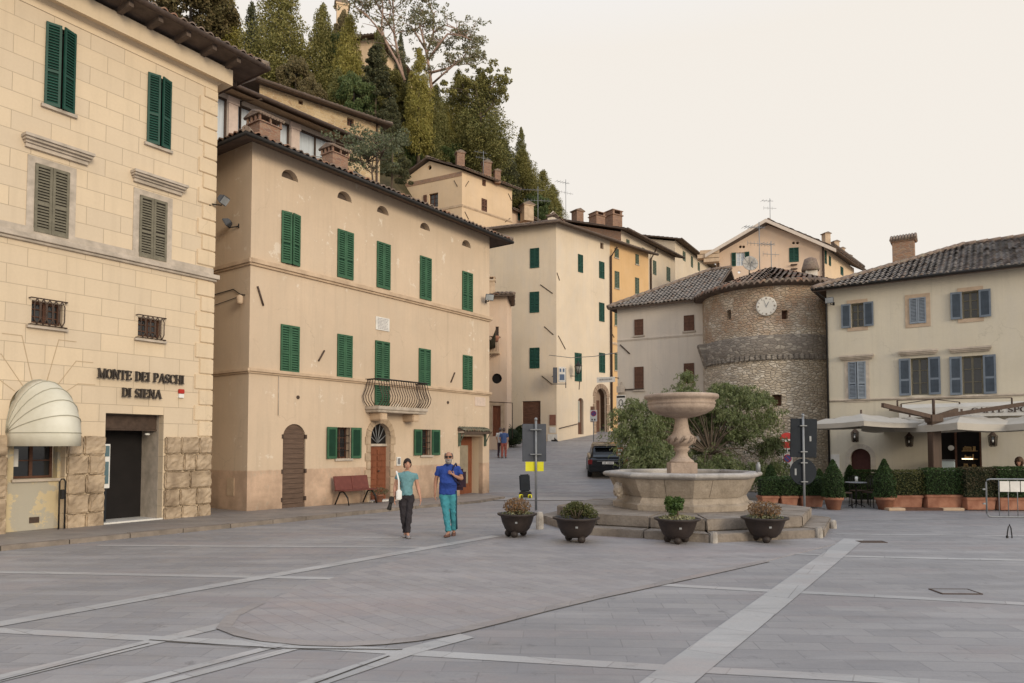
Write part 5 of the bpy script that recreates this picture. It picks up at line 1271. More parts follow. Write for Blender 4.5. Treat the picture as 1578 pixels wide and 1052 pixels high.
# clock
ac, zcl = tang(1181, 472); Mc = Matrix.Translation(tc) @ Matrix.Rotation(ac + math.pi/2, 4, 'Z') @ Matrix.Translation((0, -TR, zcl)); 
Fc = Matrix.Translation(tc) @ Matrix.Rotation(ac, 4, 'Z') @ Matrix.Translation((TR, 0, zcl)) @ Matrix.Rotation(R(90), 4, 'Z') @ Matrix.Rotation(R(90), 4, 'X')
cr = .375
bm = NBM(); lathe(bm, [(cr, -.02), (cr + .015, .05), (cr - .03, .06)], 40); CL = obj('clock_face', bm, simple('clock_enamel', (.72, .69, .63), .6, .06, 4, .05), B, Fc)
bm = NBM()
for k in range(12):
    a = 2*math.pi*k/12; M = Matrix.Rotation(a, 4, 'Z'); w = .012 if k % 3 else .02
    for j in (-1, 0, 1)[: (3 if k % 3 == 0 else 2)]: box(bm, j*.022 - w*.4, cr*.74, .062, j*.022 + w*.4, cr*.92, .066, M)
obj('numeral', bm, simple('clock_grey', (.24, .2, .16), .8, .1), CL, Fc)
bm = NBM(); box(bm, -.012, -.04, .068, .012, cr*.55, .073, Matrix.Rotation(R(-30), 4, 'Z')); box(bm, -.008, -.05, .074, .008, cr*.75, .078, Matrix.Rotation(R(20), 4, 'Z')); obj('hand', bm, M_grey, CL, Fc)
# cap of tiles: rows of half round tiles laid on a shallow cone
bm = NBM(); uvl = bm.loops.layers.uv.new('UVMap'); zap = at(1195, 414, 30.2).z; Rr_ = TR + .38; ze = zt + .02; nrow = 10; rnd = random.Random(9)
for j in range(nrow):
    r0 = Rr_ - j * .33 + .03; r1 = max(.12, Rr_ - (j + 1) * .33 - .04); hz = lambda r: ze + (zap - ze) * (1 - r / Rr_)
    n = max(8, int(2*math.pi*r0/.23))
    for k in range(n):
        jz = rnd.uniform(-.01, .02); jr = rnd.uniform(-.03, .03); va = []; vb = []
        for t, h in ((0, 0), (.2, .0), (.32, .04), (.5, .08), (.7, .08), (.88, .04), (1, 0)):
            a = 2*math.pi*(k + t)/n; va.append(bm.verts.new(((r0+jr)*math.cos(a), (r0+jr)*math.sin(a), hz(r0) + h + .05 + jz))); vb.append(bm.verts.new((r1*math.cos(a), r1*math.sin(a), hz(r1) + h*.8 + .01)))
        fl = [bm.faces.new((va[q], va[q+1], vb[q+1], vb[q])) for q in range(6)]
        if j == 0: vc = [bm.verts.new(v.co - Vector((0, 0, .09))) for v in va]; fl += [bm.faces.new((vc[q], vc[q+1], va[q+1], va[q])) for q in range(6)]
        for f in fl:
            f.smooth = True
            for lp in f.loops: lp[uvl].uv = (k + .5, j + .5)
RT = obj('roof', bm, M_tile, B)
bm = NBM(); lathe(bm, [(TR - .3, ze - .12), (TR + .3, ze - .06), (Rr_ - .02, ze + .0), (Rr_, ze + .06), (.1, zap)], 60); obj('eave', bm, M_eave, B)
chc = at(1249, 425, 32.0); bm = NBM(); lathe(bm, [(.36, -1), (.36, .22)], 4, ph=.6); CHM = obj('chimney', bm, M_white2, B, chc); bm = NBM(); lathe(bm, [(.38, .22), (.40, .3), (.27, .78), (.1, .86)], 12); obj('chimney_cap', bm, M_tile, CHM, chc)
T = thing('satellite_dish', 'mesh satellite dish standing behind the tiled cap of the stone tower', 'satellite dish', at(1155, 407, 34))
bm = NBM(); Md = Matrix.Rotation(R(78), 4, 'X'); lathe(bm, [(.02, .0), (.2, .02), (.33, .07), (.385, .11), (.39, .115), (.32, .085), (.18, .035)], 24, Md, cap=False); obj('dish', bm, simple('dish_mesh', (.40, .38, .35), .6, .25, 14, .2), T)
bm = NBM(); tube(bm, [(0, .05, -.6), (0, .05, 0)], .03, 6); tube(bm, [(0, 0, -.3), (0, -.35, 0)], .012, 5); ball(bm, (0, -.36, 0), .04); obj('arm', bm, M_grey, T)
bm = NBM()
for k in range(8): a = math.pi*k/4; tube(bm, [Md @ Vector((.03*math.cos(a), .03*math.sin(a), .012)), Md @ Vector((.38*math.cos(a), .38*math.sin(a), .125))], .008, 4)
obj('spoke', bm, M_grey, T)
# ================================================================== N cafe building
a = at(1273.5, 447.5, 26.0); ZN = a.z; b = pz(1578, 411.7, ZN); a.z = b.z = 0
M_cafe = plaster('cafe_plaster', (.62, .565, .455), streak=.12, grey=(.56, .52, .45))
u = (b - a).normalized(); L = (b - a).length + 3.5; B = thing('cafe_building', 'pale grey cream cafe building with blue grey shutters at the right', 'building', a)
F = Face(B, a, u, M_cafe); NFc = F
def blueopen(o, l, r, **k):
    (x0, y0), (x1, y1) = o; u0, z1 = F.uv(x0, y0); u1, z0 = F.uv(x1, y1); lw = u0 - F.u_(l)
    return window(F, None, None, M_blue, 'open', st=.055, frame_mat=M_ggrey, rawuv=(u0, z0, u1, z1), leafw=lw * .95, depth=.18, **k)
sur = (simple('tan_stone', (.46, .35, .255), .9, .15, 4, .3), .13)
blueopen(((1311, 468), (1331.5, 503)), 1298, 1345, surround=sur, lab='upper window with blue grey shutters folded back'); window(F, (1401, 460), (1427.5, 497), M_lblue, 'closed', surround=sur, st=.05, lab='upper window with closed pale blue shutters')
blueopen(((1482, 449.5), (1509, 489)), 1467, 1525, surround=sur)
window(F, (1307, 558), (1335, 614), M_lblue, 'closed', surround=(M_stone, .12), st=.05, ang=(R(8), R(12)))
blueopen(((1403, 552), (1431.5, 608)), 1385, 1447)
blueopen(((1482, 549), (1516, 607)), 1463, 1531)
hood(F, (1294, 549), (1347, 545), .17, .16); hood(F, (1385, 541.5), (1445, 537.5), .17, .16); hood(F, (1463, 537), (1528, 532), .17, .16)
zz = F.uv(1300, 617)[1]; string(F, 0, L, zz - .04, zz + .04, .05, M_stone)
# arched door, shop door
u0, u1 = F.u_(1308.5), F.u_(1339.5); _, z1 = F.uv(1324, 691); F.holes.append(arch(u0, u1, 0, z1, 14)); bm = NBM(); prism(bm, arch(u0, u1, 0, z1, 14), .2, .25); D = F.part('arched_door', bm, simple('dark_red_door', (.075, .025, .022), .6, .2))
bm = NBM(); r = (u1-u0)/2; cu = (u0+u1)/2; zc_ = z1 - r
for k in range(9): a0, a1 = math.pi*k/9 + .015, math.pi*(k+1)/9 - .015; prism(bm, [(cu + q*math.cos(t_), zc_ + q*math.sin(t_)) for q, t_ in ((r, a0), (r+.17, a0), (r+.17, a1), (r, a1))], -.03, .03)
for s_ in (-1, 1):
    for k in range(4): x, y = sorted((cu + s_*r, cu + s_*(r+.17))); box(bm, x, -.03, k*zc_/4 + .01, y, .03, (k+1)*zc_/4 - .01)
F.part('arch_surround', bm, simple('pale_arch_stone', (.50, .45, .38), .9, .15, 4, .3), D)
u0, u1 = F.u_(1430), F.u_(1510); z1 = F.uv(1470, 652)[1]; F.holes.append(rect(u0, 0, u1, z1)); bm = NBM(); box(bm, u0, .5, 0, u1, .55, z1); SH = F.part('shop_front', bm, M_dark)
for x in (u0, (u0+u1)/2 - .02, u1 - .06):
    bm = NBM(); box(bm, x, .3, 0, x + .06, .49, z1); F.part('door_post', bm, M_brown, SH)
bm = NBM(); uq0, zq1 = F.uv(1481, 683); uq1, zq0 = F.uv(1507, 721); n = 3
for k in range(n): box(bm, uq0, .38, zq0 + (zq1-zq0)*k/n, uq1, .48, zq0 + (zq1-zq0)*k/n + .03)
for k in range(22): rr_ = random.Random(k); x = rr_.uniform(uq0, uq1 - .1); zf = zq0 + (zq1-zq0)*rr_.randrange(n)/n + .031; box(bm, x, .36, zf, x + rr_.uniform(.04, .09), .44, zf + rr_.uniform(.05, .16))
F.part('display_shelf', bm, simple('pastry_brown', (.35, .22, .09), .6, .4, 20), SH)
lm = MT('shelf_light', .5); lm.put(lm.b.inputs['Emission Color'], (1, .78, .5)); lm.b.inputs['Emission Strength'].default_value = 2.2
_, zq = F.uv(1495, 708); bm = NBM(); box(bm, uq0, .33, zq, uq0 + (uq1 - uq0)*.7, .35, zq + .035); F.part('display_lamp', bm, lm.m, SH)
uq, zq = F.uv(1465, 690); bm = NBM(); lathe(bm, [(.09, 0), (.09, .02)], 20, Matrix.Translation((uq, .28, zq)) @ Matrix.Rotation(R(90), 4, 'X')); F.part('round_sticker', bm, M_marble, SH)
uq0, zq1 = F.uv(1450, 710); uq1, zq0 = F.uv(1472, 723); bm = NBM(); rbox(bm, uq0, -.45, 0, uq1, -.05, zq1, .02); T = thing('ice_cream_chest', 'pale blue white chest freezer in front of the cafe door', 'freezer', F.M); obj('body', bm, simple('pale_blue_enamel', (.50, .58, .60), .4, .05), T); bm = NBM(); rbox(bm, uq0 - .01, -.46, zq1 + .002, uq1 + .01, -.04, zq1 + .05, .01); obj('lid', bm, M_grey, T)
F.done(rect(0, 0, L, ZN + .05)); v = Vector((-u.y, u.x, 0)) * 9
E = sidewall(B, a + v, a, 0, ZN + .05, M_cafe); E.done(E.outline)
c, rl, rr, _ = roof(B, [a, a + u*L, a + u*L + v, a + v], ZN + .12, (.42, .3, .4, .42), .42, ('hip', 'gable'), mats=[M_tile2, M_eave], tw=.19, tl=.3)
gutter(B, [c[3], c[0], c[1]], .06, M_black); pipe(B, [c[0] + Vector((.1, 0, -.05)), F.pt(.0, ZN - .35, -.06), F.pt(.0, .3, -.06)], .04, M_black)
chimney(B, at(1393, 402, 27.2), .50, 1.05, 'cap', math.atan2(u.y, u.x) + R(90), M_brick2, .75)
floodlight('dark twin floodlight high on the left end of the cafe building', F, 1284, 465, -.2, .95, 10)
# fascia board with the name
(u0, z1), (u1, z0) = F.uv(1388, 627), F.uv(1578, 639); u1 += 1.6
bm = NBM(); za, zb_ = F.uv(1480, 620)[1], F.uv(1480, 634)[1]; box(bm, u0, -.9, zb_ - .02, u1, -.86, za - .18); prism(bm, [(u0, 0), (u0 + .01, 0), (u0 + .01, .01)], 0, .01)
bm.free(); bm = NBM(); d_ = .6; zf = z0 + .08
q = [(u0, 0, zf + .36), (u1, 0, zf + .36), (u1, -d_, zf + .2), (u0, -d_, zf + .2)]; vs = [bm.verts.new(p) for p in q]; bm.faces.new(vs); vs2 = [bm.verts.new(p) for p in ((u0, -d_, zf + .2), (u1, -d_, zf + .2), (u1, -d_, zf - .12), (u0, -d_, zf - .12))]; bm.faces.new(vs2[::-1])
AW = F.part('shop_awning', bm, simple('white_canvas', (.60, .585, .55), .8, .07, 3, .1)); md = AW.modifiers.new('thick', 'SOLIDIFY'); md.thickness = .012
FA = Face(B, F.pt(0, 0, -d_ - .012), u, M_cafe); M_char = simple('sign_lettering', (.06, .04, .035), .7, .1)
letters(FA, 'CAFFE SPO', (1497, 636), (1583, 633.5), .17, M_char, y=-.004, th=.006, parent=AW)
# lanterns on the wall
def lantern(label, F, px, py, s=1.0):
    uu, zz = F.uv(px, py); T = thing('wall_lantern', label, 'lantern', F.M @ Matrix.Translation((uu, -.2, zz)) @ Matrix.Scale(s, 4), 'cafe wall lanterns')
    bm = NBM(); lathe(bm, [(.07, -.22), (.1, -.2)], 6); lathe(bm, [(.14, .14), (.12, .16), (.04, .26), (.015, .33)], 6)
    for k in range(6): a = 2*math.pi*k/6; tube(bm, [(.1*math.cos(a), .1*math.sin(a), -.2), (.13*math.cos(a), .13*math.sin(a), .15)], .012, 4)
    tube(bm, [(0, 0, .3), (0, .1, .36), (0, .2, .2)], .014, 4); obj('cage', bm, M_rust, T)
    bm = NBM(); lathe(bm, [(.085, -.19), (.11, .13)], 6); obj('glass', bm, glass('lantern_glass', (.05, .045, .035), .2), T); bm = NBM(); ball(bm, (0, -.11, -.03), .025, 1, 1, 1.8); obj('bulb', bm, M_marble, T); return T
lantern('dark wall lantern above the arched red door of the cafe building', F, 1319, 672); lantern('dark wall lantern between the arched door and the cafe entrance', F, 1402, 679); lantern('dark wall lantern right of the cafe entrance', F, 1530, 678)
bm = NBM(); uu, zz = F.uv(1280, 700); u2, z2_ = F.uv(1294, 722); box(bm, uu, -.03, z2_, u2, 0, zz); F.part('notice_board', bm, M_marble)
# street sign, traffic plate and lamp
T = thing('street_name_sign', 'long white direction board projecting from the left edge of the low white house', 'sign', LF.M)
z0s, z1s = LF.uv(951, 589)[1], LF.uv(951, 581)[1]
bm = NBM(); box(bm, -1.15 * .8, -.35, z0s, .0, -.32, z1s); obj('board', bm, M_marble, T); bm = NBM(); rnd = random.Random(1); x = -.8
while x < -.12: w = rnd.uniform(.03, .07); box(bm, x, -.353, z0s + .09, x + w, -.3505, z1s - .08); x += w + .02
obj('faded_lettering', bm, simple('faded_ink', (.28, .26, .24), .8, .1), T); bm = NBM(); tube(bm, [(0, -.33, z1s - .05), (.05, .0, z1s - .05)], .02, 5); obj('bracket', bm, M_rust, T)
T = thing('traffic_plate', 'white plate with a black ring fixed to the corner of the low white house', 'sign', LF.M)
(u0, z1), (u1, z0) = LF.uv(951.5, 609), LF.uv(965.5, 629); bm = NBM(); rbox(bm, u0, -.14, z0, u1, -.11, z1, .004); obj('plate', bm, M_marble, T)
bm = NBM(); cxx, czz = (u0+u1)/2, z0 + (z1-z0)*.42; pts = [(cxx + .09*math.cos(k*math.pi/12), -.145, czz + .15*math.sin(k*math.pi/12)) for k in range(25)]; tube(bm, pts, .016, 5); box(bm, u0 + .02, -.143, z1 - .13, u1 - .02, -.1405, z1 - .04); obj('symbol', bm, M_black, T)
bm = NBM(); box(bm, u0 + .02, -.16, z1 + .12, u1 - .05, -.1, z1 + .42); tube(bm, [(cxx, -.12, z1 + .1), (cxx, -.12, z1 + .6), (cxx, 0, z1 + .6)], .02, 5); obj('bracket_box', bm, M_stone, T)
T = thing('street_lantern', 'old street lantern on an iron arm on the tall corner house beside the tobacconist sign', 'street lamp', DF.M @ Matrix.Translation((DF.uv(879, 568)[0], -.75, DF.uv(879, 566, .75)[1])))
bm = NBM(); lathe(bm, [(.12, -.38), (.14, -.34)], 6); lathe(bm, [(.30, .16), (.26, .2), (.08, .42), (.03, .55)], 6)
for k in range(6): a = 2*math.pi*k/6; tube(bm, [(.13*math.cos(a), .13*math.sin(a), -.36), (.28*math.cos(a), .28*math.sin(a), .17)], .018, 4)
tube(bm, [(0, 0, -.4), (0, .2, -.55), (0, .75, -.5)], .025, 5); obj('frame', bm, M_black, T); bm = NBM(); lathe(bm, [(.11, -.34), (.25, .15)], 6); obj('glass', bm, simple('dusty_glass', (.30, .29, .26), .3, .15), T)
T = thing('tobacconist_sign', 'white boxed sign with dark marks projecting from the corner of the tall cream house', 'sign', Matrix.Translation(at(867.5, 578, 48.8)))
bm = NBM(); rbox(bm, -.32, -.1, -.5, .18, .1, .58, .03); obj('box', bm, M_marble, T); bm = NBM(); box(bm, -.24, -.104, .22, -.12, -.101, .46); box(bm, -.02, -.104, .22, .10, -.101, .46); box(bm, -.24, -.104, -.36, .1, -.101, .06); obj('symbol', bm, simple('sign_blue', (.10, .14, .22), .6, .1), T); bm = NBM(); box(bm, -.7, -.06, -.55, -.40, .06, .55); tube(bm, [(-.75, 0, -.62), (.25, 0, -.62)], .03, 5); tube(bm, [(.2, 0, -.9), (.2, 0, .5)], .03, 5); tube(bm, [(-.55, 0, 0), (-.7, 1.0, 0)], .04, 5); obj('bracket', bm, M_signback, T)
T = thing('overhead_cable', 'thin cable strung across the climbing street under the first floor shutters', 'cable'); bm = NBM(); tube(bm, [at(846, 547, 49), at(880, 551, 47), at(915, 549, 44), at(953, 543, 34)], .022, 5); obj('wire', bm, M_grey, T)
# ================================================================== fountain
M_trav = None
def trav(name, a, b, blocks=True, st=.5):
    s = MT(name, .85, .2); c = s.mix(s.ramp(s.noise(1.6, 7, rough=.65), .32, .7), a, b)
    c = s.mix(s.ramp(s.noise(2.2, 6, s.map((1.6, 1.6, .5)), rough=.7), .5, .7, 0, .6), c, sc3(a, .5)); c = s.mix(s.ramp(s.noise(26, 4), .35, .7, 0, .35), c, sc3(a, .55))
    c = s.mix(s.ramp(s.noise(1.1, 4), .56, .7, 0, .5), c, sc3(b, 1.15))
    s.colr(c); s.bump(s.noise(9, 8, rough=.75), st, .03); return s.m
M_trav = trav('travertine', (.31, .26, .205), (.47, .40, .33), st=.8); M_step = trav('worn_step_stone', (.21, .175, .145), (.35, .30, .25), st=.8); M_rim = trav('grey_rim_stone', (.36, .335, .31), (.50, .47, .44)); M_bowl = trav('rosy_bowl_stone', (.36, .275, .22), (.50, .40, .325), st=.5)
FC = Vector((4.05, 16.6, 0)); PH = R(-95)
def octo(R_, z): return [(R_*math.cos(PH + k*math.pi/4), R_*math.sin(PH + k*math.pi/4), z) for k in range(8)]
T = thing('fountain', 'octagonal travertine fountain with a raised bowl standing on two steps', 'fountain', FC)
def ringstep(name, Ro, Ri, z0, z1, mat, nper=2, seed=1):
    rnd = random.Random(seed); bm = NBM()
    for k in range(8):
        o0, o1 = Vector(octo(Ro, 0)[k]), Vector(octo(Ro, 0)[(k+1) % 8]); i0, i1 = Vector(octo(Ri, 0)[k]), Vector(octo(Ri, 0)[(k+1) % 8])
        for j in range(nper):
            a, b = j/nper + .003, (j+1)/nper - .003; t = bmesh.new(); dz = rnd.uniform(-.008, .008)
            q = [lerp(o0, o1, a), lerp(o0, o1, b), lerp(i0, i1, b), lerp(i0, i1, a)]; slab(t, q, z0, z1 + dz)
            bmesh.ops.bevel(t, geom=t.edges[:], offset=.022, segments=2, affect='EDGES')
            for v in t.verts: v.co += Vector((rnd.uniform(-.006, .006), rnd.uniform(-.006, .006), 0))
            merge(bm, t)
    return obj(name, bm, mat, T)
ringstep('lower_step', 3.42, 2.55, -.05, .17, M_step, 2, 3); ringstep('upper_step', 2.98, 1.6, .172, .40, M_step, 2, 5)
bm = NBM(); slab(bm, octo(2.0, 0), -.05, .395); obj('core', bm, M_step, T)
def oct_loft(name, prof, mat, cap=True, smooth=False, bev=0, parent=None, seg=8, ph=PH):
    bm = NBM(); lathe(bm, prof, seg, cap=cap, ph=ph, smooth=smooth)
    if bev: bmesh.ops.bevel(bm, geom=bm.edges[:], offset=bev, segments=2, affect='EDGES')
    return obj(name, bm, mat, parent or T)
def stones(name, prof, mat, cuts, seed=1, gap=.006):      # each side of the octagon made of separate slabs
    rnd = random.Random(seed); bm = NBM()
    for k in range(8):
        a0 = PH + k*math.pi/4; a1 = a0 + math.pi/4
        cs_ = [0] + cuts[k % len(cuts)] + [1]
        for c0, c1 in zip(cs_, cs_[1:]):
            g = gap / 1.2; rings = []
            for r, z in prof:
                p0 = Vector((r*math.cos(a0), r*math.sin(a0), z)); p1 = Vector((r*math.cos(a1), r*math.sin(a1), z)); rings.append((lerp(p0, p1, c0 + (g if c0 else 0)), lerp(p0, p1, c1 - (g if c1 < 1 else 0))))
            inn_r = min(r for r, z in prof) * .9; vs = []
            for p0, p1 in rings: vs.append((bm.verts.new(p0), bm.verts.new(p1), bm.verts.new(p0 * 1.0 - Vector((p0.x, p0.y, 0)).normalized() * .12), bm.verts.new(p1 - Vector((p1.x, p1.y, 0)).normalized() * .12)))
            for A1, B1 in zip(vs, vs[1:]):
                bm.faces.new((A1[0], A1[1], B1[1], B1[0])); bm.faces.new((A1[1], A1[3], B1[3], B1[1])); bm.faces.new((A1[2], A1[0], B1[0], B1[2]))
            bm.faces.new((vs[-1][0], vs[-1][1], vs[-1][3], vs[-1][2]))
    return obj(name, bm, mat, T)
stones('basin_foot', [(1.62, .40), (1.64, .52), (1.55, .56), (1.50, .66), (1.48, .685)], M_trav, [[], [.5]], 2)
stones('basin_side', [(1.50, .69), (1.60, .85), (1.72, 1.10)], M_trav, [[.35], [.78], [], [.5]], 4)
oct_loft('inner_lining', [(1.40, .6), (1.40, .69), (1.60, 1.10)], M_step, True)
bm = NBM(); o, i_ = 1.86, 1.55
prof = [(1.70, 1.10), (1.80, 1.115), (1.87, 1.16), (1.87, 1.20), (1.82, 1.235), (1.60, 1.24), (1.57, 1.20), (1.57, 1.02)]
lathe(bm, prof, 8, ph=PH, cap=False, smooth=False); bmesh.ops.bevel(bm, geom=[e for e in bm.edges if abs(e.verts[0].co.z - e.verts[1].co.z) < .001 and e.calc_length() > .3], offset=.01, segments=2, affect='EDGES'); obj('basin_rim', bm, M_rim, T)
wm = MT('still_water', .05, .5); wm.colr((.03, .035, .03)); bm = NBM(); slab(bm, octo(1.60, 0), 1.0, 1.06); obj('water', bm, wm.m, T)
bm = NBM(); rbox(bm, -.31, -.31, 1.0, .31, .31, 1.44, .015, Matrix.Rotation(R(-4), 4, 'Z')); obj('pedestal_block', bm, M_bowl, T)
pf = [(.29, 1.44), (.28, 1.48), (.21, 1.53), (.15, 1.60), (.135, 1.68), (.18, 1.74), (.19, 1.77), (.15, 1.80), (.2, 1.84), (.29, 1.90), (.32, 1.98), (.30, 2.06), (.22, 2.12), (.19, 2.2), (.155, 2.38), (.15, 2.48), (.18, 2.52)]
bm = NBM(); lathe(bm, pf, 32); obj('stem', bm, M_bowl, T)
bm = NBM()
for k in range(10):
    a = 2*math.pi*k/10
    for j in range(4): tube(bm, [(.315*math.cos(a + j*.12), .315*math.sin(a + j*.12), 1.9 + j*.03), (.335*math.cos(a + .15 + j*.1), .335*math.sin(a + .15 + j*.1), 2.0), (.30*math.cos(a + .3), .30*math.sin(a + .3), 2.06)], .018, 5)
obj('carving', bm, M_bowl, T)
bm = NBM(); lathe(bm, [(.17, 2.50), (.35, 2.53), (.58, 2.60), (.74, 2.70), (.79, 2.79), (.77, 2.81), (.80, 2.83), (.80, 2.87), (.775, 2.89), (.80, 2.93), (.86, 2.96), (.875, 3.0), (.865, 3.045), (.84, 3.06), (.76, 3.05), (.6, 2.9), (.1, 2.8)], 48); obj('upper_bowl', bm, M_bowl, T)
bm = NBM(); lathe(bm, [(.05, 1.24), (.055, 1.40), (.03, 1.44), (.04, 1.46)], 12, Matrix.Translation((1.72 * math.cos(R(-22)), 1.72*math.sin(R(-22)) , 0))); obj('spout', bm, M_grey, T)
bm = NBM(); t = bmesh.new(); bmesh.ops.create_icosphere(t, subdivisions=3, radius=.17); rnd = random.Random(2)
for v in t.verts: v.co = Vector((v.co.x*.7, v.co.y*.8, v.co.z*1.1)) * rnd.uniform(.85, 1.12)
merge(bm, t, Matrix.Translation((-1.60, -.55, .82))); obj('carved_mask', bm, M_trav, T, smooth=False)
# stone bollard stumps around the steps
M_stump = simple('worn_pale_stone', (.34, .30, .26), .9, .3, 6, .8, c2=(.52, .48, .43))
def stump(label, px, py, w=.16, h=.30, rot=.2):
    p = atz(px, py, 0); T = tag(obj('stone_stump', (lambda b: (lathe(b, [(w*.5, -.05), (w*.52, h*.25), (w*.47, h*.8), (w*.36, h*.97), (w*.2, h)], 9, smooth=False), b)[1])(NBM()), M_stump, None, Matrix.Translation(p) @ Matrix.Rotation(rot, 4, 'Z')), label, 'stone bollard', 'pale stone stumps round the fountain'); return T
stump('tall pale stone stump behind the leftmost bowl planter at the foot of the sign pole', 832, 815, .17, .38, .3)
stump('pale stone block between the third and fourth bowl planters against the lower step', 1100, 837, .15, .22, .1)
stump('pale worn stone block at the front right corner of the lower fountain step', 1262, 829, .15, .22, .5)
stump('small pale stone block at the far right end of the fountain steps', 1284, 814, .14, .19, .9)
# ================================================================== bowl planters on balls
M_bronze = simple('brown_black_plastic', (.035, .026, .023), .55, .2, 6, .1)
def planter(label, px, py, dia, col, kind, seed):
    p = atz(px, py - 3, 0); T = thing('bowl_planter', label, 'planter', p, 'planters round the fountain'); rnd = random.Random(seed); s = dia / .86
    bm = NBM(); lathe(bm, [(.10*s, .09), (.20*s, .10), (.27*s, .17), (.33*s, .30), (.365*s, .42), (.43*s, .445), (.435*s, .475), (.39*s, .48), (.36*s, .44), (.30*s, .38)], 36); obj('bowl', bm, M_bronze, T)
    for k in range(3):
        a = R(-90 + 120*k + rnd.uniform(-25, 25)); bm = NBM(); ball(bm, (.20*s*math.cos(a), .20*s*math.sin(a), .075), .075); obj('foot', bm, M_bronze, T)
    bm = NBM(); box(bm, -.045, -.345*s, .30, .0, -.33*s, .335); obj('badge', bm, M_grey, T)
    bm = NBM(); lathe(bm, [(.02, .40), (.36*s, .40)], 20, cap=True); obj('soil', bm, simple('soil', (.06, .045, .03), .95, .3, 20), T)
    st = NBM(); lf = NBM()
    if kind == 'dry':
        for k in range(70):
            a = rnd.uniform(0, 6.28); r = rnd.uniform(.05, .30)*s; h = rnd.uniform(.15, .36); tube(st, [(r*.2*math.cos(a), r*.2*math.sin(a), .4), (r*.7*math.cos(a), r*.7*math.sin(a), .4 + h*.6), (r*math.cos(a + .3), r*math.sin(a + .3), .42 + h)], .006, 3)
        leafcloud(lf, (0, 0, .62), .31*s, .3*s, .17, 900, .045, rnd); mats = leafmat('dry_planter_leaves', (.24, .12, .055), (.17, .11, .05), (.30, .20, .10))
        bl = NBM(); leafcloud(bl, (0, 0, .48), .34*s, .34*s, .07, 320, .05, rnd); obj('ground_flowers', bl, leafmat('pale_green_leaves', (.16, .17, .07), (.22, .22, .12), (.4, .38, .25)), T)
    elif kind == 'bush':
        for _k in range(16): _a = rnd.uniform(0, 6.28); _r = rnd.uniform(0, .30)*s; leafcloud(lf, (_r*math.cos(_a), _r*math.sin(_a), .50 + rnd.uniform(0, .24)*(1 - _r)), .12*s, .11*s, .10, 230, .045, rnd); mats = leafmat('grey_green_leaves', (.075, .09, .03), (.11, .12, .045), (.16, .15, .07))
        for k in range(10): a = rnd.uniform(0, 6.28); tube(st, [(0, 0, .4), (.2*math.cos(a), .2*math.sin(a), .62)], .008, 4)
    else:
        for _k in range(13): _a = rnd.uniform(0, 6.28); _r = rnd.uniform(0, .21)*s; leafcloud(lf, (_r*math.cos(_a), _r*math.sin(_a), .58 + rnd.uniform(0, .24)), .085*s, .085*s, .07, 150, .05, rnd); mats = leafmat('fresh_green_leaves', (.07, .12, .03), (.05, .09, .025), (.13, .19, .06))
        tube(st, [(0, 0, .4), (.01, 0, .55), (-.01, 0, .68)], .02, 6)
        bl = NBM(); leafcloud(bl, (0, 0, .47), .35*s, .34*s, .06, 420, .055, rnd); obj('ground_flowers', bl, leafmat('pale_yellow_leaves', (.20, .20, .08), (.30, .28, .14), (.48, .45, .30)), T)
    obj('foliage', lf, mats, T); obj('twig', st, M_bark, T)
planter('dark bowl planter with dry reddish twigs, leftmost of the four by the fountain', 797, 830, .80, 0, 'dry', 1)
planter('dark bowl planter with a dense grey green bush left of the fountain front', 888, 838, .90, 0, 'bush', 2)
planter('dark bowl planter with a small bright green shrub before the fountain basin', 1044, 840, .86, 0, 'green', 3)
planter('dark bowl planter with sparse orange dry twigs, rightmost by the fountain', 1179, 838, .88, 0, 'dry', 8)
# ================================================================== signs seen from behind
p = gat(826, 786); T = thing('road_sign', 'grey back of a rectangular road sign with a yellow plate beneath, left of the fountain', 'road sign', p)
k_ = p.y / FPX; zt_ = lambda py: CH + (686 - py) * k_ - p.z
bm = NBM(); tube(bm, [(0, 0, -.2), (0, 0, zt_(646))], .035, 8); ball(bm, (0, 0, zt_(646)), .05); obj('pole', bm, M_grey, T)
bm = NBM(); rbox(bm, (805-826)*k_, -.06 + .10, zt_(711), (842-826)*k_, .075, zt_(653), .01); PN = obj('panel', bm, M_signback, T)
for py in (662, 700): bm = NBM(); box(bm, -.16, -.05, zt_(py) - .015, .16, .038, zt_(py) + .015); obj('clamp', bm, M_grey, PN)
my = MT('yellow_plate', .6); my.colr(my.mix(my.ramp(my.noise(8, 3), .3, .7), (.78, .72, .02), (.85, .80, .05)))
bm = NBM(); box(bm, (810-826)*k_, .035, zt_(726), (838-826)*k_, .05, zt_(711.5)); obj('yellow_plate', bm, my.m, T)
p = gat(810, 767); T = thing('folded_trolley', 'black folded trolley bag on a bright yellow base behind the left planter', 'trolley', p); k2 = p.y / FPX; h = 36 * k2
bm = NBM(); rbox(bm, -.2, -.1, h*.28, .19, .06, h, .04, Matrix.Rotation(R(-3), 4, 'Y')); obj('body', bm, M_signdark, T); bm = NBM(); rbox(bm, -.24, -.16, h*.04, .22, .1, h*.27, .03); obj('base', bm, M_black, T)
for x in (-.2, .13): bm = NBM(); rbox(bm, x - .05, -.2, .0, x + .1, .12, h*.16, .02); obj('yellow_foot', bm, my.m, T)
for x in (-.14, .16): bm = NBM(); lathe(bm, [(.06, -.03), (.06, .03)], 12, Matrix.Translation((x, -.22, .06)) @ Matrix.Rotation(R(90), 4, 'Y')); obj('wheel', bm, M_black, T)
p = atz(1240, 793, 0); p = at(1240, 792, 19.0); p.z = 0; T = thing('road_sign', 'dark backs of a rectangular and a round road sign, right of the fountain', 'road sign', p); k_ = p.y / FPX; zt_ = lambda py: CH + (686 - py) * k_
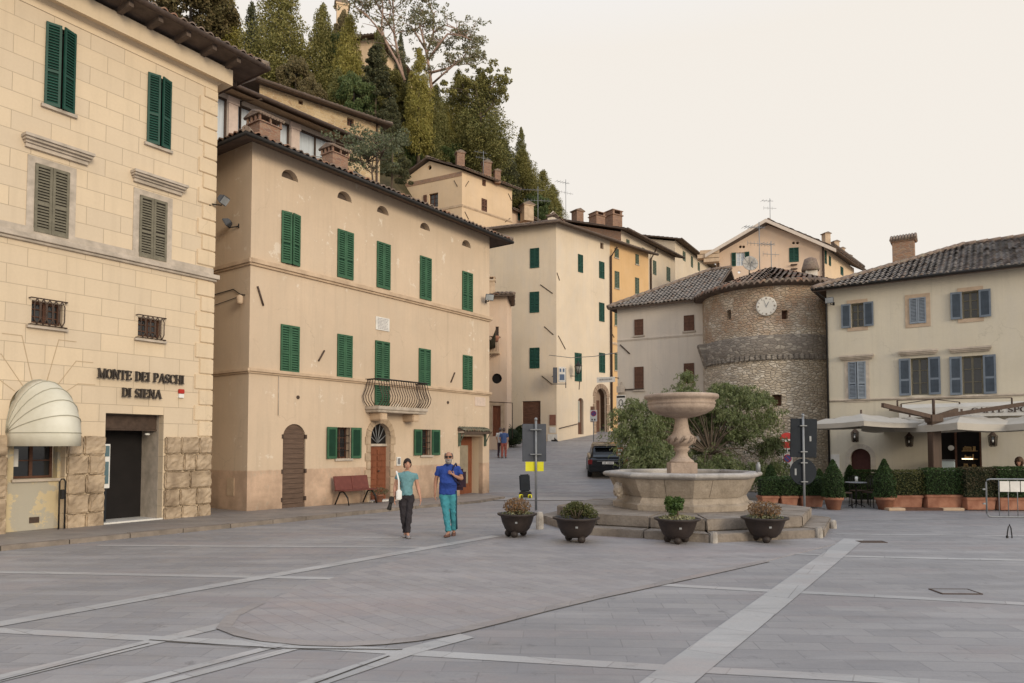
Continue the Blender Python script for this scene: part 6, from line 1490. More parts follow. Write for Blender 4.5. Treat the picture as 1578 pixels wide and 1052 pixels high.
bm = NBM(); tube(bm, [(0, 0, -.1), (0, 0, zt_(640))], .033, 8); ball(bm, (0, 0, zt_(640)), .045); obj('pole', bm, M_grey, T)
bm = NBM(); rbox(bm, (1217-1240)*k_, .035, zt_(705), (1258-1240)*k_, .07, zt_(645), .01, Matrix.Rotation(R(2), 4, 'Y')); PN = obj('panel', bm, M_signdark, T)
bm = NBM(); lathe(bm, [(.36, 0), (.365, .015), (.35, .03)], 36, Matrix.Translation((-.0, .035, zt_(727))) @ Matrix.Rotation(R(-90), 4, 'X')); DS = obj('round_panel', bm, M_signdark, T)
for py, pr in ((656, PN), (696, PN), (713, DS), (742, DS)): bm = NBM(); box(bm, -.09, -.045, zt_(py) - .012, .09, .034, zt_(py) + .012); obj('clamp', bm, M_grey, pr)
bm = NBM(); box(bm, .18, .025, zt_(680), .23, .034, zt_(672)); obj('sticker', bm, M_grey, PN); bm = NBM(); box(bm, -.24, .025, zt_(732), -.19, .034, zt_(722)); obj('sticker', bm, M_grey, DS)
M_red = simple('sign_red', (.50, .035, .03), .5, .08, 3, 0); M_sblue = simple('sign_blue_paint', (.08, .10, .30), .5, .08, 3, 0)
def disc(bm, x, z, r, y, t=.012, seg=32): lathe(bm, [(r, 0), (r, t)], seg, Matrix.Translation((x, y, z)) @ Matrix.Rotation(R(90), 4, 'X'))
p = at(1214, 735, 26.6); p.z = 0; k_ = p.y / FPX; zt_ = lambda py: CH + (686 - py) * k_
T = thing('no_entry_sign', 'red no entry sign over a white plate and a no parking sign before the tower', 'road sign', p)
bm = NBM(); tube(bm, [(0, .04, -.05), (0, .04, zt_(665))], .03, 6); obj('pole', bm, M_grey, T)
bm = NBM(); disc(bm, 0, zt_(678.5), .30, 0); NE = obj('disc', bm, M_red, T); bm = NBM(); box(bm, -.21, -.016, zt_(678.5) - .05, .21, -.013, zt_(678.5) + .05); obj('bar', bm, M_white, NE)
bm = NBM(); box(bm, -.30, -.005, zt_(697), .24, .01, zt_(691)); WP = obj('plate', bm, M_white, T); bm = NBM(); 
for x in (-.12, -.06, .02, .07): box(bm, x, -.009, zt_(696), x + .045, -.006, zt_(692.5))
obj('marking', bm, M_black, WP)
def noparking(T, w, h, zc_, y=0):
    bm = NBM(); rbox(bm, -w/2, y - .0, zc_ - h/2, w/2, y + .015, zc_ + h/2, .004); P_ = obj('plate', bm, M_white, T); r = w*.40; zz = zc_ + h/2 - w*.5
    bm = NBM(); disc(bm, 0, zz, r, y - .002, .004); obj('red_ring', bm, M_red, P_); bm = NBM(); disc(bm, 0, zz, r*.78, y - .0065, .003); obj('blue_disc', bm, M_sblue, P_)
    bm = NBM(); box(bm, -r*.85, y - .0135, -r*.10, r*.85, y - .0105, r*.10, Matrix.Translation((0, 0, zz)) @ Matrix.Rotation(R(45), 4, 'Y')); obj('red_bar', bm, M_red, P_)
    bm = NBM(); zb_ = zc_ - h/2
    for x in (-w*.22, w*.16): box(bm, x - w*.09, y - .005, zb_ + h*.08, x + w*.09, y - .002, zb_ + h*.22)
    obj('marking', bm, M_black, P_)
noparking(T, .40, .58, zt_(710))
T = thing('no_parking_sign', 'white no parking sign on a thin pole behind the black car', 'road sign', gat(915, 697)); p = T.location; k_ = p.y / FPX; z1 = CH + (686 - 632) * k_ - p.z; zl_ = CH + (686 - 649) * k_ - p.z
bm = NBM(); tube(bm, [(0, .04, -.1), (0, .04, z1)], .03, 6); obj('pole', bm, M_grey, T); noparking(T, .43, z1 - zl_ + .02, (z1 + zl_)/2)
p = gat(956, 741); p = at(955, 730, 27.5); p.z = gz(0, 27.5); T = thing('brown_tourist_sign', 'small orange brown tourist sign under a grey plate behind the fountain basin', 'road sign', p); k_ = p.y/FPX; zt_ = lambda py: CH + (686 - py)*k_ - p.z
bm = NBM(); tube(bm, [(0, .03, -.1), (0, .03, zt_(671))], .022, 6); obj('pole', bm, M_grey, T); bm = NBM(); rbox(bm, -.1, -.01, zt_(689), .12, .008, zt_(672), .004); obj('grey_plate', bm, M_grey, T)
bm = NBM(); rbox(bm, -.12, -.01, zt_(703), .15, .008, zt_(689.5), .004); TP = obj('brown_plate', bm, simple('sign_brown', (.34, .10, .05), .6, .1), T); bm = NBM(); box(bm, -.07, -.014, zt_(696), .1, -.0105, zt_(692)); box(bm, -.07, -.014, zt_(701), .06, -.0105, zt_(698)); obj('marking', bm, M_white, TP)
# ================================================================== cafe terrace: troughs, hedges, topiary, furniture
hedge_m = leafmat('hedge_leaves', (.022, .05, .014), (.035, .07, .02), (.06, .095, .03), .1, 2); hedge_o = leafmat('lighter_hedge_leaves', (.05, .06, .018), (.075, .08, .025), (.13, .12, .045), .1, 3)
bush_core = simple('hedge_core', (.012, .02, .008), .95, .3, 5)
def leafbox(lf, x0, y0, z0, x1, y1, z1, n, size, rnd, bulge=.04):
    for _ in range(n):
        f = rnd.random(); x = rnd.uniform(x0, x1); y = rnd.uniform(y0, y1); z = rnd.uniform(z0, z1)
        if f < .45: y = y0 + rnd.uniform(-bulge, bulge)
        elif f < .7: z = z1 + rnd.uniform(-bulge, bulge)
        elif f < .78: x = x0 + rnd.uniform(-bulge, bulge)
        elif f < .86: x = x1 + rnd.uniform(-bulge, bulge)
        elif f < .93: y = y1 + rnd.uniform(-bulge, bulge)
        a = Vector((rnd.gauss(0, 1), rnd.gauss(0, 1), rnd.gauss(0, 1))).normalized(); b = a.cross(Vector((rnd.gauss(0, 1), rnd.gauss(0, 1), rnd.gauss(0, 1)))).normalized(); s = size * rnd.uniform(.6, 1.3)
        q = Vector((x, y, z)); a = a*s*.5; b = b*s*.3; lf.faces.new([lf.verts.new(q + v) for v in (-a, b, a, -b)])
def trough(label, x0, x1, d, top_py, zpot, seed, mat=None, dy=.45, hlab=None, rot=0):
    p0 = at(x0, 700, d); p1 = at(x1, 700, d); w = p1.x - p0.x; M = Matrix.Translation((p0.x, d, 0)) @ Matrix.Rotation(rot, 4, 'Z')
    T = thing('terracotta_trough', label, 'planter box', M, 'terracotta troughs in front of the cafe'); bm = NBM(); t = bmesh.new()
    box(t, .06, .05, .02, w - .06, dy - .03, zpot)
    for v in t.verts:
        if v.co.z > .1: v.co.x += -.035 if v.co.x < w/2 else .035; v.co.y += -.03 if v.co.y < dy/2 else .03
    bmesh.ops.bevel(t, geom=t.edges[:], offset=.015, segments=2, affect='EDGES'); merge(bm, t); rbox(bm, .005, -.0, zpot - .07, w - .005, dy + .02, zpot + .012, .018); obj('trough', bm, M_terra, T)
    bm = NBM(); box(bm, .06, .06, zpot + .013, w - .06, dy - .05, zpot + .03); obj('soil', bm, simple('dark_soil', (.04, .03, .02), .95, .2), T)
    H = thing('clipped_hedge', hlab, 'hedge', M, 'clipped hedges of the cafe terrace'); rnd = random.Random(seed); ztop = CH + (686 - top_py) * d / FPX
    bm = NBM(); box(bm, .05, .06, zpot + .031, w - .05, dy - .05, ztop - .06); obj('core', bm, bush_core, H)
    lf = NBM(); leafbox(lf, -.0, -.02, zpot + .03, w + .0, dy, ztop, int(4200 * w * (ztop - zpot)), .045, rnd); obj('foliage', lf, mat or hedge_m, H)
tr = [(1367, 1423, 20.0, 726, .40, hedge_o, 'nearest the two round pots', 'yellowish sparse hedge'), (1426, 1484, 19.9, 723, .42, hedge_m, 'under the brown parasol mast', 'dense green hedge'), (1487, 1536, 19.7, 722, .36, leafmat('reddish_hedge', (.04, .05, .02), (.07, .05, .03), (.10, .08, .04), .1, 3), 'left of the metal barrier', 'dark hedge with reddish leaves'), (1538, 1592, 19.6, 721, .36, hedge_m, 'behind the metal barrier', 'green hedge')]
for i, (x0, x1, d, py, zp, m, wh, hl) in enumerate(tr): trough('long terracotta trough ' + wh, x0, x1, d, py, zp, 10 + i, m, hlab=hl + ' in the trough ' + wh)
for i, (x0, x1, wh) in enumerate([(1172, 1201, 'behind the right end of the basin'), (1202, 1231, 'left of the dark sign pole'), (1233, 1270, 'right of the dark sign pole')]): trough('terracotta trough ' + wh, x0, x1, 20.6, 736 + (1 - i) * 0, .34, 30 + i, hedge_m, hlab='deep green hedge in the trough ' + wh)
T = thing('low_stone_plinth', 'low tan stone plinth with a dark red middle under two terracotta troughs', 'plinth', at(1370, 787, 19.7)); T.location.z = 0; WM[T.name] = Matrix.Translation(T.location)
x0 = 0; w = (at(1487, 700, 19.6) - at(1370, 700, 19.6)).x; bm = NBM(); rbox(bm, 0, -.0, 0, w*.22, .6, .075, .01); obj('stone', bm, M_string, T); bm = NBM(); rbox(bm, w*.72, 0, 0, w, .6, .075, .01); obj('stone', bm, M_string, T); bm = NBM(); box(bm, w*.221, .02, 0, w*.719, .6, .068); obj('middle', bm, M_brown, T)
def topiary(label, px, d, base_py, top_py, wpx, seed, pot=True, plab=None):
    p = at(px, 700, d); p.z = 0; k_ = d / FPX; zt_ = CH + (686 - top_py) * k_; r = wpx * k_ / 2; rnd = random.Random(seed); zp = .36 if pot else .1
    if pot:
        T = thing('round_pot', plab, 'plant pot', p, 'round terracotta pots'); bm = NBM(); lathe(bm, [(r*.62, 0), (r*.86, zp - .08), (r*.98, zp - .08), (r*.98, zp), (r*.85, zp)], 24); obj('pot', bm, M_terra, T)
    H = thing('cone_topiary', label, 'topiary', p, 'cone clipped shrubs of the cafe'); lf = NBM(); n = int(5200 * r * (zt_ - zp) * 2.2)
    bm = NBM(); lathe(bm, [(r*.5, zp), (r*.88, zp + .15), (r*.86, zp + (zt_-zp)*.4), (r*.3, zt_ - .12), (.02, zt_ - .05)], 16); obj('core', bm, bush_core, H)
    for _ in range(n):
        t = rnd.random() ** 1.2; z = zp + (zt_ - zp) * t; prof = (1.0 if t < .4 else (1 - (t - .4)/.6) ** .75) * (1 + .07*math.sin(seed + t*11)); a = rnd.uniform(0, 6.283); rr_ = r * prof * rnd.uniform(.86, 1.05) + .01
        q = Vector((rr_*math.cos(a), rr_*math.sin(a), z)); u_ = Vector((rnd.gauss(0, 1), rnd.gauss(0, 1), rnd.gauss(0, 1))).normalized(); v_ = u_.cross(Vector((rnd.gauss(0, 1), rnd.gauss(0, 1), rnd.gauss(0, 1)))).normalized(); s = .045*rnd.uniform(.6, 1.3)
        u_ = u_*s*.5; v_ = v_*s*.3; lf.faces.new([lf.verts.new(q + w) for w in (-u_, v_, u_, -v_)])
    obj('foliage', lf, hedge_m, H)
topiary('cone shaped shrub in the round pot right of the dark sign', 1283, 20.1, 786, 708, 30, 1, True, 'round terracotta pot with a cone shrub left of the cafe tables')
topiary('cone shaped shrub in the round pot beside the yellowish hedge', 1362, 20.1, 786, 707, 30, 2, True, 'round terracotta pot with a cone shrub right of the cafe tables')
topiary('cone shaped shrub behind the cafe tables before the arched door', 1309, 23.5, 770, 716, 26, 3, False)
topiary('low cone shaped shrub behind the hedge against the tower foot', 1187, 23.5, 770, 715, 26, 4, False)
topiary('cone shaped shrub at the left edge of the tall topiary behind the sign', 1262, 22.5, 770, 722, 24, 5, False)
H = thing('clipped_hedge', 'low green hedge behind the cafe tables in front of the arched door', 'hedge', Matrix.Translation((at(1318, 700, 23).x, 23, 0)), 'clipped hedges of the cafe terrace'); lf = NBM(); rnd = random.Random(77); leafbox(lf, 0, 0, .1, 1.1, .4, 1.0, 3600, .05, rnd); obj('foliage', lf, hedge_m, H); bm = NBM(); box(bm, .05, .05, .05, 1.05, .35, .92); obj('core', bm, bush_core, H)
def cafe_chair(label, p, rot):
    T = thing('bistro_chair', label, 'chair', Matrix.Translation(p) @ Matrix.Rotation(rot, 4, 'Z'), 'dark chairs of the cafe'); bm = NBM(); rbox(bm, -.2, -.2, .43, .2, .2, .46, .01); obj('seat', bm, M_rust, T)
    for x in (-.18, .18):
        for y in (-.18, .18): bm = NBM(); tube(bm, [(x*1.1, y*1.1, 0), (x, y, .44)], .013, 5); obj('leg', bm, M_black, T)
    bm = NBM(); tube(bm, [(-.18, .18, .44), (-.19, .23, .85), (0, .24, .9), (.19, .23, .85), (.18, .18, .44)], .013, 5)
    for k in range(-2, 3): tube(bm, [(k*.06, .19, .46), (k*.06, .235, .87)], .009, 4)
    obj('backrest', bm, M_black, T)
for lab, px, d, r_ in (('dark bistro chair at the left of the small cafe table', 1300, 20.7, 1.2), ('dark bistro chair right behind the small cafe table', 1322, 21.6, .1), ('dark bistro chair at the right of the small cafe table', 1342, 20.8, -1.1), ('dark bistro chair half hidden behind the right round pot', 1350, 21.9, .4)): cafe_chair(lab, Vector((at(px, 700, d).x, d, 0)), r_)
p = at(1318, 700, 20.9); p.z = 0; T = thing('bistro_table', 'small dark round cafe table between the two round pots', 'table', p); bm = NBM(); lathe(bm, [(.3, .72), (.31, .735), (.3, .75)], 28); obj('table_top', bm, M_grey, T); bm = NBM(); tube(bm, [(0, 0, .72), (0, 0, .1)], .025, 8); obj('column', bm, M_black, T)
for k in range(3): a = 2.1*k; bm = NBM(); tube(bm, [(0, 0, .12), (.26*math.cos(a), .26*math.sin(a), .01)], .015, 5); obj('leg', bm, M_black, T)
T = tag(obj('white_cup', (lambda b: (lathe(b, [(.03, 0), (.045, .1), (.035, .16)], 14), b)[1])(NBM()), M_white, None, p + Vector((-.03, -.1, .752))), 'small white cup standing on the bistro table', 'cup')
# parasols: one mast, arms, canopies hung from them
M_canv = simple('parasol_canvas', (.45, .415, .36), .85, .06, 2.5, .15); M_mast = simple('brown_mast_paint', (.09, .058, .042), .6, .2, 4, .2, stretch=(3, 3, .3))
pm = at(1441, 722, 20.9); pm.z = 0; T = thing('parasol_mast', 'thick brown wooden mast with long crossed arms carrying the cafe parasols', 'parasol mast', pm); k_ = pm.y/FPX; zM = CH + (686 - 640)*k_
bm = NBM(); rbox(bm, -.135, -.135, 0, .135, .135, zM, .015); obj('mast', bm, M_mast, T); bm = NBM(); rbox(bm, -.19, -.19, zM - .22, .19, .19, zM + .02, .03); obj('collar', bm, M_mast, T); bm = NBM(); tube(bm, [(0, 0, zM), (0, 0, CH + (686 - 614)*k_)], .04, 6); obj('king_post', bm, M_rust, T)
def inpx(px, py, d): q = at(px, py, d); return q - pm
arms = [((1360, 624), 19.6), ((1372, 630), 24.0), ((1608, 618), 20.2), ((1492, 626), 24.5)]
for (px, py), d in arms:
    q = inpx(px, py, d); bm = NBM(); s_ = Vector((0, 0, zM - .06)); dirv = (q - s_); L_ = dirv.length; mm = Matrix.Translation(s_) @ dirv.to_track_quat('X', 'Z').to_matrix().to_4x4(); box(bm, 0, -.04, -.06, L_, .04, .06, mm); A = obj('arm', bm, M_mast, T)
    w = s_.lerp(q, .72); bm = NBM(); tube(bm, [w, w + Vector((0, 0, .24))], .025, 5); tube(bm, [w + Vector((0, 0, .24)), Vector((0, 0, CH + (686 - 615)*k_))], .014, 5); obj('stay', bm, M_rust, A)
def canopy(label, cx_, cy_, z, half, drop=.45, val=.16, rot=.0, seed=1):
    T = thing('cafe_parasol', label, 'parasol', Matrix.Translation((cx_, cy_, z)) @ Matrix.Rotation(rot, 4, 'Z'), 'square cream parasols of the cafe'); bm = NBM(); n = 8; rnd = random.Random(seed); G_ = []
    for j in range(n + 1):
        row = []
        for i in range(n + 1):
            x = (i/n*2 - 1); y = (j/n*2 - 1); m = max(abs(x), abs(y)); mn = min(abs(x), abs(y)); sag = .05 * (m ** 1.5) * (1 - (mn / max(m, .01))**2) 
            row.append(bm.verts.new((x*half, y*half, -drop * m - sag + .0)))
        G_.append(row)
    for j in range(n):
        for i in range(n): f = bm.faces.new((G_[j][i], G_[j][i+1], G_[j+1][i+1], G_[j+1][i]))
    edge = [G_[0][i] for i in range(n)] + [G_[j][n] for j in range(n)] + [G_[n][i] for i in range(n, 0, -1)] + [G_[j][0] for j in range(n, 0, -1)]
    lo = [bm.verts.new(v.co + Vector((0, 0, -val)) + Vector((v.co.x, v.co.y, 0)).normalized() * rnd.uniform(-.008, .012)) for v in edge]
    for k in range(len(edge)): f = bm.faces.new((edge[k], lo[k], lo[(k+1) % len(edge)], edge[(k+1) % len(edge)]))
    C_ = obj('canopy', bm, M_canv, T); md = C_.modifiers.new('thick', 'SOLIDIFY'); md.thickness = .006; bm = NBM()
    for sx in (-1, 1):
        for sy in (-1, 1): tube(bm, [(0, 0, -.05), (sx*half*.97, sy*half*.97, -drop - .03)], .016, 5)
    tube(bm, [(0, 0, -.25), (0, 0, .12)], .03, 6); obj('ribs', bm, M_mast, T)
def cpos(px, py, d): q = at(px, py, d); return q.x, q.y, q.z
canopy('wide cream square parasol at the left end of the cafe terrace', *cpos(1327, 637, 22.6), 1.5, .30, .15, .35, 1)
canopy('small cream parasol hanging behind the brown mast on the left', *cpos(1402, 642, 23.5), 1.15, .30, .18, .75, 2)
canopy('cream parasol immediately right of the brown mast', *cpos(1482, 636, 21.3), 1.3, .34, .2, .15, 3)
canopy('cream parasol cut by the right edge of the picture', *cpos(1580, 640, 20.6), 1.1, .24, .18, .3, 4)
# crowd barrier with menu sheets
a = atz(1521, 797, 0); T = thing('metal_barrier', 'grey tubular crowd barrier with white sheets hung inside at the right edge', 'barrier', Matrix.Translation((a.x, a.y, 0)) @ Matrix.Rotation(-.12, 4, 'Z')); W_ = 2.0; hz_ = .98
bm = NBM(); tube(bm, [(0, 0, .10), (0, 0, hz_ - .08), (.03, 0, hz_ - .02), (.1, 0, hz_), (W_ - .1, 0, hz_), (W_, 0, hz_ - .08), (W_, 0, .1)], .02, 7); tube(bm, [(0, 0, .1), (.05, 0, .03), (.1, 0, .02), (W_ - .1, 0, .02), (W_, 0, .1)], .018, 7); obj('frame', bm, M_grey, T)
for k in range(7): bm = NBM(); tube(bm, [(.3 + k*.22, 0, .03), (.3 + k*.22, 0, hz_)], .01, 5); obj('bar', bm, M_grey, T)
for zz in (.35, .72): bm = NBM(); rbox(bm, -.09, -.02, zz - .02, -.02, .02, zz + .02, .006); obj('hook', bm, M_grey, T)
for k in range(6): bm = NBM(); box(bm, .31 + k*.25, -.03, hz_ - .32, .54 + k*.25, -.023, hz_ - .05); obj('menu_sheet', bm, M_marble, T)
a = atz(1556, 829, 0); T = thing('bent_iron_hoop', 'thin bent dark iron hoop standing out of the paving below the barrier', 'hoop', a); bm = NBM(); tube(bm, [(-.05, 0, 0), (-.045, 0, .1), (-.02, 0, .22), (0, 0, .27), (.03, 0, .2), (.045, 0, .05), (.045, 0, 0)], .011, 6); obj('rod', bm, M_black, T)
bm = NBM(); rbox(bm, -.065, -.02, 0, -.035, .02, .05, .004); obj('foot', bm, M_black, T)
# ================================================================== weeping tree behind the fountain
T = thing('weeping_tree', 'spreading weeping tree with feathery green leaves behind the fountain bowl', 'tree', Vector((at(1095, 700, 25).x, 25, 0))); base = Vector(T.location); rnd = random.Random(11)
cl = [(985, 660, .85, 24.6), (978, 690, .7, 24.4), (1000, 690, .8, 24.2), (1000, 650, .8, 24.8), (1020, 615, .6, 25), (1056, 600, .55, 25), (1100, 612, .65, 25.2), (1130, 605, .6, 25.4), (1160, 608, .45, 25.6), (1010, 720, .9, 24), (990, 722, .6, 24), (1130, 640, .75, 25), (1165, 655, .7, 25), (1180, 690, .55, 25.2), (1150, 620, .6, 25.2), (1120, 715, .85, 24.4), (1160, 722, .75, 24.6), (1185, 640, .5, 25.3), (1085, 720, .7, 24.2), (1010, 670, .8, 25.2), (1040, 690, .7, 25.6), (1195, 720, .4, 25), (1140, 672, .5, 25.0), (1060, 580, .3, 25.2), (962, 668, .45, 24.4), (962, 640, .5, 24.8), (980, 625, .5, 25), (1030, 650, .7, 25.4), (1000, 700, .9, 24), (1045, 650, .7, 26), (1090, 640, .8, 26), (1110, 600, .5, 25.6), (1175, 615, .4, 25.5), (1140, 735, .6, 24), (1195, 680, .4, 25), (1075, 655, .7, 25.8), (1088, 690, .7, 25.6), (1105, 705, .6, 25), (1060, 625, .6, 25.6), (1080, 625, .6, 25.4), (1115, 670, .6, 25.6), (1040, 625, .6, 25.5), (1120, 640, .6, 25.9)]
lf = NBM(); br = NBM(); fork = Vector((0, 0, 1.5)); tube(br, [(0, 0, 0), (.06, 0, .8), (-.03, 0, 1.5)], .14, 8, .11)
bt = NBM(); tube(bt, [(0, 0, -.1), (.06, 0, .8), (-.03, 0, 1.5)], .15, 8, .11); br.free(); br = NBM()
for px, py, r, d in cl:
    c = at(px, py, d) - base; m = fork.lerp(c, .5) + Vector((0, 0, .45)); tube(br, [fork, fork.lerp(m, .55) + Vector((0, 0, .12)), m, m.lerp(c, .6) + Vector((0, 0, .1)), c], .028, 5, .008)
    for k in range(int(88 * r)):                    # arching sprays hung with small leaves
        a = rnd.uniform(0, 6.283); e = rnd.uniform(-.3, 1.0); Ls = r * rnd.uniform(.5, 1.15); st = c + Vector((rnd.gauss(0, .40), rnd.gauss(0, .4), rnd.gauss(0, .22))) * r
        dirv = Vector((math.cos(a), math.sin(a), e)); q = st.copy(); vel = dirv.normalized(); pts = [q.copy()]
        for s_ in range(7): vel = (vel + Vector((0, 0, -.26))).normalized(); q = q + vel * Ls / 7; pts.append(q.copy())
        if k % 3 == 0: tube(br, pts[:5], .008, 3, .004)
        for s_ in range(34):
            t = rnd.uniform(.1, 6.99); b0 = pts[int(t)].lerp(pts[int(t)+1], t - int(t)) + Vector((rnd.gauss(0, .05), rnd.gauss(0, .05), rnd.gauss(0, .04)))
            u_ = (vel + Vector((rnd.gauss(0, .8), rnd.gauss(0, .8), rnd.gauss(-.3, .5)))).normalized(); v_ = u_.cross(Vector((rnd.gauss(0, 1), rnd.gauss(0, 1), rnd.gauss(0, 1)))).normalized(); L_ = rnd.uniform(.07, .15); u_ = u_*L_*.5; v_ = v_*L_*.14
            lf.faces.new([lf.verts.new(b0 + w) for w in (-u_, v_, u_, -v_)])
obj('trunk', bt, M_bark, T); obj('branch', br, M_bark, T); obj('crown', lf, leafmat('feathery_leaves', (.115, .15, .055), (.16, .195, .075), (.28, .30, .16), .3, 1.0), T)
# bushes at the street side
def bush(name, label, p, rx, ry, rz, n, size, mat, seed, cat='bush', group=None, core=True):
    T = thing(name, label, cat, p, group); rnd = random.Random(seed); lf = NBM()
    for k in range(7): leafcloud(lf, (rnd.uniform(-.5, .5)*rx, rnd.uniform(-.5, .5)*ry, rz*rnd.uniform(.6, 1.25)), rx*.62, ry*.62, rz*.6, n//7, size, rnd, asp=1.5)
    obj('foliage', lf, mat, T)
    if core: bm = NBM(); ball(bm, (0, 0, rz*.9), 1, rx*.7, ry*.7, rz*.75, 14); obj('core', bm, bush_core, T)
    return T
darkb = leafmat('dark_bush_leaves', (.02, .04, .014), (.035, .055, .02), (.06, .08, .03), .1, 1)
for lab, px, py, rx, rz in (('dark rounded bush behind the strolling couple at the annex', 772, 690, 1.0, .9), ('dark rounded bush right of the couple in front of the annex', 788, 689, .8, .75), ('small dark bush in a terracotta pot by the garage door', 800, 679, .5, .65)):
    bush('street_bush', lab, gat(px, py), rx, rx, rz, 3500, .09, darkb, px, group='bushes in front of the annex')
# ================================================================== car
p = gat(937, 738); T = thing('parked_car', 'black five door car seen from behind, partly under the weeping tree', 'car', Matrix.Translation((p.x, p.y, p.z)) @ Matrix.Rotation(R(-5), 4, 'Z') @ Matrix.Rotation(R(5.3), 4, 'X'))
M_car = simple('black_car_paint', (.008, .009, .011), .22, .1, 3, 0, .5); M_tyre = simple('tyre_rubber', (.012, .012, .012), .85, .1)
W2 = .90; secs = [(-.02, .80, .42, .86), (.05, .87, .30, .93), (.5, .90, .24, .96), (1.2, .91, .24, .97), (2.4, .90, .24, .95), (3.2, .89, .24, .90), (3.9, .86, .26, .80), (4.25, .78, .32, .68)]
def ringsec(bm, y, hw, z0, z1, n=5):
    pts = [(-hw*.92, z0), (-hw, z0 + .1), (-hw, (z0+z1)/2), (-hw*.97, z1 - .05), (-hw*.86, z1), (hw*.86, z1), (hw*.97, z1 - .05), (hw, (z0+z1)/2), (hw, z0 + .1), (hw*.92, z0)]
    return [bm.verts.new((x, y, z)) for x, z in pts]
bm = NBM(); rg = [ringsec(bm, *s_) for s_ in secs]
for a, b in zip(rg, rg[1:]):
    for k in range(10): f = bm.faces.new((a[k], a[(k+1) % 10], b[(k+1) % 10], b[k])); f.smooth = True
bm.faces.new(rg[0][::-1]); bm.faces.new(rg[-1])
cs_ = [(.12, .74, .95, .97), (.30, .70, .95, 1.28), (.55, .66, .95, 1.46), (1.2, .66, .95, 1.52), (2.2, .66, .95, 1.50), (2.7, .68, .94, 1.36), (3.3, .74, .90, .95)]
rg = [[bm.verts.new((x, y, z)) for x, z in ((-hw - .10, z0), (-hw, z1 - .05), (-hw + .08, z1), (hw - .08, z1), (hw, z1 - .05), (hw + .10, z0))] for y, hw, z0, z1 in cs_]
for a, b in zip(rg, rg[1:]):
    for k in range(6): f = bm.faces.new((a[k], a[(k+1) % 6], b[(k+1) % 6], b[k])); f.smooth = True
bm.faces.new(rg[0][::-1]); bm.faces.new(rg[-1]); bmesh.ops.recalc_face_normals(bm, faces=bm.faces[:]); obj('body', bm, M_car, T)
bm = NBM(); vs = [bm.verts.new(q) for q in ((-.66, .10, .99), (.66, .10, .99), (.60, .47, 1.40), (-.60, .47, 1.40))]; bm.faces.new(vs); vs2 = [bm.verts.new(v.co + Vector((0, .02, -.01))) for v in vs]; bm.faces.new(vs2[::-1]); obj('rear_window', bm, glass('car_glass', (.03, .035, .04), .05), T)
bm = NBM(); rbox(bm, -.62, .16, 1.44, .62, .5, 1.50, .02); obj('roof_spoiler', bm, M_car, T)
for s_ in (-1, 1):
    bm = NBM(); rbox(bm, s_*.79 - .12, -.035, .66, s_*.79 + .10, .16, .88, .02); obj('tail_light', bm, simple('tail_light_red', (.16, .008, .008), .2, .2, 3, 0, .5), T)
    for y in (.72, 3.35):
        bm = NBM(); lathe(bm, [(.22, -.11), (.31, -.10), (.325, -.06), (.325, .06), (.31, .10), (.22, .11)], 24, Matrix.Translation((s_*.80, y, .32)) @ Matrix.Rotation(R(90), 4, 'Y')); Wh = obj('wheel', bm, M_tyre, T)
        bm = NBM(); lathe(bm, [(.21, -.08), (.21, .08)], 16, Matrix.Translation((s_*.835, y, .32)) @ Matrix.Rotation(R(90), 4, 'Y')); obj('rim', bm, M_grey, Wh)
bm = NBM(); rbox(bm, -.84, -.09, .36, .84, .1, .56, .04); obj('bumper', bm, M_car, T); bm = NBM(); box(bm, -.5, -.03, .865, .5, -.01, .885, Matrix.Translation((0, -.01, -.06))); obj('chrome_strip', bm, M_grey, T)
bm = NBM(); rbox(bm, -.26, -.045, .68, .26, -.02, .79, .004); NP = obj('number_plate', bm, M_white, T); bm = NBM()
for k in range(7): 
    if k != 2: box(bm, -.2 + k*.06, -.049, .705, -.165 + k*.06, -.046, .765)
obj('plate_marking', bm, M_signback, NP)
# ================================================================== people
def skin(name, verts, edges, mat, parent, root, sub=2, smooth=True):
    """verts: {key: ((x,y,z), radius or (rx,ry))}; one continuous surface grown round the joints"""
    keys = list(verts); me = bpy.data.meshes.new(name); me.from_pydata([verts[k][0] for k in keys], [(keys.index(a), keys.index(b)) for a, b in edges], [])
    o = bpy.data.objects.new(name, me); me.materials.append(mat); link(o, parent, WM[parent.name])
    md = o.modifiers.new('skin', 'SKIN'); md.use_smooth_shade = True; md.branch_smoothing = .3
    for i, k in enumerate(keys):
        r = verts[k][1]; me.skin_vertices[0].data[i].radius = r if isinstance(r, tuple) else (r, r)
        if k == root: me.skin_vertices[0].data[i].use_root = True
    if sub: o.modifiers.new('sub', 'SUBSURF').levels = sub; o.modifiers['sub'].render_levels = sub
    return o
M_skin = simple('skin', (.47, .25, .17), .6, .08, 6, .03, .35); M_skin2 = simple('tanned_skin', (.36, .185, .12), .6, .08, 6, .03, .35)
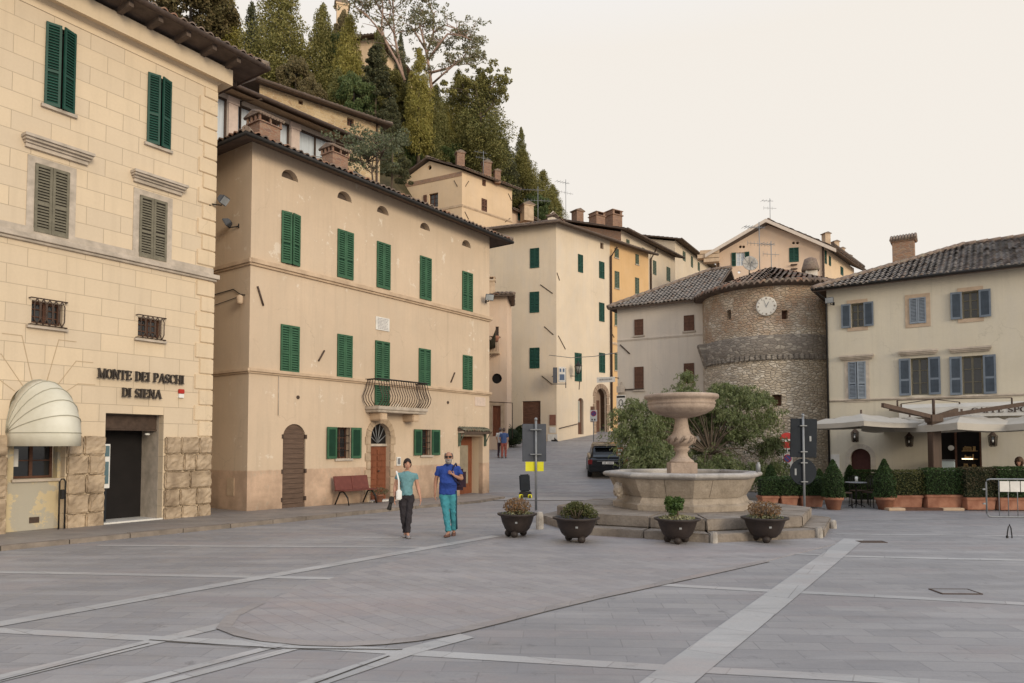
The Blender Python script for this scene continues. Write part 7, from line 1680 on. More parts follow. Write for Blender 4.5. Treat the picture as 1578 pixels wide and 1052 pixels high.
def hand(V, E, wrist, key, d, up, out, r=.009, curl=.6, s=1.0):
    """palm and five separate fingers rooted at the wrist; d = pointing direction, up = back of the hand, out = thumb side"""
    d, up, out = Vector(d).normalized(), Vector(up).normalized(), Vector(out).normalized(); w = Vector(wrist)
    V[key+'p'] = (tuple(w + d*.045*s), (.030*s, .020*s)); E.append((key+'w', key+'p')); V[key+'k'] = (tuple(w + d*.08*s), (.034*s, .017*s)); E.append((key+'p', key+'k'))
    for i, (o, L) in enumerate(((.027, .070), (.010, .080), (-.009, .075), (-.027, .058))):
        b = w + d*.088*s + out*o*s; m = b + d*L*.5*s - up*curl*.015*s; t = m + (d - up*curl).normalized()*L*.5*s
        for n_, q in (('a', b), ('b', m), ('c', t)): V[f'{key}f{i}{n_}'] = (tuple(q), r*s*(1 if n_ != 'c' else .8))
        E += [(key+'k', f'{key}f{i}a'), (f'{key}f{i}a', f'{key}f{i}b'), (f'{key}f{i}b', f'{key}f{i}c')]
    b = w + d*.035*s + out*.032*s; m = b + (d*.7 + out*.7).normalized()*.032*s; t = m + (d - up*.2).normalized()*.028*s
    for n_, q in (('a', b), ('b', m), ('c', t)): V[f'{key}t{n_}'] = (tuple(q), r*1.1*s)
    E += [(key+'p', key+'ta'), (key+'ta', key+'tb'), (key+'tb', key+'tc')]
def person(label, pos, rot, H, J, cols, opts):
    T = thing('person', label, 'person', Matrix.Translation(pos) @ Matrix.Rotation(rot, 4, 'Z')); g = lambda k: Vector(J[k]); sk = cols['skin']; wd_ = opts.get('wide', 1.0)
    V, E = {}, []
    def v(k, p, r): V[k] = (tuple(p), r)
    hd = g('head'); nk = g('neck'); hc = opts.get('face', Vector((0, -1, 0)))
    v('pel', g('hip'), (.10*wd_, .075)); v('abd', g('hip').lerp(nk, .35), (.095*wd_, .07)); v('che', g('hip').lerp(nk, .72), (.11*wd_, .075)); v('nkb', nk, (.055, .055)); v('nkt', nk.lerp(hd, .45), (.052, .052))
    E += [('pel', 'abd'), ('abd', 'che'), ('che', 'nkb'), ('nkb', 'nkt')]
    for s in 'LR':
        v('sh'+s, g('sh'+s), .042); v('el'+s, g('el'+s), .044); v('fa'+s, g('el'+s).lerp(g('wr'+s), .35), .043); v(s+'w', g('wr'+s), (.024, .020)); E += [('che', 'sh'+s), ('sh'+s, 'el'+s), ('el'+s, 'fa'+s), ('fa'+s, s+'w')]
        v('th'+s, g('th'+s), .060); v('kn'+s, g('kn'+s), .042); v('ca'+s, g('kn'+s).lerp(g('an'+s), .35), .042); v('an'+s, g('an'+s), .033); v('ft'+s, g('an'+s) + Vector(opts['toe'+s])*.6 + Vector((0, 0, -.045)), (.033, .025)); v('to'+s, g('an'+s) + Vector(opts['toe'+s]) + Vector((0, 0, -.055)), (.032, .016))
        E += [('pel', 'th'+s), ('th'+s, 'kn'+s), ('kn'+s, 'ca'+s), ('ca'+s, 'an'+s), ('an'+s, 'ft'+s), ('ft'+s, 'to'+s)]
        hand(V, E, V[s+'w'][0], s, *opts['hand'+s])
    body = skin('body', V, E, sk, T, 'pel')
    # head as a shaped form: skull, jaw, nose, ears, joined in one mesh
    Mh = WM[T.name] @ Matrix.Translation(hd) @ Matrix.Rotation(opts.get('turn', 0), 4, 'Z') @ Matrix.Scale(H/1.7, 4)
    t = bmesh.new(); bmesh.ops.create_uvsphere(t, u_segments=28, v_segments=22, radius=1)
    for q in t.verts:
        x, y, z = q.co; jaw = max(0, -z); fx = .073*(1 - .28*jaw**1.5); fy = .092*(1 - .15*jaw); q.co = Vector((x*fx, y*fy - .012*jaw, z*(.118 if z < 0 else .105)))
        X, Y, Z = q.co
        if Y < 0:
            n = math.exp(-(X/.012)**2) * math.exp(-((Z + .018)/.022)**2); Y -= .024*n
            for ex in (-.030, .030): Y += .012*math.exp(-((X - ex)/.015)**2) * math.exp(-((Z - .008)/.012)**2)
            Y -= .007*math.exp(-(X/.022)**2)*math.exp(-((Z + .062)/.008)**2); Y -= .006*math.exp(-(X/.02)**2)*math.exp(-((Z+.1)/.016)**2)
            q.co = Vector((X, Y, Z))
    for f in t.faces: f.smooth = True
    bm = NBM(); merge(bm, t)
    for ex in (-1, 1): ball(bm, (ex*.073, .008, -.005), .022, .35, .7, 1.2)
    hdo = obj('head', bm, sk, T, Mh)
    bm = NBM()
    for ex in (-.030, .030): ball(bm, (ex, -.079, .008), .011, 1.3, .5, .7)
    obj('eyes', bm, M_black if opts.get('shades') else simple('eye', (.12, .09, .08), .3, .3), hdo, Mh)
    bm = NBM(); ball(bm, (0, -.091, -.062), .014, 1.6, .35, .35); obj('mouth', bm, simple('lips', (.30, .10, .08), .5, .1), hdo, Mh)
    if opts.get('shades'):
        bm = NBM()
        for ex in (-1, 1): rbox(bm, ex*.036 - .027, -.104, -.012, ex*.036 + .027, -.094, .030, .006); tube(bm, [(ex*.062, -.098, .015), (ex*.076, -.03, .015), (ex*.076, .01, .01)], .003, 4)
        tube(bm, [(-.01, -.104, .015), (.01, -.104, .015)], .003, 4); obj('sunglasses', bm, M_black, hdo, Mh)
    # hair
    t = bmesh.new(); bmesh.ops.create_uvsphere(t, u_segments=26, v_segments=20, radius=1); rnd = random.Random(7); hk = opts['hair']
    dl = []
    for q in t.verts:
        x, y, z = q.co; d_ = 1.10 + rnd.uniform(-.03, .04)
        if hk == 'curly': d_ *= 1.25 + rnd.uniform(-.06, .1)
        d_ *= 1.06; q.co = Vector((x*.078*d_, y*.097*d_ + .008, z*.110*d_ + .006)); X, Y, Z = q.co
        if hk == 'short': lim = .048 - .03*min(1, abs(X)/.05) if Y < -.05 else (-.035 if Y < .0 else -.085)
        elif hk == 'balding': lim = -.05 if Y > -.01 else .2
        elif hk == 'curly': lim = .03 if Y < -.05 else -.13
        if hk == 'balding' and z > .62: lim = 9
        if Z < lim: dl.append(q)
    bmesh.ops.delete(t, geom=dl, context='VERTS')
    for f in t.faces: f.smooth = True
    bm = NBM(); merge(bm, t); ho = obj('hair', bm, cols['hair'], hdo, Mh); md = ho.modifiers.new('thick', 'SOLIDIFY'); md.thickness = .012; md.offset = -1
    if opts.get('beard'):
        t = bmesh.new(); bmesh.ops.create_uvsphere(t, u_segments=24, v_segments=18, radius=1)
        for q in t.verts:
            x, y, z = q.co; q.co = Vector((x*.070, y*.085 - .018, z*.085 - .055)) * (1 + rnd.uniform(-.03, .03))
        bmesh.ops.delete(t, geom=[q for q in t.verts if q.co.z > -.062 + .06*min(1, abs(q.co.x)/.062) or q.co.y > -.0], context='VERTS')
        for f in t.faces: f.smooth = True
        bm = NBM(); merge(bm, t); tube(bm, [(-.035, -.088, -.055), (0, -.105, -.042), (.035, -.088, -.055)], .010, 6); bo = obj('beard', bm, cols['beard'], hdo, Mh); md = bo.modifiers.new('thick', 'SOLIDIFY'); md.thickness = .012
    # clothes: tapered forms fused into one surface each
    def fuse(name, chains, mat, vox=.011):
        bm = NBM()
        for pts in chains:
            rings = []; n = len(pts)
            for i, (p, r) in enumerate(pts):
                p = Vector(p); a_ = Vector(pts[max(0, i-1)][0]); b_ = Vector(pts[min(n-1, i+1)][0]); tt_ = (b_ - a_).normalized(); r = r if isinstance(r, tuple) else (r, r)
                X_ = Vector((1, 0, 0)) if abs(tt_.x) < .75 else Vector((0, 0, math.copysign(1, tt_.x))); X_ = (X_ - tt_ * X_.dot(tt_)).normalized(); Y_ = tt_.cross(X_)
                rings.append([bm.verts.new(p + X_*math.cos(2*math.pi*k/16)*r[0] + Y_*math.sin(2*math.pi*k/16)*r[1]) for k in range(16)])
            for A1, B1 in zip(rings, rings[1:]):
                for k in range(16): bm.faces.new((A1[k], A1[(k+1) % 16], B1[(k+1) % 16], B1[k]))
            bm.faces.new(rings[0][::-1]); bm.faces.new(rings[-1])
        bmesh.ops.recalc_face_normals(bm, faces=bm.faces[:]); o = obj(name, bm, mat, T)
        md = o.modifiers.new('fuse', 'REMESH'); md.mode = 'VOXEL'; md.voxel_size = vox; md.use_smooth_shade = True
        md = o.modifiers.new('smooth', 'SMOOTH'); md.factor = .5; md.iterations = 12
        tx = bpy.data.textures.get('folds') or bpy.data.textures.new('folds', 'CLOUDS'); tx.noise_scale = .07
        md = o.modifiers.new('folds', 'DISPLACE'); md.texture = tx; md.strength = .04; md.mid_level = .5; return o
    he = opts.get('hem', .0); hp = g('hip'); bl = Vector(opts.get('belly', (0, 0, 0))); q = lambda t: hp.lerp(nk, t)
    hr = opts['hemr']*wd_; sw = abs(g('shR').x - g('shL').x)/2; sl = opts.get('sleeve', .55)
    torso = [(hp + Vector((0, 0, he - .05)), (hr*1.03, .118)), (hp + Vector((0, 0, .06)), (hr, .115)), (q(.33) + bl, (hr*.96, opts.get('bd', .105) + .012)), (q(.55) + bl*.4, (hr*1.03, .115)), (q(.75), (sw*.98, .108)), (q(.86), (sw*1.02, .094)), (q(.915), (sw*.93, .083)), (q(.96), (sw*.60, .07)), (nk + Vector((0, .005, .01)), (.068, .062))]
    ch = [torso]
    for s in 'LR':
        a_, b_ = g('sh'+s), g('el'+s); ch.append([(a_.lerp(q(.84), .25) - Vector((0, 0, .015)), .058), (a_ + (b_ - a_)*.06, .064), (a_.lerp(b_, sl*.6), .058), (a_.lerp(b_, sl), .060)])
    SHIRT = fuse('shirt', ch, cols['shirt'])
    lr = opts.get('leg', 1.0); ch = [[(hp + Vector((0, 0, .10)), (hr*.86, .098)), (hp + Vector((0, 0, .03)), (hr*.92, .105)), (hp + Vector((0, .01, -.05)), (hr*.96, .108)), (hp + Vector((0, .01, -.11)), (hr*.80, .09))]]
    for s in 'LR':
        th, kn, an = g('th'+s), g('kn'+s), g('an'+s); cu_ = opts.get('cuff', .05); ch.append([(th + Vector((0, 0, .03)), .080), (th + Vector((0, 0, -.08)), .086*lr), (th.lerp(kn, .55), .074*lr), (kn, .062*lr), (kn.lerp(an, .35), .061*lr), (kn.lerp(an, .7), .052*lr), (an + Vector((0, 0, .01)), cu_)])
    tr_ = fuse('trousers', ch, cols['trousers'])
    for s in 'LR':
        an = g('an'+s); tv_ = Vector(opts['toe'+s]); bm = NBM(); dd_ = Vector((tv_.x, tv_.y, 0)).normalized(); ang = math.atan2(dd_.y, dd_.x); pit = -math.atan2(tv_.z, math.hypot(tv_.x, tv_.y)); Ms = Matrix.Translation(an + Vector((0, 0, -.06))) @ Matrix.Rotation(ang, 4, 'Z') @ Matrix.Rotation(pit, 4, 'Y')
        t = bmesh.new(); bmesh.ops.create_uvsphere(t, u_segments=20, v_segments=12, radius=1)
        for q in t.verts:
            x, y, z = q.co; q.co = Vector((.06 + x*.135, y*.046*(1 + .15*x), max(-.018, z*(.05 if x < 0 else .036))))
        for f in t.faces: f.smooth = True
        merge(bm, t, Ms); obj('shoe', bm, cols['shoes'], T)
    return T
def cloth(n, c, var=.1): return simple(n, c, .85, var, 7, .5)
pw = atz(626, 827.5, 0)
J = dict(hip=(0, 0, .86), neck=(.01, -.01, 1.315), head=(.015, -.035, 1.465), shL=(-.155, 0, 1.265), elL=(-.225, .03, 1.02), wrL=(-.235, -.10, .82), shR=(.165, 0, 1.255), elR=(.225, .03, 1.01), wrR=(.275, -.05, .80), thL=(-.075, 0, .83), knL=(-.065, -.03, .46), anL=(-.015, .04, .085), thR=(.075, 0, .83), knR=(.055, -.06, .46), anR=(.03, -.12, .085))
W = person('woman with short dark hair in a light teal t-shirt and dark trousers carrying a camera', pw, R(8), 1.58, J, dict(skin=M_skin, hair=simple('dark_hair', (.018, .011, .009), .6, .3, 30, .4), shirt=cloth('teal_cotton', (.135, .275, .30)), trousers=cloth('charcoal_denim', (.028, .024, .028)), shoes=simple('pale_shoes', (.24, .22, .22), .6)), dict(hair='short', turn=R(8), toeL=(-.02, -.12, -.0), toeR=(.02, -.12, 0), handL=((-.05, -.15, -1), (-1, 0, 0), (0, -1, 0)), handR=((.1, -.1, -1), (1, 0, 0), (0, -1, 0)), hemr=.138, hem=.03, wide=.92, sleeve=.42, cuff=.058, leg=.98))
bm = NBM(); tube(bm, [(-.20, -.10, 1.32), (-.155, -.11, 1.15), (-.15, -.125, .95), (-.14, -.13, .9)], .018, 6); tube(bm, [(-.20, -.10, 1.32), (-.17, .07, 1.28), (-.13, .1, 1.0)], .018, 6); 
T = thing('shoulder_bag', 'small white bag on a white strap hanging at the woman\'s hip', 'bag', WM[W.name]); obj('strap', bm, M_white, T); bm = NBM(); rbox(bm, -.20, -.19, .76, -.09, -.13, .96, .02, Matrix.Translation((-.0, 0, 0)) ); obj('pouch', bm, M_white, T)
T = thing('camera', 'black camera with a long lens hanging from the woman\'s hand', 'camera', WM[W.name] @ Matrix.Translation((-.30, -.13, .74)) @ Matrix.Rotation(R(14), 4, 'Y')); bm = NBM(); rbox(bm, -.05, -.06, -.04, .05, .05, .09, .015); obj('body', bm, M_black, T)
bm = NBM(); lathe(bm, [(.042, -.18), (.045, -.15), (.036, -.1), (.036, -.03)], 16); obj('lens', bm, M_black, T); bm = NBM(); tube(bm, [(.02, 0, .08), (.07, .01, .12), (.075, .01, .05), (.04, 0, .02)], .008, 5); obj('strap', bm, M_black, T)
pm_ = atz(690, 825.5, 0)
J = dict(hip=(0, 0, .93), neck=(.01, -.02, 1.455), head=(.015, -.07, 1.605), shL=(-.185, 0, 1.395), elL=(-.25, .05, 1.12), wrL=(-.265, -.02, .885), shR=(.20, 0, 1.39), elR=(.29, -.04, 1.15), wrR=(.13, -.20, 1.235), thL=(-.085, 0, .89), knL=(-.04, -.07, .50), anL=(.02, -.15, .09), thR=(.085, 0, .89), knR=(.11, .0, .50), anR=(.125, .12, .10))
Mn = person('man with a grey beard and sunglasses in a bright blue polo shirt and turquoise trousers', pm_, R(4), 1.74, J, dict(skin=M_skin2, hair=simple('grey_hair', (.20, .18, .17), .7, .3, 30, .4), beard=simple('grey_beard', (.30, .275, .26), .8, .25, 40, .5), shirt=cloth('royal_blue_cotton', (.022, .055, .255)), trousers=cloth('turquoise_cotton', (.05, .235, .28)), shoes=simple('brown_sandals', (.12, .06, .045), .7)), dict(hair='balding', shades=True, beard=True, turn=R(-4), toeL=(-.06, -.13, .0), toeR=(-.01, -.12, -.02), handL=((0, -.12, -1), (-1, 0, 0), (0, -1, 0)), handR=((-.8, -.1, .6), (.1, -1, 0), (.6, 0, .8), .009, 1.6), hemr=.165, hem=-.04, wide=1.1, belly=(0, -.035, 0), bd=.135, sleeve=.6, cuff=.066, leg=1.12))
pb = [ch for ch in Mn.children if ch.name.startswith('shirt')][0]
bm = NBM(); tube(bm, [(-.05, -.07, 1.47), (0, -.115, 1.44), (.06, -.06, 1.475)], .014, 6); obj('collar', bm, cloth('navy_collar', (.012, .03, .17)), pb)
tt = [ch for ch in Mn.children if ch.name.startswith('trousers')][0]
bm = NBM()
def strip(bm, pts, w, nrm):
    vs = [(bm.verts.new(Vector(p) - Vector(w)*.5), bm.verts.new(Vector(p) + Vector(w)*.5)) for p in pts]
    for a, b in zip(vs, vs[1:]): bm.faces.new((a[0], b[0], b[1], a[1]))
tube(bm, [(.168, -.045, .92), (.172, -.035, .74), (.168, -.03, .52), (.172, .0, .36), (.180, .06, .2), (.182, .07, .13)], .022, 6); obj('side_stripe', bm, cloth('dark_stripe', (.02, .06, .085)), tt)
T = thing('backpack', 'dark backpack slung over the bearded man\'s shoulder', 'backpack', WM[Mn.name]); bm = NBM(); rbox(bm, .10, .08, .92, .37, .27, 1.36, .06); obj('bag', bm, simple('dark_plum_fabric', (.035, .018, .03), .8, .2, 9, .3), T)
bm = NBM(); tube(bm, [(.19, .12, 1.38), (.16, .0, 1.475), (.12, -.1, 1.42), (.07, -.15, 1.28), (.16, -.14, 1.12), (.24, .03, 1.05)], .018, 6); obj('strap', bm, simple('strap_navy', (.02, .02, .06), .8), T)
# strolling couple far up the road
def stroller(label, px, py, sh, trs, hair, s=1.0, rot=180, wide=1.0):
    p = gat(px, py); J = dict(hip=(0, 0, .93), neck=(0, 0, 1.45), head=(0, -.02, 1.60), shL=(-.19, 0, 1.39), elL=(-.24, -.02, 1.13), wrL=(-.2, -.14, .95), shR=(.19, 0, 1.39), elR=(.24, -.02, 1.13), wrR=(.2, -.14, .95), thL=(-.09, 0, .89), knL=(-.09, -.04, .5), anL=(-.09, -.05, .09), thR=(.09, 0, .89), knR=(.09, .02, .5), anR=(.1, .08, .09))
    return person(label, p, R(rot), 1.75*s, J, dict(skin=M_skin, hair=simple('greyish_hair', hair, .8, .2, 20), shirt=sh, trousers=trs, shoes=M_rust), dict(hair='short', toeL=(0, -.12, 0), toeR=(0, -.12, 0), handL=((0, -.5, -.8), (-1, 0, 0), (0, -1, 0)), handR=((0, -.5, -.8), (1, 0, 0), (0, -1, 0)), hemr=.15, hem=-.03, wide=wide, sleeve=.7, cuff=.07, leg=1.1))
stroller('person in a blue shirt and faded red trousers standing up the road, seen from behind', 776.5, 706, cloth('denim_blue_shirt', (.06, .10, .24)), cloth('faded_red_cotton', (.30, .09, .07)), (.09, .06, .05), 1, 170, 1.12)
stroller('person in a white top and dark trousers standing just left of the blue shirted figure', 771, 705, cloth('white_cotton', (.62, .62, .62)), cloth('dark_cotton', (.05, .03, .04)), (.12, .09, .08), .98, 165, .9)
# seated guest at the right edge
ps = at(1572, 720, 21.6); ps.z = 0
J = dict(hip=(0, 0, .52), neck=(0, -.03, 1.04), head=(.0, -.05, 1.20), shL=(-.17, 0, .98), elL=(-.2, -.08, .74), wrL=(-.1, -.26, .72), shR=(.17, 0, .98), elR=(.2, -.08, .74), wrR=(.1, -.26, .72), thL=(-.09, -.06, .50), knL=(-.1, -.44, .50), anL=(-.1, -.46, .09), thR=(.09, -.06, .50), knR=(.1, -.44, .50), anR=(.1, -.46, .09))
person('seated person with bushy brown curly hair behind the hedge at the right edge', ps + Vector((0, 0, .12)), R(-60), 1.75, J, dict(skin=M_skin, hair=simple('curly_brown_hair', (.13, .08, .055), .9, .4, 30, .9), shirt=cloth('taupe_top', (.17, .13, .11)), trousers=cloth('dark_trousers', (.04, .04, .05)), shoes=M_rust), dict(hair='curly', toeL=(0, -.12, 0), toeR=(0, -.12, 0), handL=((0, -1, 0), (0, 0, 1), (1, 0, 0)), handR=((0, -1, 0), (0, 0, 1), (-1, 0, 0)), hemr=.14, hem=.02, sleeve=.8, cuff=.06))
cafe_chair('dark bistro chair under the seated guest at the right edge', ps + Vector((0, .02, .0)), R(-60))
# ================================================================== trees on the hill
L_cyl = leafmat('cypress_sunny', (.23, .215, .05), (.30, .265, .065), (.42, .35, .11), .15, .35)  # low sun on the hill cypresses put into the leaf colour
L_cym = leafmat('cypress_mid', (.12, .13, .042), (.175, .17, .055), (.28, .245, .09), .15, .35)
L_cyd = leafmat('conifer_dark', (.05, .06, .032), (.075, .085, .04), (.16, .145, .065), .1, .35)
L_brd = leafmat('broadleaf_green', (.065, .11, .04), (.10, .14, .05), (.18, .20, .075), .25, .4)
L_brn = leafmat('brownish_leaves', (.15, .12, .055), (.12, .11, .045), (.24, .18, .09), .2, .4)
L_rob = leafmat('robinia_leaves', (.17, .19, .09), (.22, .21, .11), (.32, .26, .17), .25, .6)
L_pin = leafmat('pine_green', (.15, .15, .045), (.21, .195, .06), (.33, .285, .10), .2, .4)
def np_leaves(P, size, seed, asp=1.9, droop=None):
    r = np.random.default_rng(seed); n = len(P); a = r.normal(size=(n, 3))
    if droop is not None: a = a * .6 + np.array(droop)
    a /= np.linalg.norm(a, axis=1)[:, None]; b = np.cross(a, r.normal(size=(n, 3))); b /= np.linalg.norm(b, axis=1)[:, None] + 1e-9
    s = (size * r.uniform(.55, 1.35, n))[:, None] * .5; a = a * s; b = b * s / asp; V = np.stack([P - a, P + b, P + a, P - b], 1).reshape(-1, 3)
    me = bpy.data.meshes.new('crown'); me.vertices.add(4*n); me.vertices.foreach_set('co', V.astype(np.float32).ravel()); me.loops.add(4*n); me.loops.foreach_set('vertex_index', np.arange(4*n, dtype=np.int32)); me.polygons.add(n); me.polygons.foreach_set('loop_start', np.arange(0, 4*n, 4, dtype=np.int32)); me.update(calc_edges=True); return me
def clumped(centres, radii, n, seed, flat=1.0):
    r = np.random.default_rng(seed); C = np.array(centres); Rr = np.array(radii); w = Rr**2; idx = r.choice(len(C), n, p=w/w.sum()); d = r.normal(size=(n, 3)); d /= np.linalg.norm(d, axis=1)[:, None]
    q = d * (r.uniform(.25, 1, n)**.5)[:, None] * Rr[idx][:, None]; q[:, 2] *= flat; return C[idx] + q
def cyp_pts(h, w, n, seed, ragged=.12, tip=1.6, base=.12, nc=150):
    r = np.random.default_rng(seed); cs, rs = [], []
    for _ in range(nc):
        t = r.uniform(0, 1)**1.15; prof = (min(1, (t + .05)/base)**.5) * (1 - t**tip)**.8; rr = w/2*prof; a = r.uniform(0, 2*math.pi); k = r.uniform(.55, 1.0) * (1 + r.normal()*ragged); cs.append((rr*k*math.cos(a), rr*k*math.sin(a), h*t)); rs.append(max(.16, w*.20*(.4 + .6*prof)*r.uniform(.7, 1.2)))
    for k in range(10): cs.append((0, 0, h*(.8 + .021*k))); rs.append(.2)
    return clumped(cs, rs, n, seed + 1, 1.5)
def tree(name, label, M, me, mat, trunk, group, sc=(1, 1, 1)):
    T = thing(name, label, 'tree', M @ Matrix.Diagonal((*sc, 1)), group); me2 = me if me.users == 0 else me
    if not me.materials: me.materials.append(mat)
    o = bpy.data.objects.new('crown', me); link(o, T, WM[T.name])
    if len(me.materials) and me.materials[0] != mat:
        o.material_slots[0].link = 'OBJECT'; o.material_slots[0].material = mat
    bm = NBM(); tube(bm, [(0, 0, -2), (.04, .02, trunk[0]*.4), (0, 0, trunk[0])], trunk[1], 7, trunk[1]*.45); obj('trunk', bm, M_bark, T, WM[T.name]); return T
protos = {}
def proto(kind):
    if kind not in protos:
        if kind == 'cyp_a': protos[kind] = (np_leaves(cyp_pts(10, 3.2, 27000, 3, .14, 1.8, nc=260), .20, 1, 2.6, (0, 0, .8)), 10, 3.2)
        elif kind == 'cyp_b': protos[kind] = (np_leaves(cyp_pts(10, 2.2, 22000, 13, .12, 2.2, nc=220), .18, 2, 2.8, (0, 0, 1.0)), 10, 2.2)
        elif kind == 'cyp_c': protos[kind] = (np_leaves(cyp_pts(10, 4.6, 30000, 23, .25, 1.7, .25, 200), .21, 3, 2.2), 10, 4.6)
        elif kind == 'broad':
            r = np.random.default_rng(8); cs = []; rs = []
            for _ in range(70): a = r.uniform(0, 6.283); t = r.uniform(-.9, 1); q = math.sqrt(max(0, 1 - t*t))*r.uniform(.6, 1); cs.append((2.4*q*math.cos(a), 2.4*q*math.sin(a), 3.0 + 2.1*t)); rs.append(r.uniform(.4, .85))
            protos[kind] = (np_leaves(clumped(cs, rs, 25000, 9, .8), .20, 4, 1.6), 5.2, 5.2)
        elif kind == 'conifer':
            r = np.random.default_rng(18); cs = []; rs = []
            for _ in range(170): t = r.uniform(.05, 1); a = r.uniform(0, 6.283); rr = 2.6*(1 - t)**.8*r.uniform(.5, 1.05) + .1; cs.append((rr*math.cos(a), rr*math.sin(a), 9*t - .25*rr)); rs.append(r.uniform(.3, .6)*(1.2 - .6*t))
            protos[kind] = (np_leaves(clumped(cs, rs, 27000, 19, .55), .20, 5, 2.6), 9, 5.2)
    return protos[kind]
HG = 'cypresses on the hillside'
def place(kind, name, label, px, top, bot, wpx, d, mat, rotz=0., grp=HG):
    me, h0, w0 = proto(kind); b = at(px, bot, d); t = at(px, top, d); h = t.z - b.z; w = wpx * d / FPX; return tree(name, label, Matrix.Translation(b) @ Matrix.Rotation(rotz, 4, 'Z'), me, mat, (h0*.75, .16), grp, (w/w0, w/w0, h/h0))
TR_ = [
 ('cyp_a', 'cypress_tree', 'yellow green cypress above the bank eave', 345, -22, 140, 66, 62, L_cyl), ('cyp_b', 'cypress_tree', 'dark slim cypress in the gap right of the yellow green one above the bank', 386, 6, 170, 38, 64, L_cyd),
 ('cyp_c', 'cypress_tree', 'very broad ragged mid green cypress above the glazed gallery roof', 430, -40, 150, 92, 61, L_pin), ('cyp_c', 'cypress_tree', 'ragged yellowish conifer right of the broad one over the rubble house', 495, 10, 190, 62, 63, L_pin),
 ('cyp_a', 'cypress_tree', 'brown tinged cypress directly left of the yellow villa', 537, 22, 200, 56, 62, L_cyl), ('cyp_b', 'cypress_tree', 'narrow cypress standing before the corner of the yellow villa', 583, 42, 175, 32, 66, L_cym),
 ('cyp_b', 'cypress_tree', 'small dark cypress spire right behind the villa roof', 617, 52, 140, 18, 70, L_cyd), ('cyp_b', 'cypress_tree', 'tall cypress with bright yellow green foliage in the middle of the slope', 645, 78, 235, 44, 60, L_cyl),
 ('conifer', 'conifer_tree', 'big dark conifer spreading below the yellow villa', 578, 70, 225, 100, 58, L_cyd), ('conifer', 'conifer_tree', 'dark drooping conifer beside the end of the rubble house', 604, 150, 275, 62, 52, L_cyd),
 ('cyp_a', 'cypress_tree', 'dull green cypress right of the yellow green middle one', 672, 130, 262, 40, 61, L_cym), ('cyp_c', 'cypress_tree', 'round headed mid green cypress under the bare branched tree', 706, 112, 262, 58, 63, L_pin),
 ('cyp_c', 'cypress_tree', 'broad dense dark green tree at the right brow above the hill house', 742, 118, 262, 84, 62, L_cym), ('cyp_b', 'cypress_tree', 'thin pointed cypress spire alone against the sky', 803, 197, 280, 22, 70, L_cym),
 ('cyp_c', 'cypress_tree', 'lighter green ragged tree under the lone spire', 806, 232, 320, 62, 69, L_pin), ('cyp_a', 'cypress_tree', 'short green cypress on the falling brow right of the lone spire', 838, 262, 350, 40, 71, L_pin),
 ('cyp_c', 'cypress_tree', 'last low green tree at the right end of the wooded brow', 852, 286, 350, 34, 73, L_pin), ('cyp_a', 'cypress_tree', 'dark cypress partly hidden behind the hill house chimneys', 775, 215, 300, 46, 66, L_cyd),
 ('cyp_b', 'cypress_tree', 'dark slender cypress behind the middle yellow green one', 627, 120, 240, 26, 63, L_cyd), ('cyp_a', 'cypress_tree', 'yellowish cypress low between the rubble house and the dark conifer', 520, 105, 210, 44, 57, L_cym),
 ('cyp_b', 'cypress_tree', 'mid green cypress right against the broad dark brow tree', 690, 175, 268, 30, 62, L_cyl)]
for i, (k, n, lab, px, t, b, w, d, m) in enumerate(TR_): place(k, n, lab, px, t, b, w, d, m, i * 1.3)
BR = [('brown green broadleaf tree at the top left above the bank roof', 292, -35, 85, 130, 60, L_brn), ('orange brown scrubby tree above the glazed gallery', 455, 92, 180, 56, 57, L_brn), ('bright green rounded tree below the yellow villa', 545, 120, 215, 70, 57, L_brd), ('green leafy tree left of the big dark conifer', 522, 60, 150, 60, 64, L_brd), ('golden brown tree left of the villa chimney', 528, 22, 110, 30, 68, L_brn),
      ('bright green rounded bush tree above the hill house roof', 690, 225, 270, 66, 62, L_brd), ('dull green bush tree left above the hill house gable', 632, 222, 275, 50, 61, L_brd), ('olive green tree on the slope under the yellow green cypress', 660, 200, 262, 60, 62, L_cym), ('mossy green tree filling the slope beneath the villa', 600, 110, 190, 56, 62, L_pin), ('small round green tree beside the antenna on the right brow', 825, 300, 352, 46, 68, L_brd), ('brown leaved shrub tree behind the rubble house ridge', 480, 125, 200, 50, 55, L_brn)]
for i, (lab, px, t, b, w, d, m) in enumerate(BR): place('broad', 'broadleaf_tree', lab, px, t, b, w, d, m, i * .9, 'broadleaf trees on the hillside')
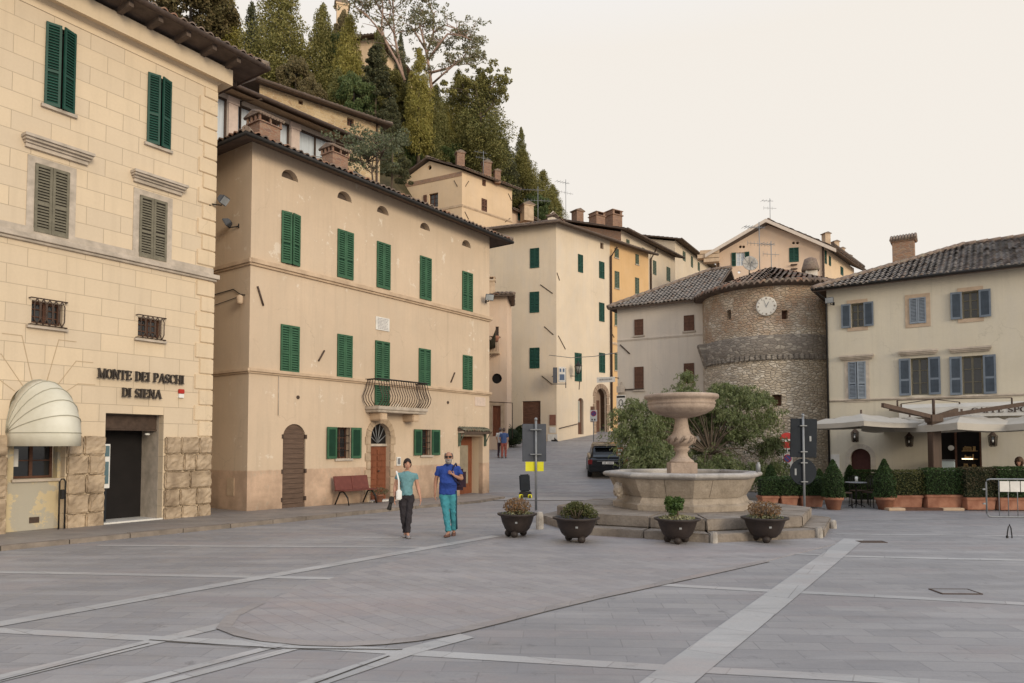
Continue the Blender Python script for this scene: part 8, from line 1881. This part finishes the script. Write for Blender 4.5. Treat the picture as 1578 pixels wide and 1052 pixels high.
# two open crowned trees with pale limbs
def openTree(label, px, bot, d, limbs, seed, nleaf, lsize, mat, bark, thick=.22):
    b = at(px, bot, d); T = thing('pale_limbed_tree', label, 'tree', b, 'open crowned trees with pale limbs'); bm = NBM(); rnd = random.Random(seed); tips = []
    for pts, th in limbs:
        P = [at(x, y, d + dz) - b for x, y, dz in pts]; tube(bm, P, th, 6, th*.4)
        for k in range(1, len(P)):
            for _ in range(4):
                s_ = P[k-1].lerp(P[k], rnd.random()); e_ = s_ + Vector((rnd.gauss(0, 1.0), rnd.gauss(0, .9), rnd.uniform(-.1, 1.3))) * .9
                if k > 1: tube(bm, [s_, s_.lerp(e_, .5) + Vector((rnd.gauss(0, .1), 0, .08)), e_], .045, 4, .015); tips.append((e_, .42))
        tips.append((P[-1], .7))
    obj('trunk', bm, bark, T, WM[T.name]); cs = []; rs = []
    for t_, r_ in tips:
        for _ in range(3): cs.append(tuple(t_ + Vector((rnd.gauss(0, .45), rnd.gauss(0, .45), rnd.gauss(0, .25))))); rs.append(r_ * rnd.uniform(.45, 1))
    me = np_leaves(clumped(cs, rs, nleaf, seed, .6), lsize, seed, 1.8); me.materials.append(mat); o = bpy.data.objects.new('crown', me); link(o, T, WM[T.name]); return T
openTree('open crowned tree with pale twisting limbs and reddish foliage right of the villa', 655, 165, 62, [([(655, 165, 0), (665, 135, 0), (662, 110, 0), (657, 80, 0), (650, 50, 0), (645, 35, 0)], .20), ([(663, 112, 0), (690, 105, .5), (712, 92, 1), (738, 88, 1)], .12), ([(660, 92, 0), (675, 70, -1), (690, 52, -1), (712, 55, -1), (728, 62, 0)], .12), ([(658, 82, 0), (668, 50, .5), (668, 22, .5), (660, 5, 0)], .12), ([(655, 75, 0), (640, 50, -1), (634, 40, -1)], .1), ([(665, 130, 0), (685, 112, -1), (700, 100, -1), (722, 98, 0)], .1), ([(668, 50, 0), (685, 38, 0), (705, 45, 0)], .09), ([(660, 60, 0), (672, 58, 1.5), (690, 70, 1.5)], .08), ([(650, 50, 0), (655, 30, 1), (645, 20, 1)], .07), ([(712, 92, 1), (722, 75, 1), (740, 70, 1)], .07)], 3, 9000, .19, L_rob, M_pbark)
openTree('leaning tree with three bare pale trunks before the villa', 624, 124, 60, [([(624, 124, 0), (612, 95, 0), (595, 65, 0), (588, 45, 0), (590, 10, 0), (588, -15, 0)], .13), ([(622, 120, 0), (613, 80, .5), (607, 50, .5), (598, 35, .5), (588, 20, .5), (578, 0, .5), (575, -18, 0)], .13), ([(600, 70, 0), (578, 38, 0), (562, 20, 0), (550, 12, 0), (545, 5, 0)], .09), ([(608, 52, 0), (606, 25, 0), (606, 0, 0), (612, -20, 0)], .08), ([(598, 35, 0), (603, 10, 0), (597, -15, 0)], .06)], 5, 3200, .22, L_rob, M_pbark)
openTree('wide flat topped tree at the right end of the brow with pale tips', 742, 210, 61, [([(742, 210, 0), (740, 165, 0), (730, 125, 0)], .15), ([(741, 170, 0), (755, 140, 0), (764, 125, 0)], .1), ([(740, 160, 0), (742, 130, 1), (745, 115, 1)], .1), ([(741, 180, 0), (760, 160, 0), (768, 142, 0)], .08), ([(741, 180, 0), (722, 150, 0), (712, 128, 0)], .08)], 9, 5200, .22, L_pin, M_bark)
T = openTree('thin grey green olive tree in front of the rubble stone house', 575, 285, 33.0, [([(575, 285, 0), (573, 262, 0), (568, 245, 0), (560, 232, 0)], .05), ([(574, 265, 0), (585, 245, 0), (592, 232, 0)], .04), ([(573, 258, 0), (576, 240, .3), (574, 226, .3)], .04), ([(574, 268, 0), (560, 256, 0), (552, 248, 0)], .03)], 15, 4200, .13, leafmat('olive_leaves', (.085, .105, .05), (.12, .135, .075), (.19, .20, .12), .2, 1.2), M_bark)
# dense brush closing the slope
r = np.random.default_rng(44); P = []
for _ in range(900):
    px = r.uniform(300, 860); k = r.uniform(0, 1)
    d = 55 + 20*k; base = np.interp(px, [300, 400, 500, 600, 700, 785, 860], [150, 165, 190, 262, 262, 305, 345]) ; top = np.interp(px, [300, 400, 500, 600, 700, 785, 860], [70, 100, 120, 120, 160, 240, 318])
    py = base + (top - base)*k
    if px > 785: d = 68 + 8*k
    elif px > 618: d = 62 + 10*k
    q = at(px, py, d); P.append((q.x, q.y, q.z + r.uniform(-.3, .6)))
me = np_leaves(clumped(P, r.uniform(.4, .9, len(P)), 80000, 45, .8), .24, 46, 1.8); me.materials.append(L_cym); o = bpy.data.objects.new('hillside_brush', me); COL.objects.link(o); tag(o, 'dense green brush covering the slope between the hillside trees', 'undergrowth', kind='stuff')
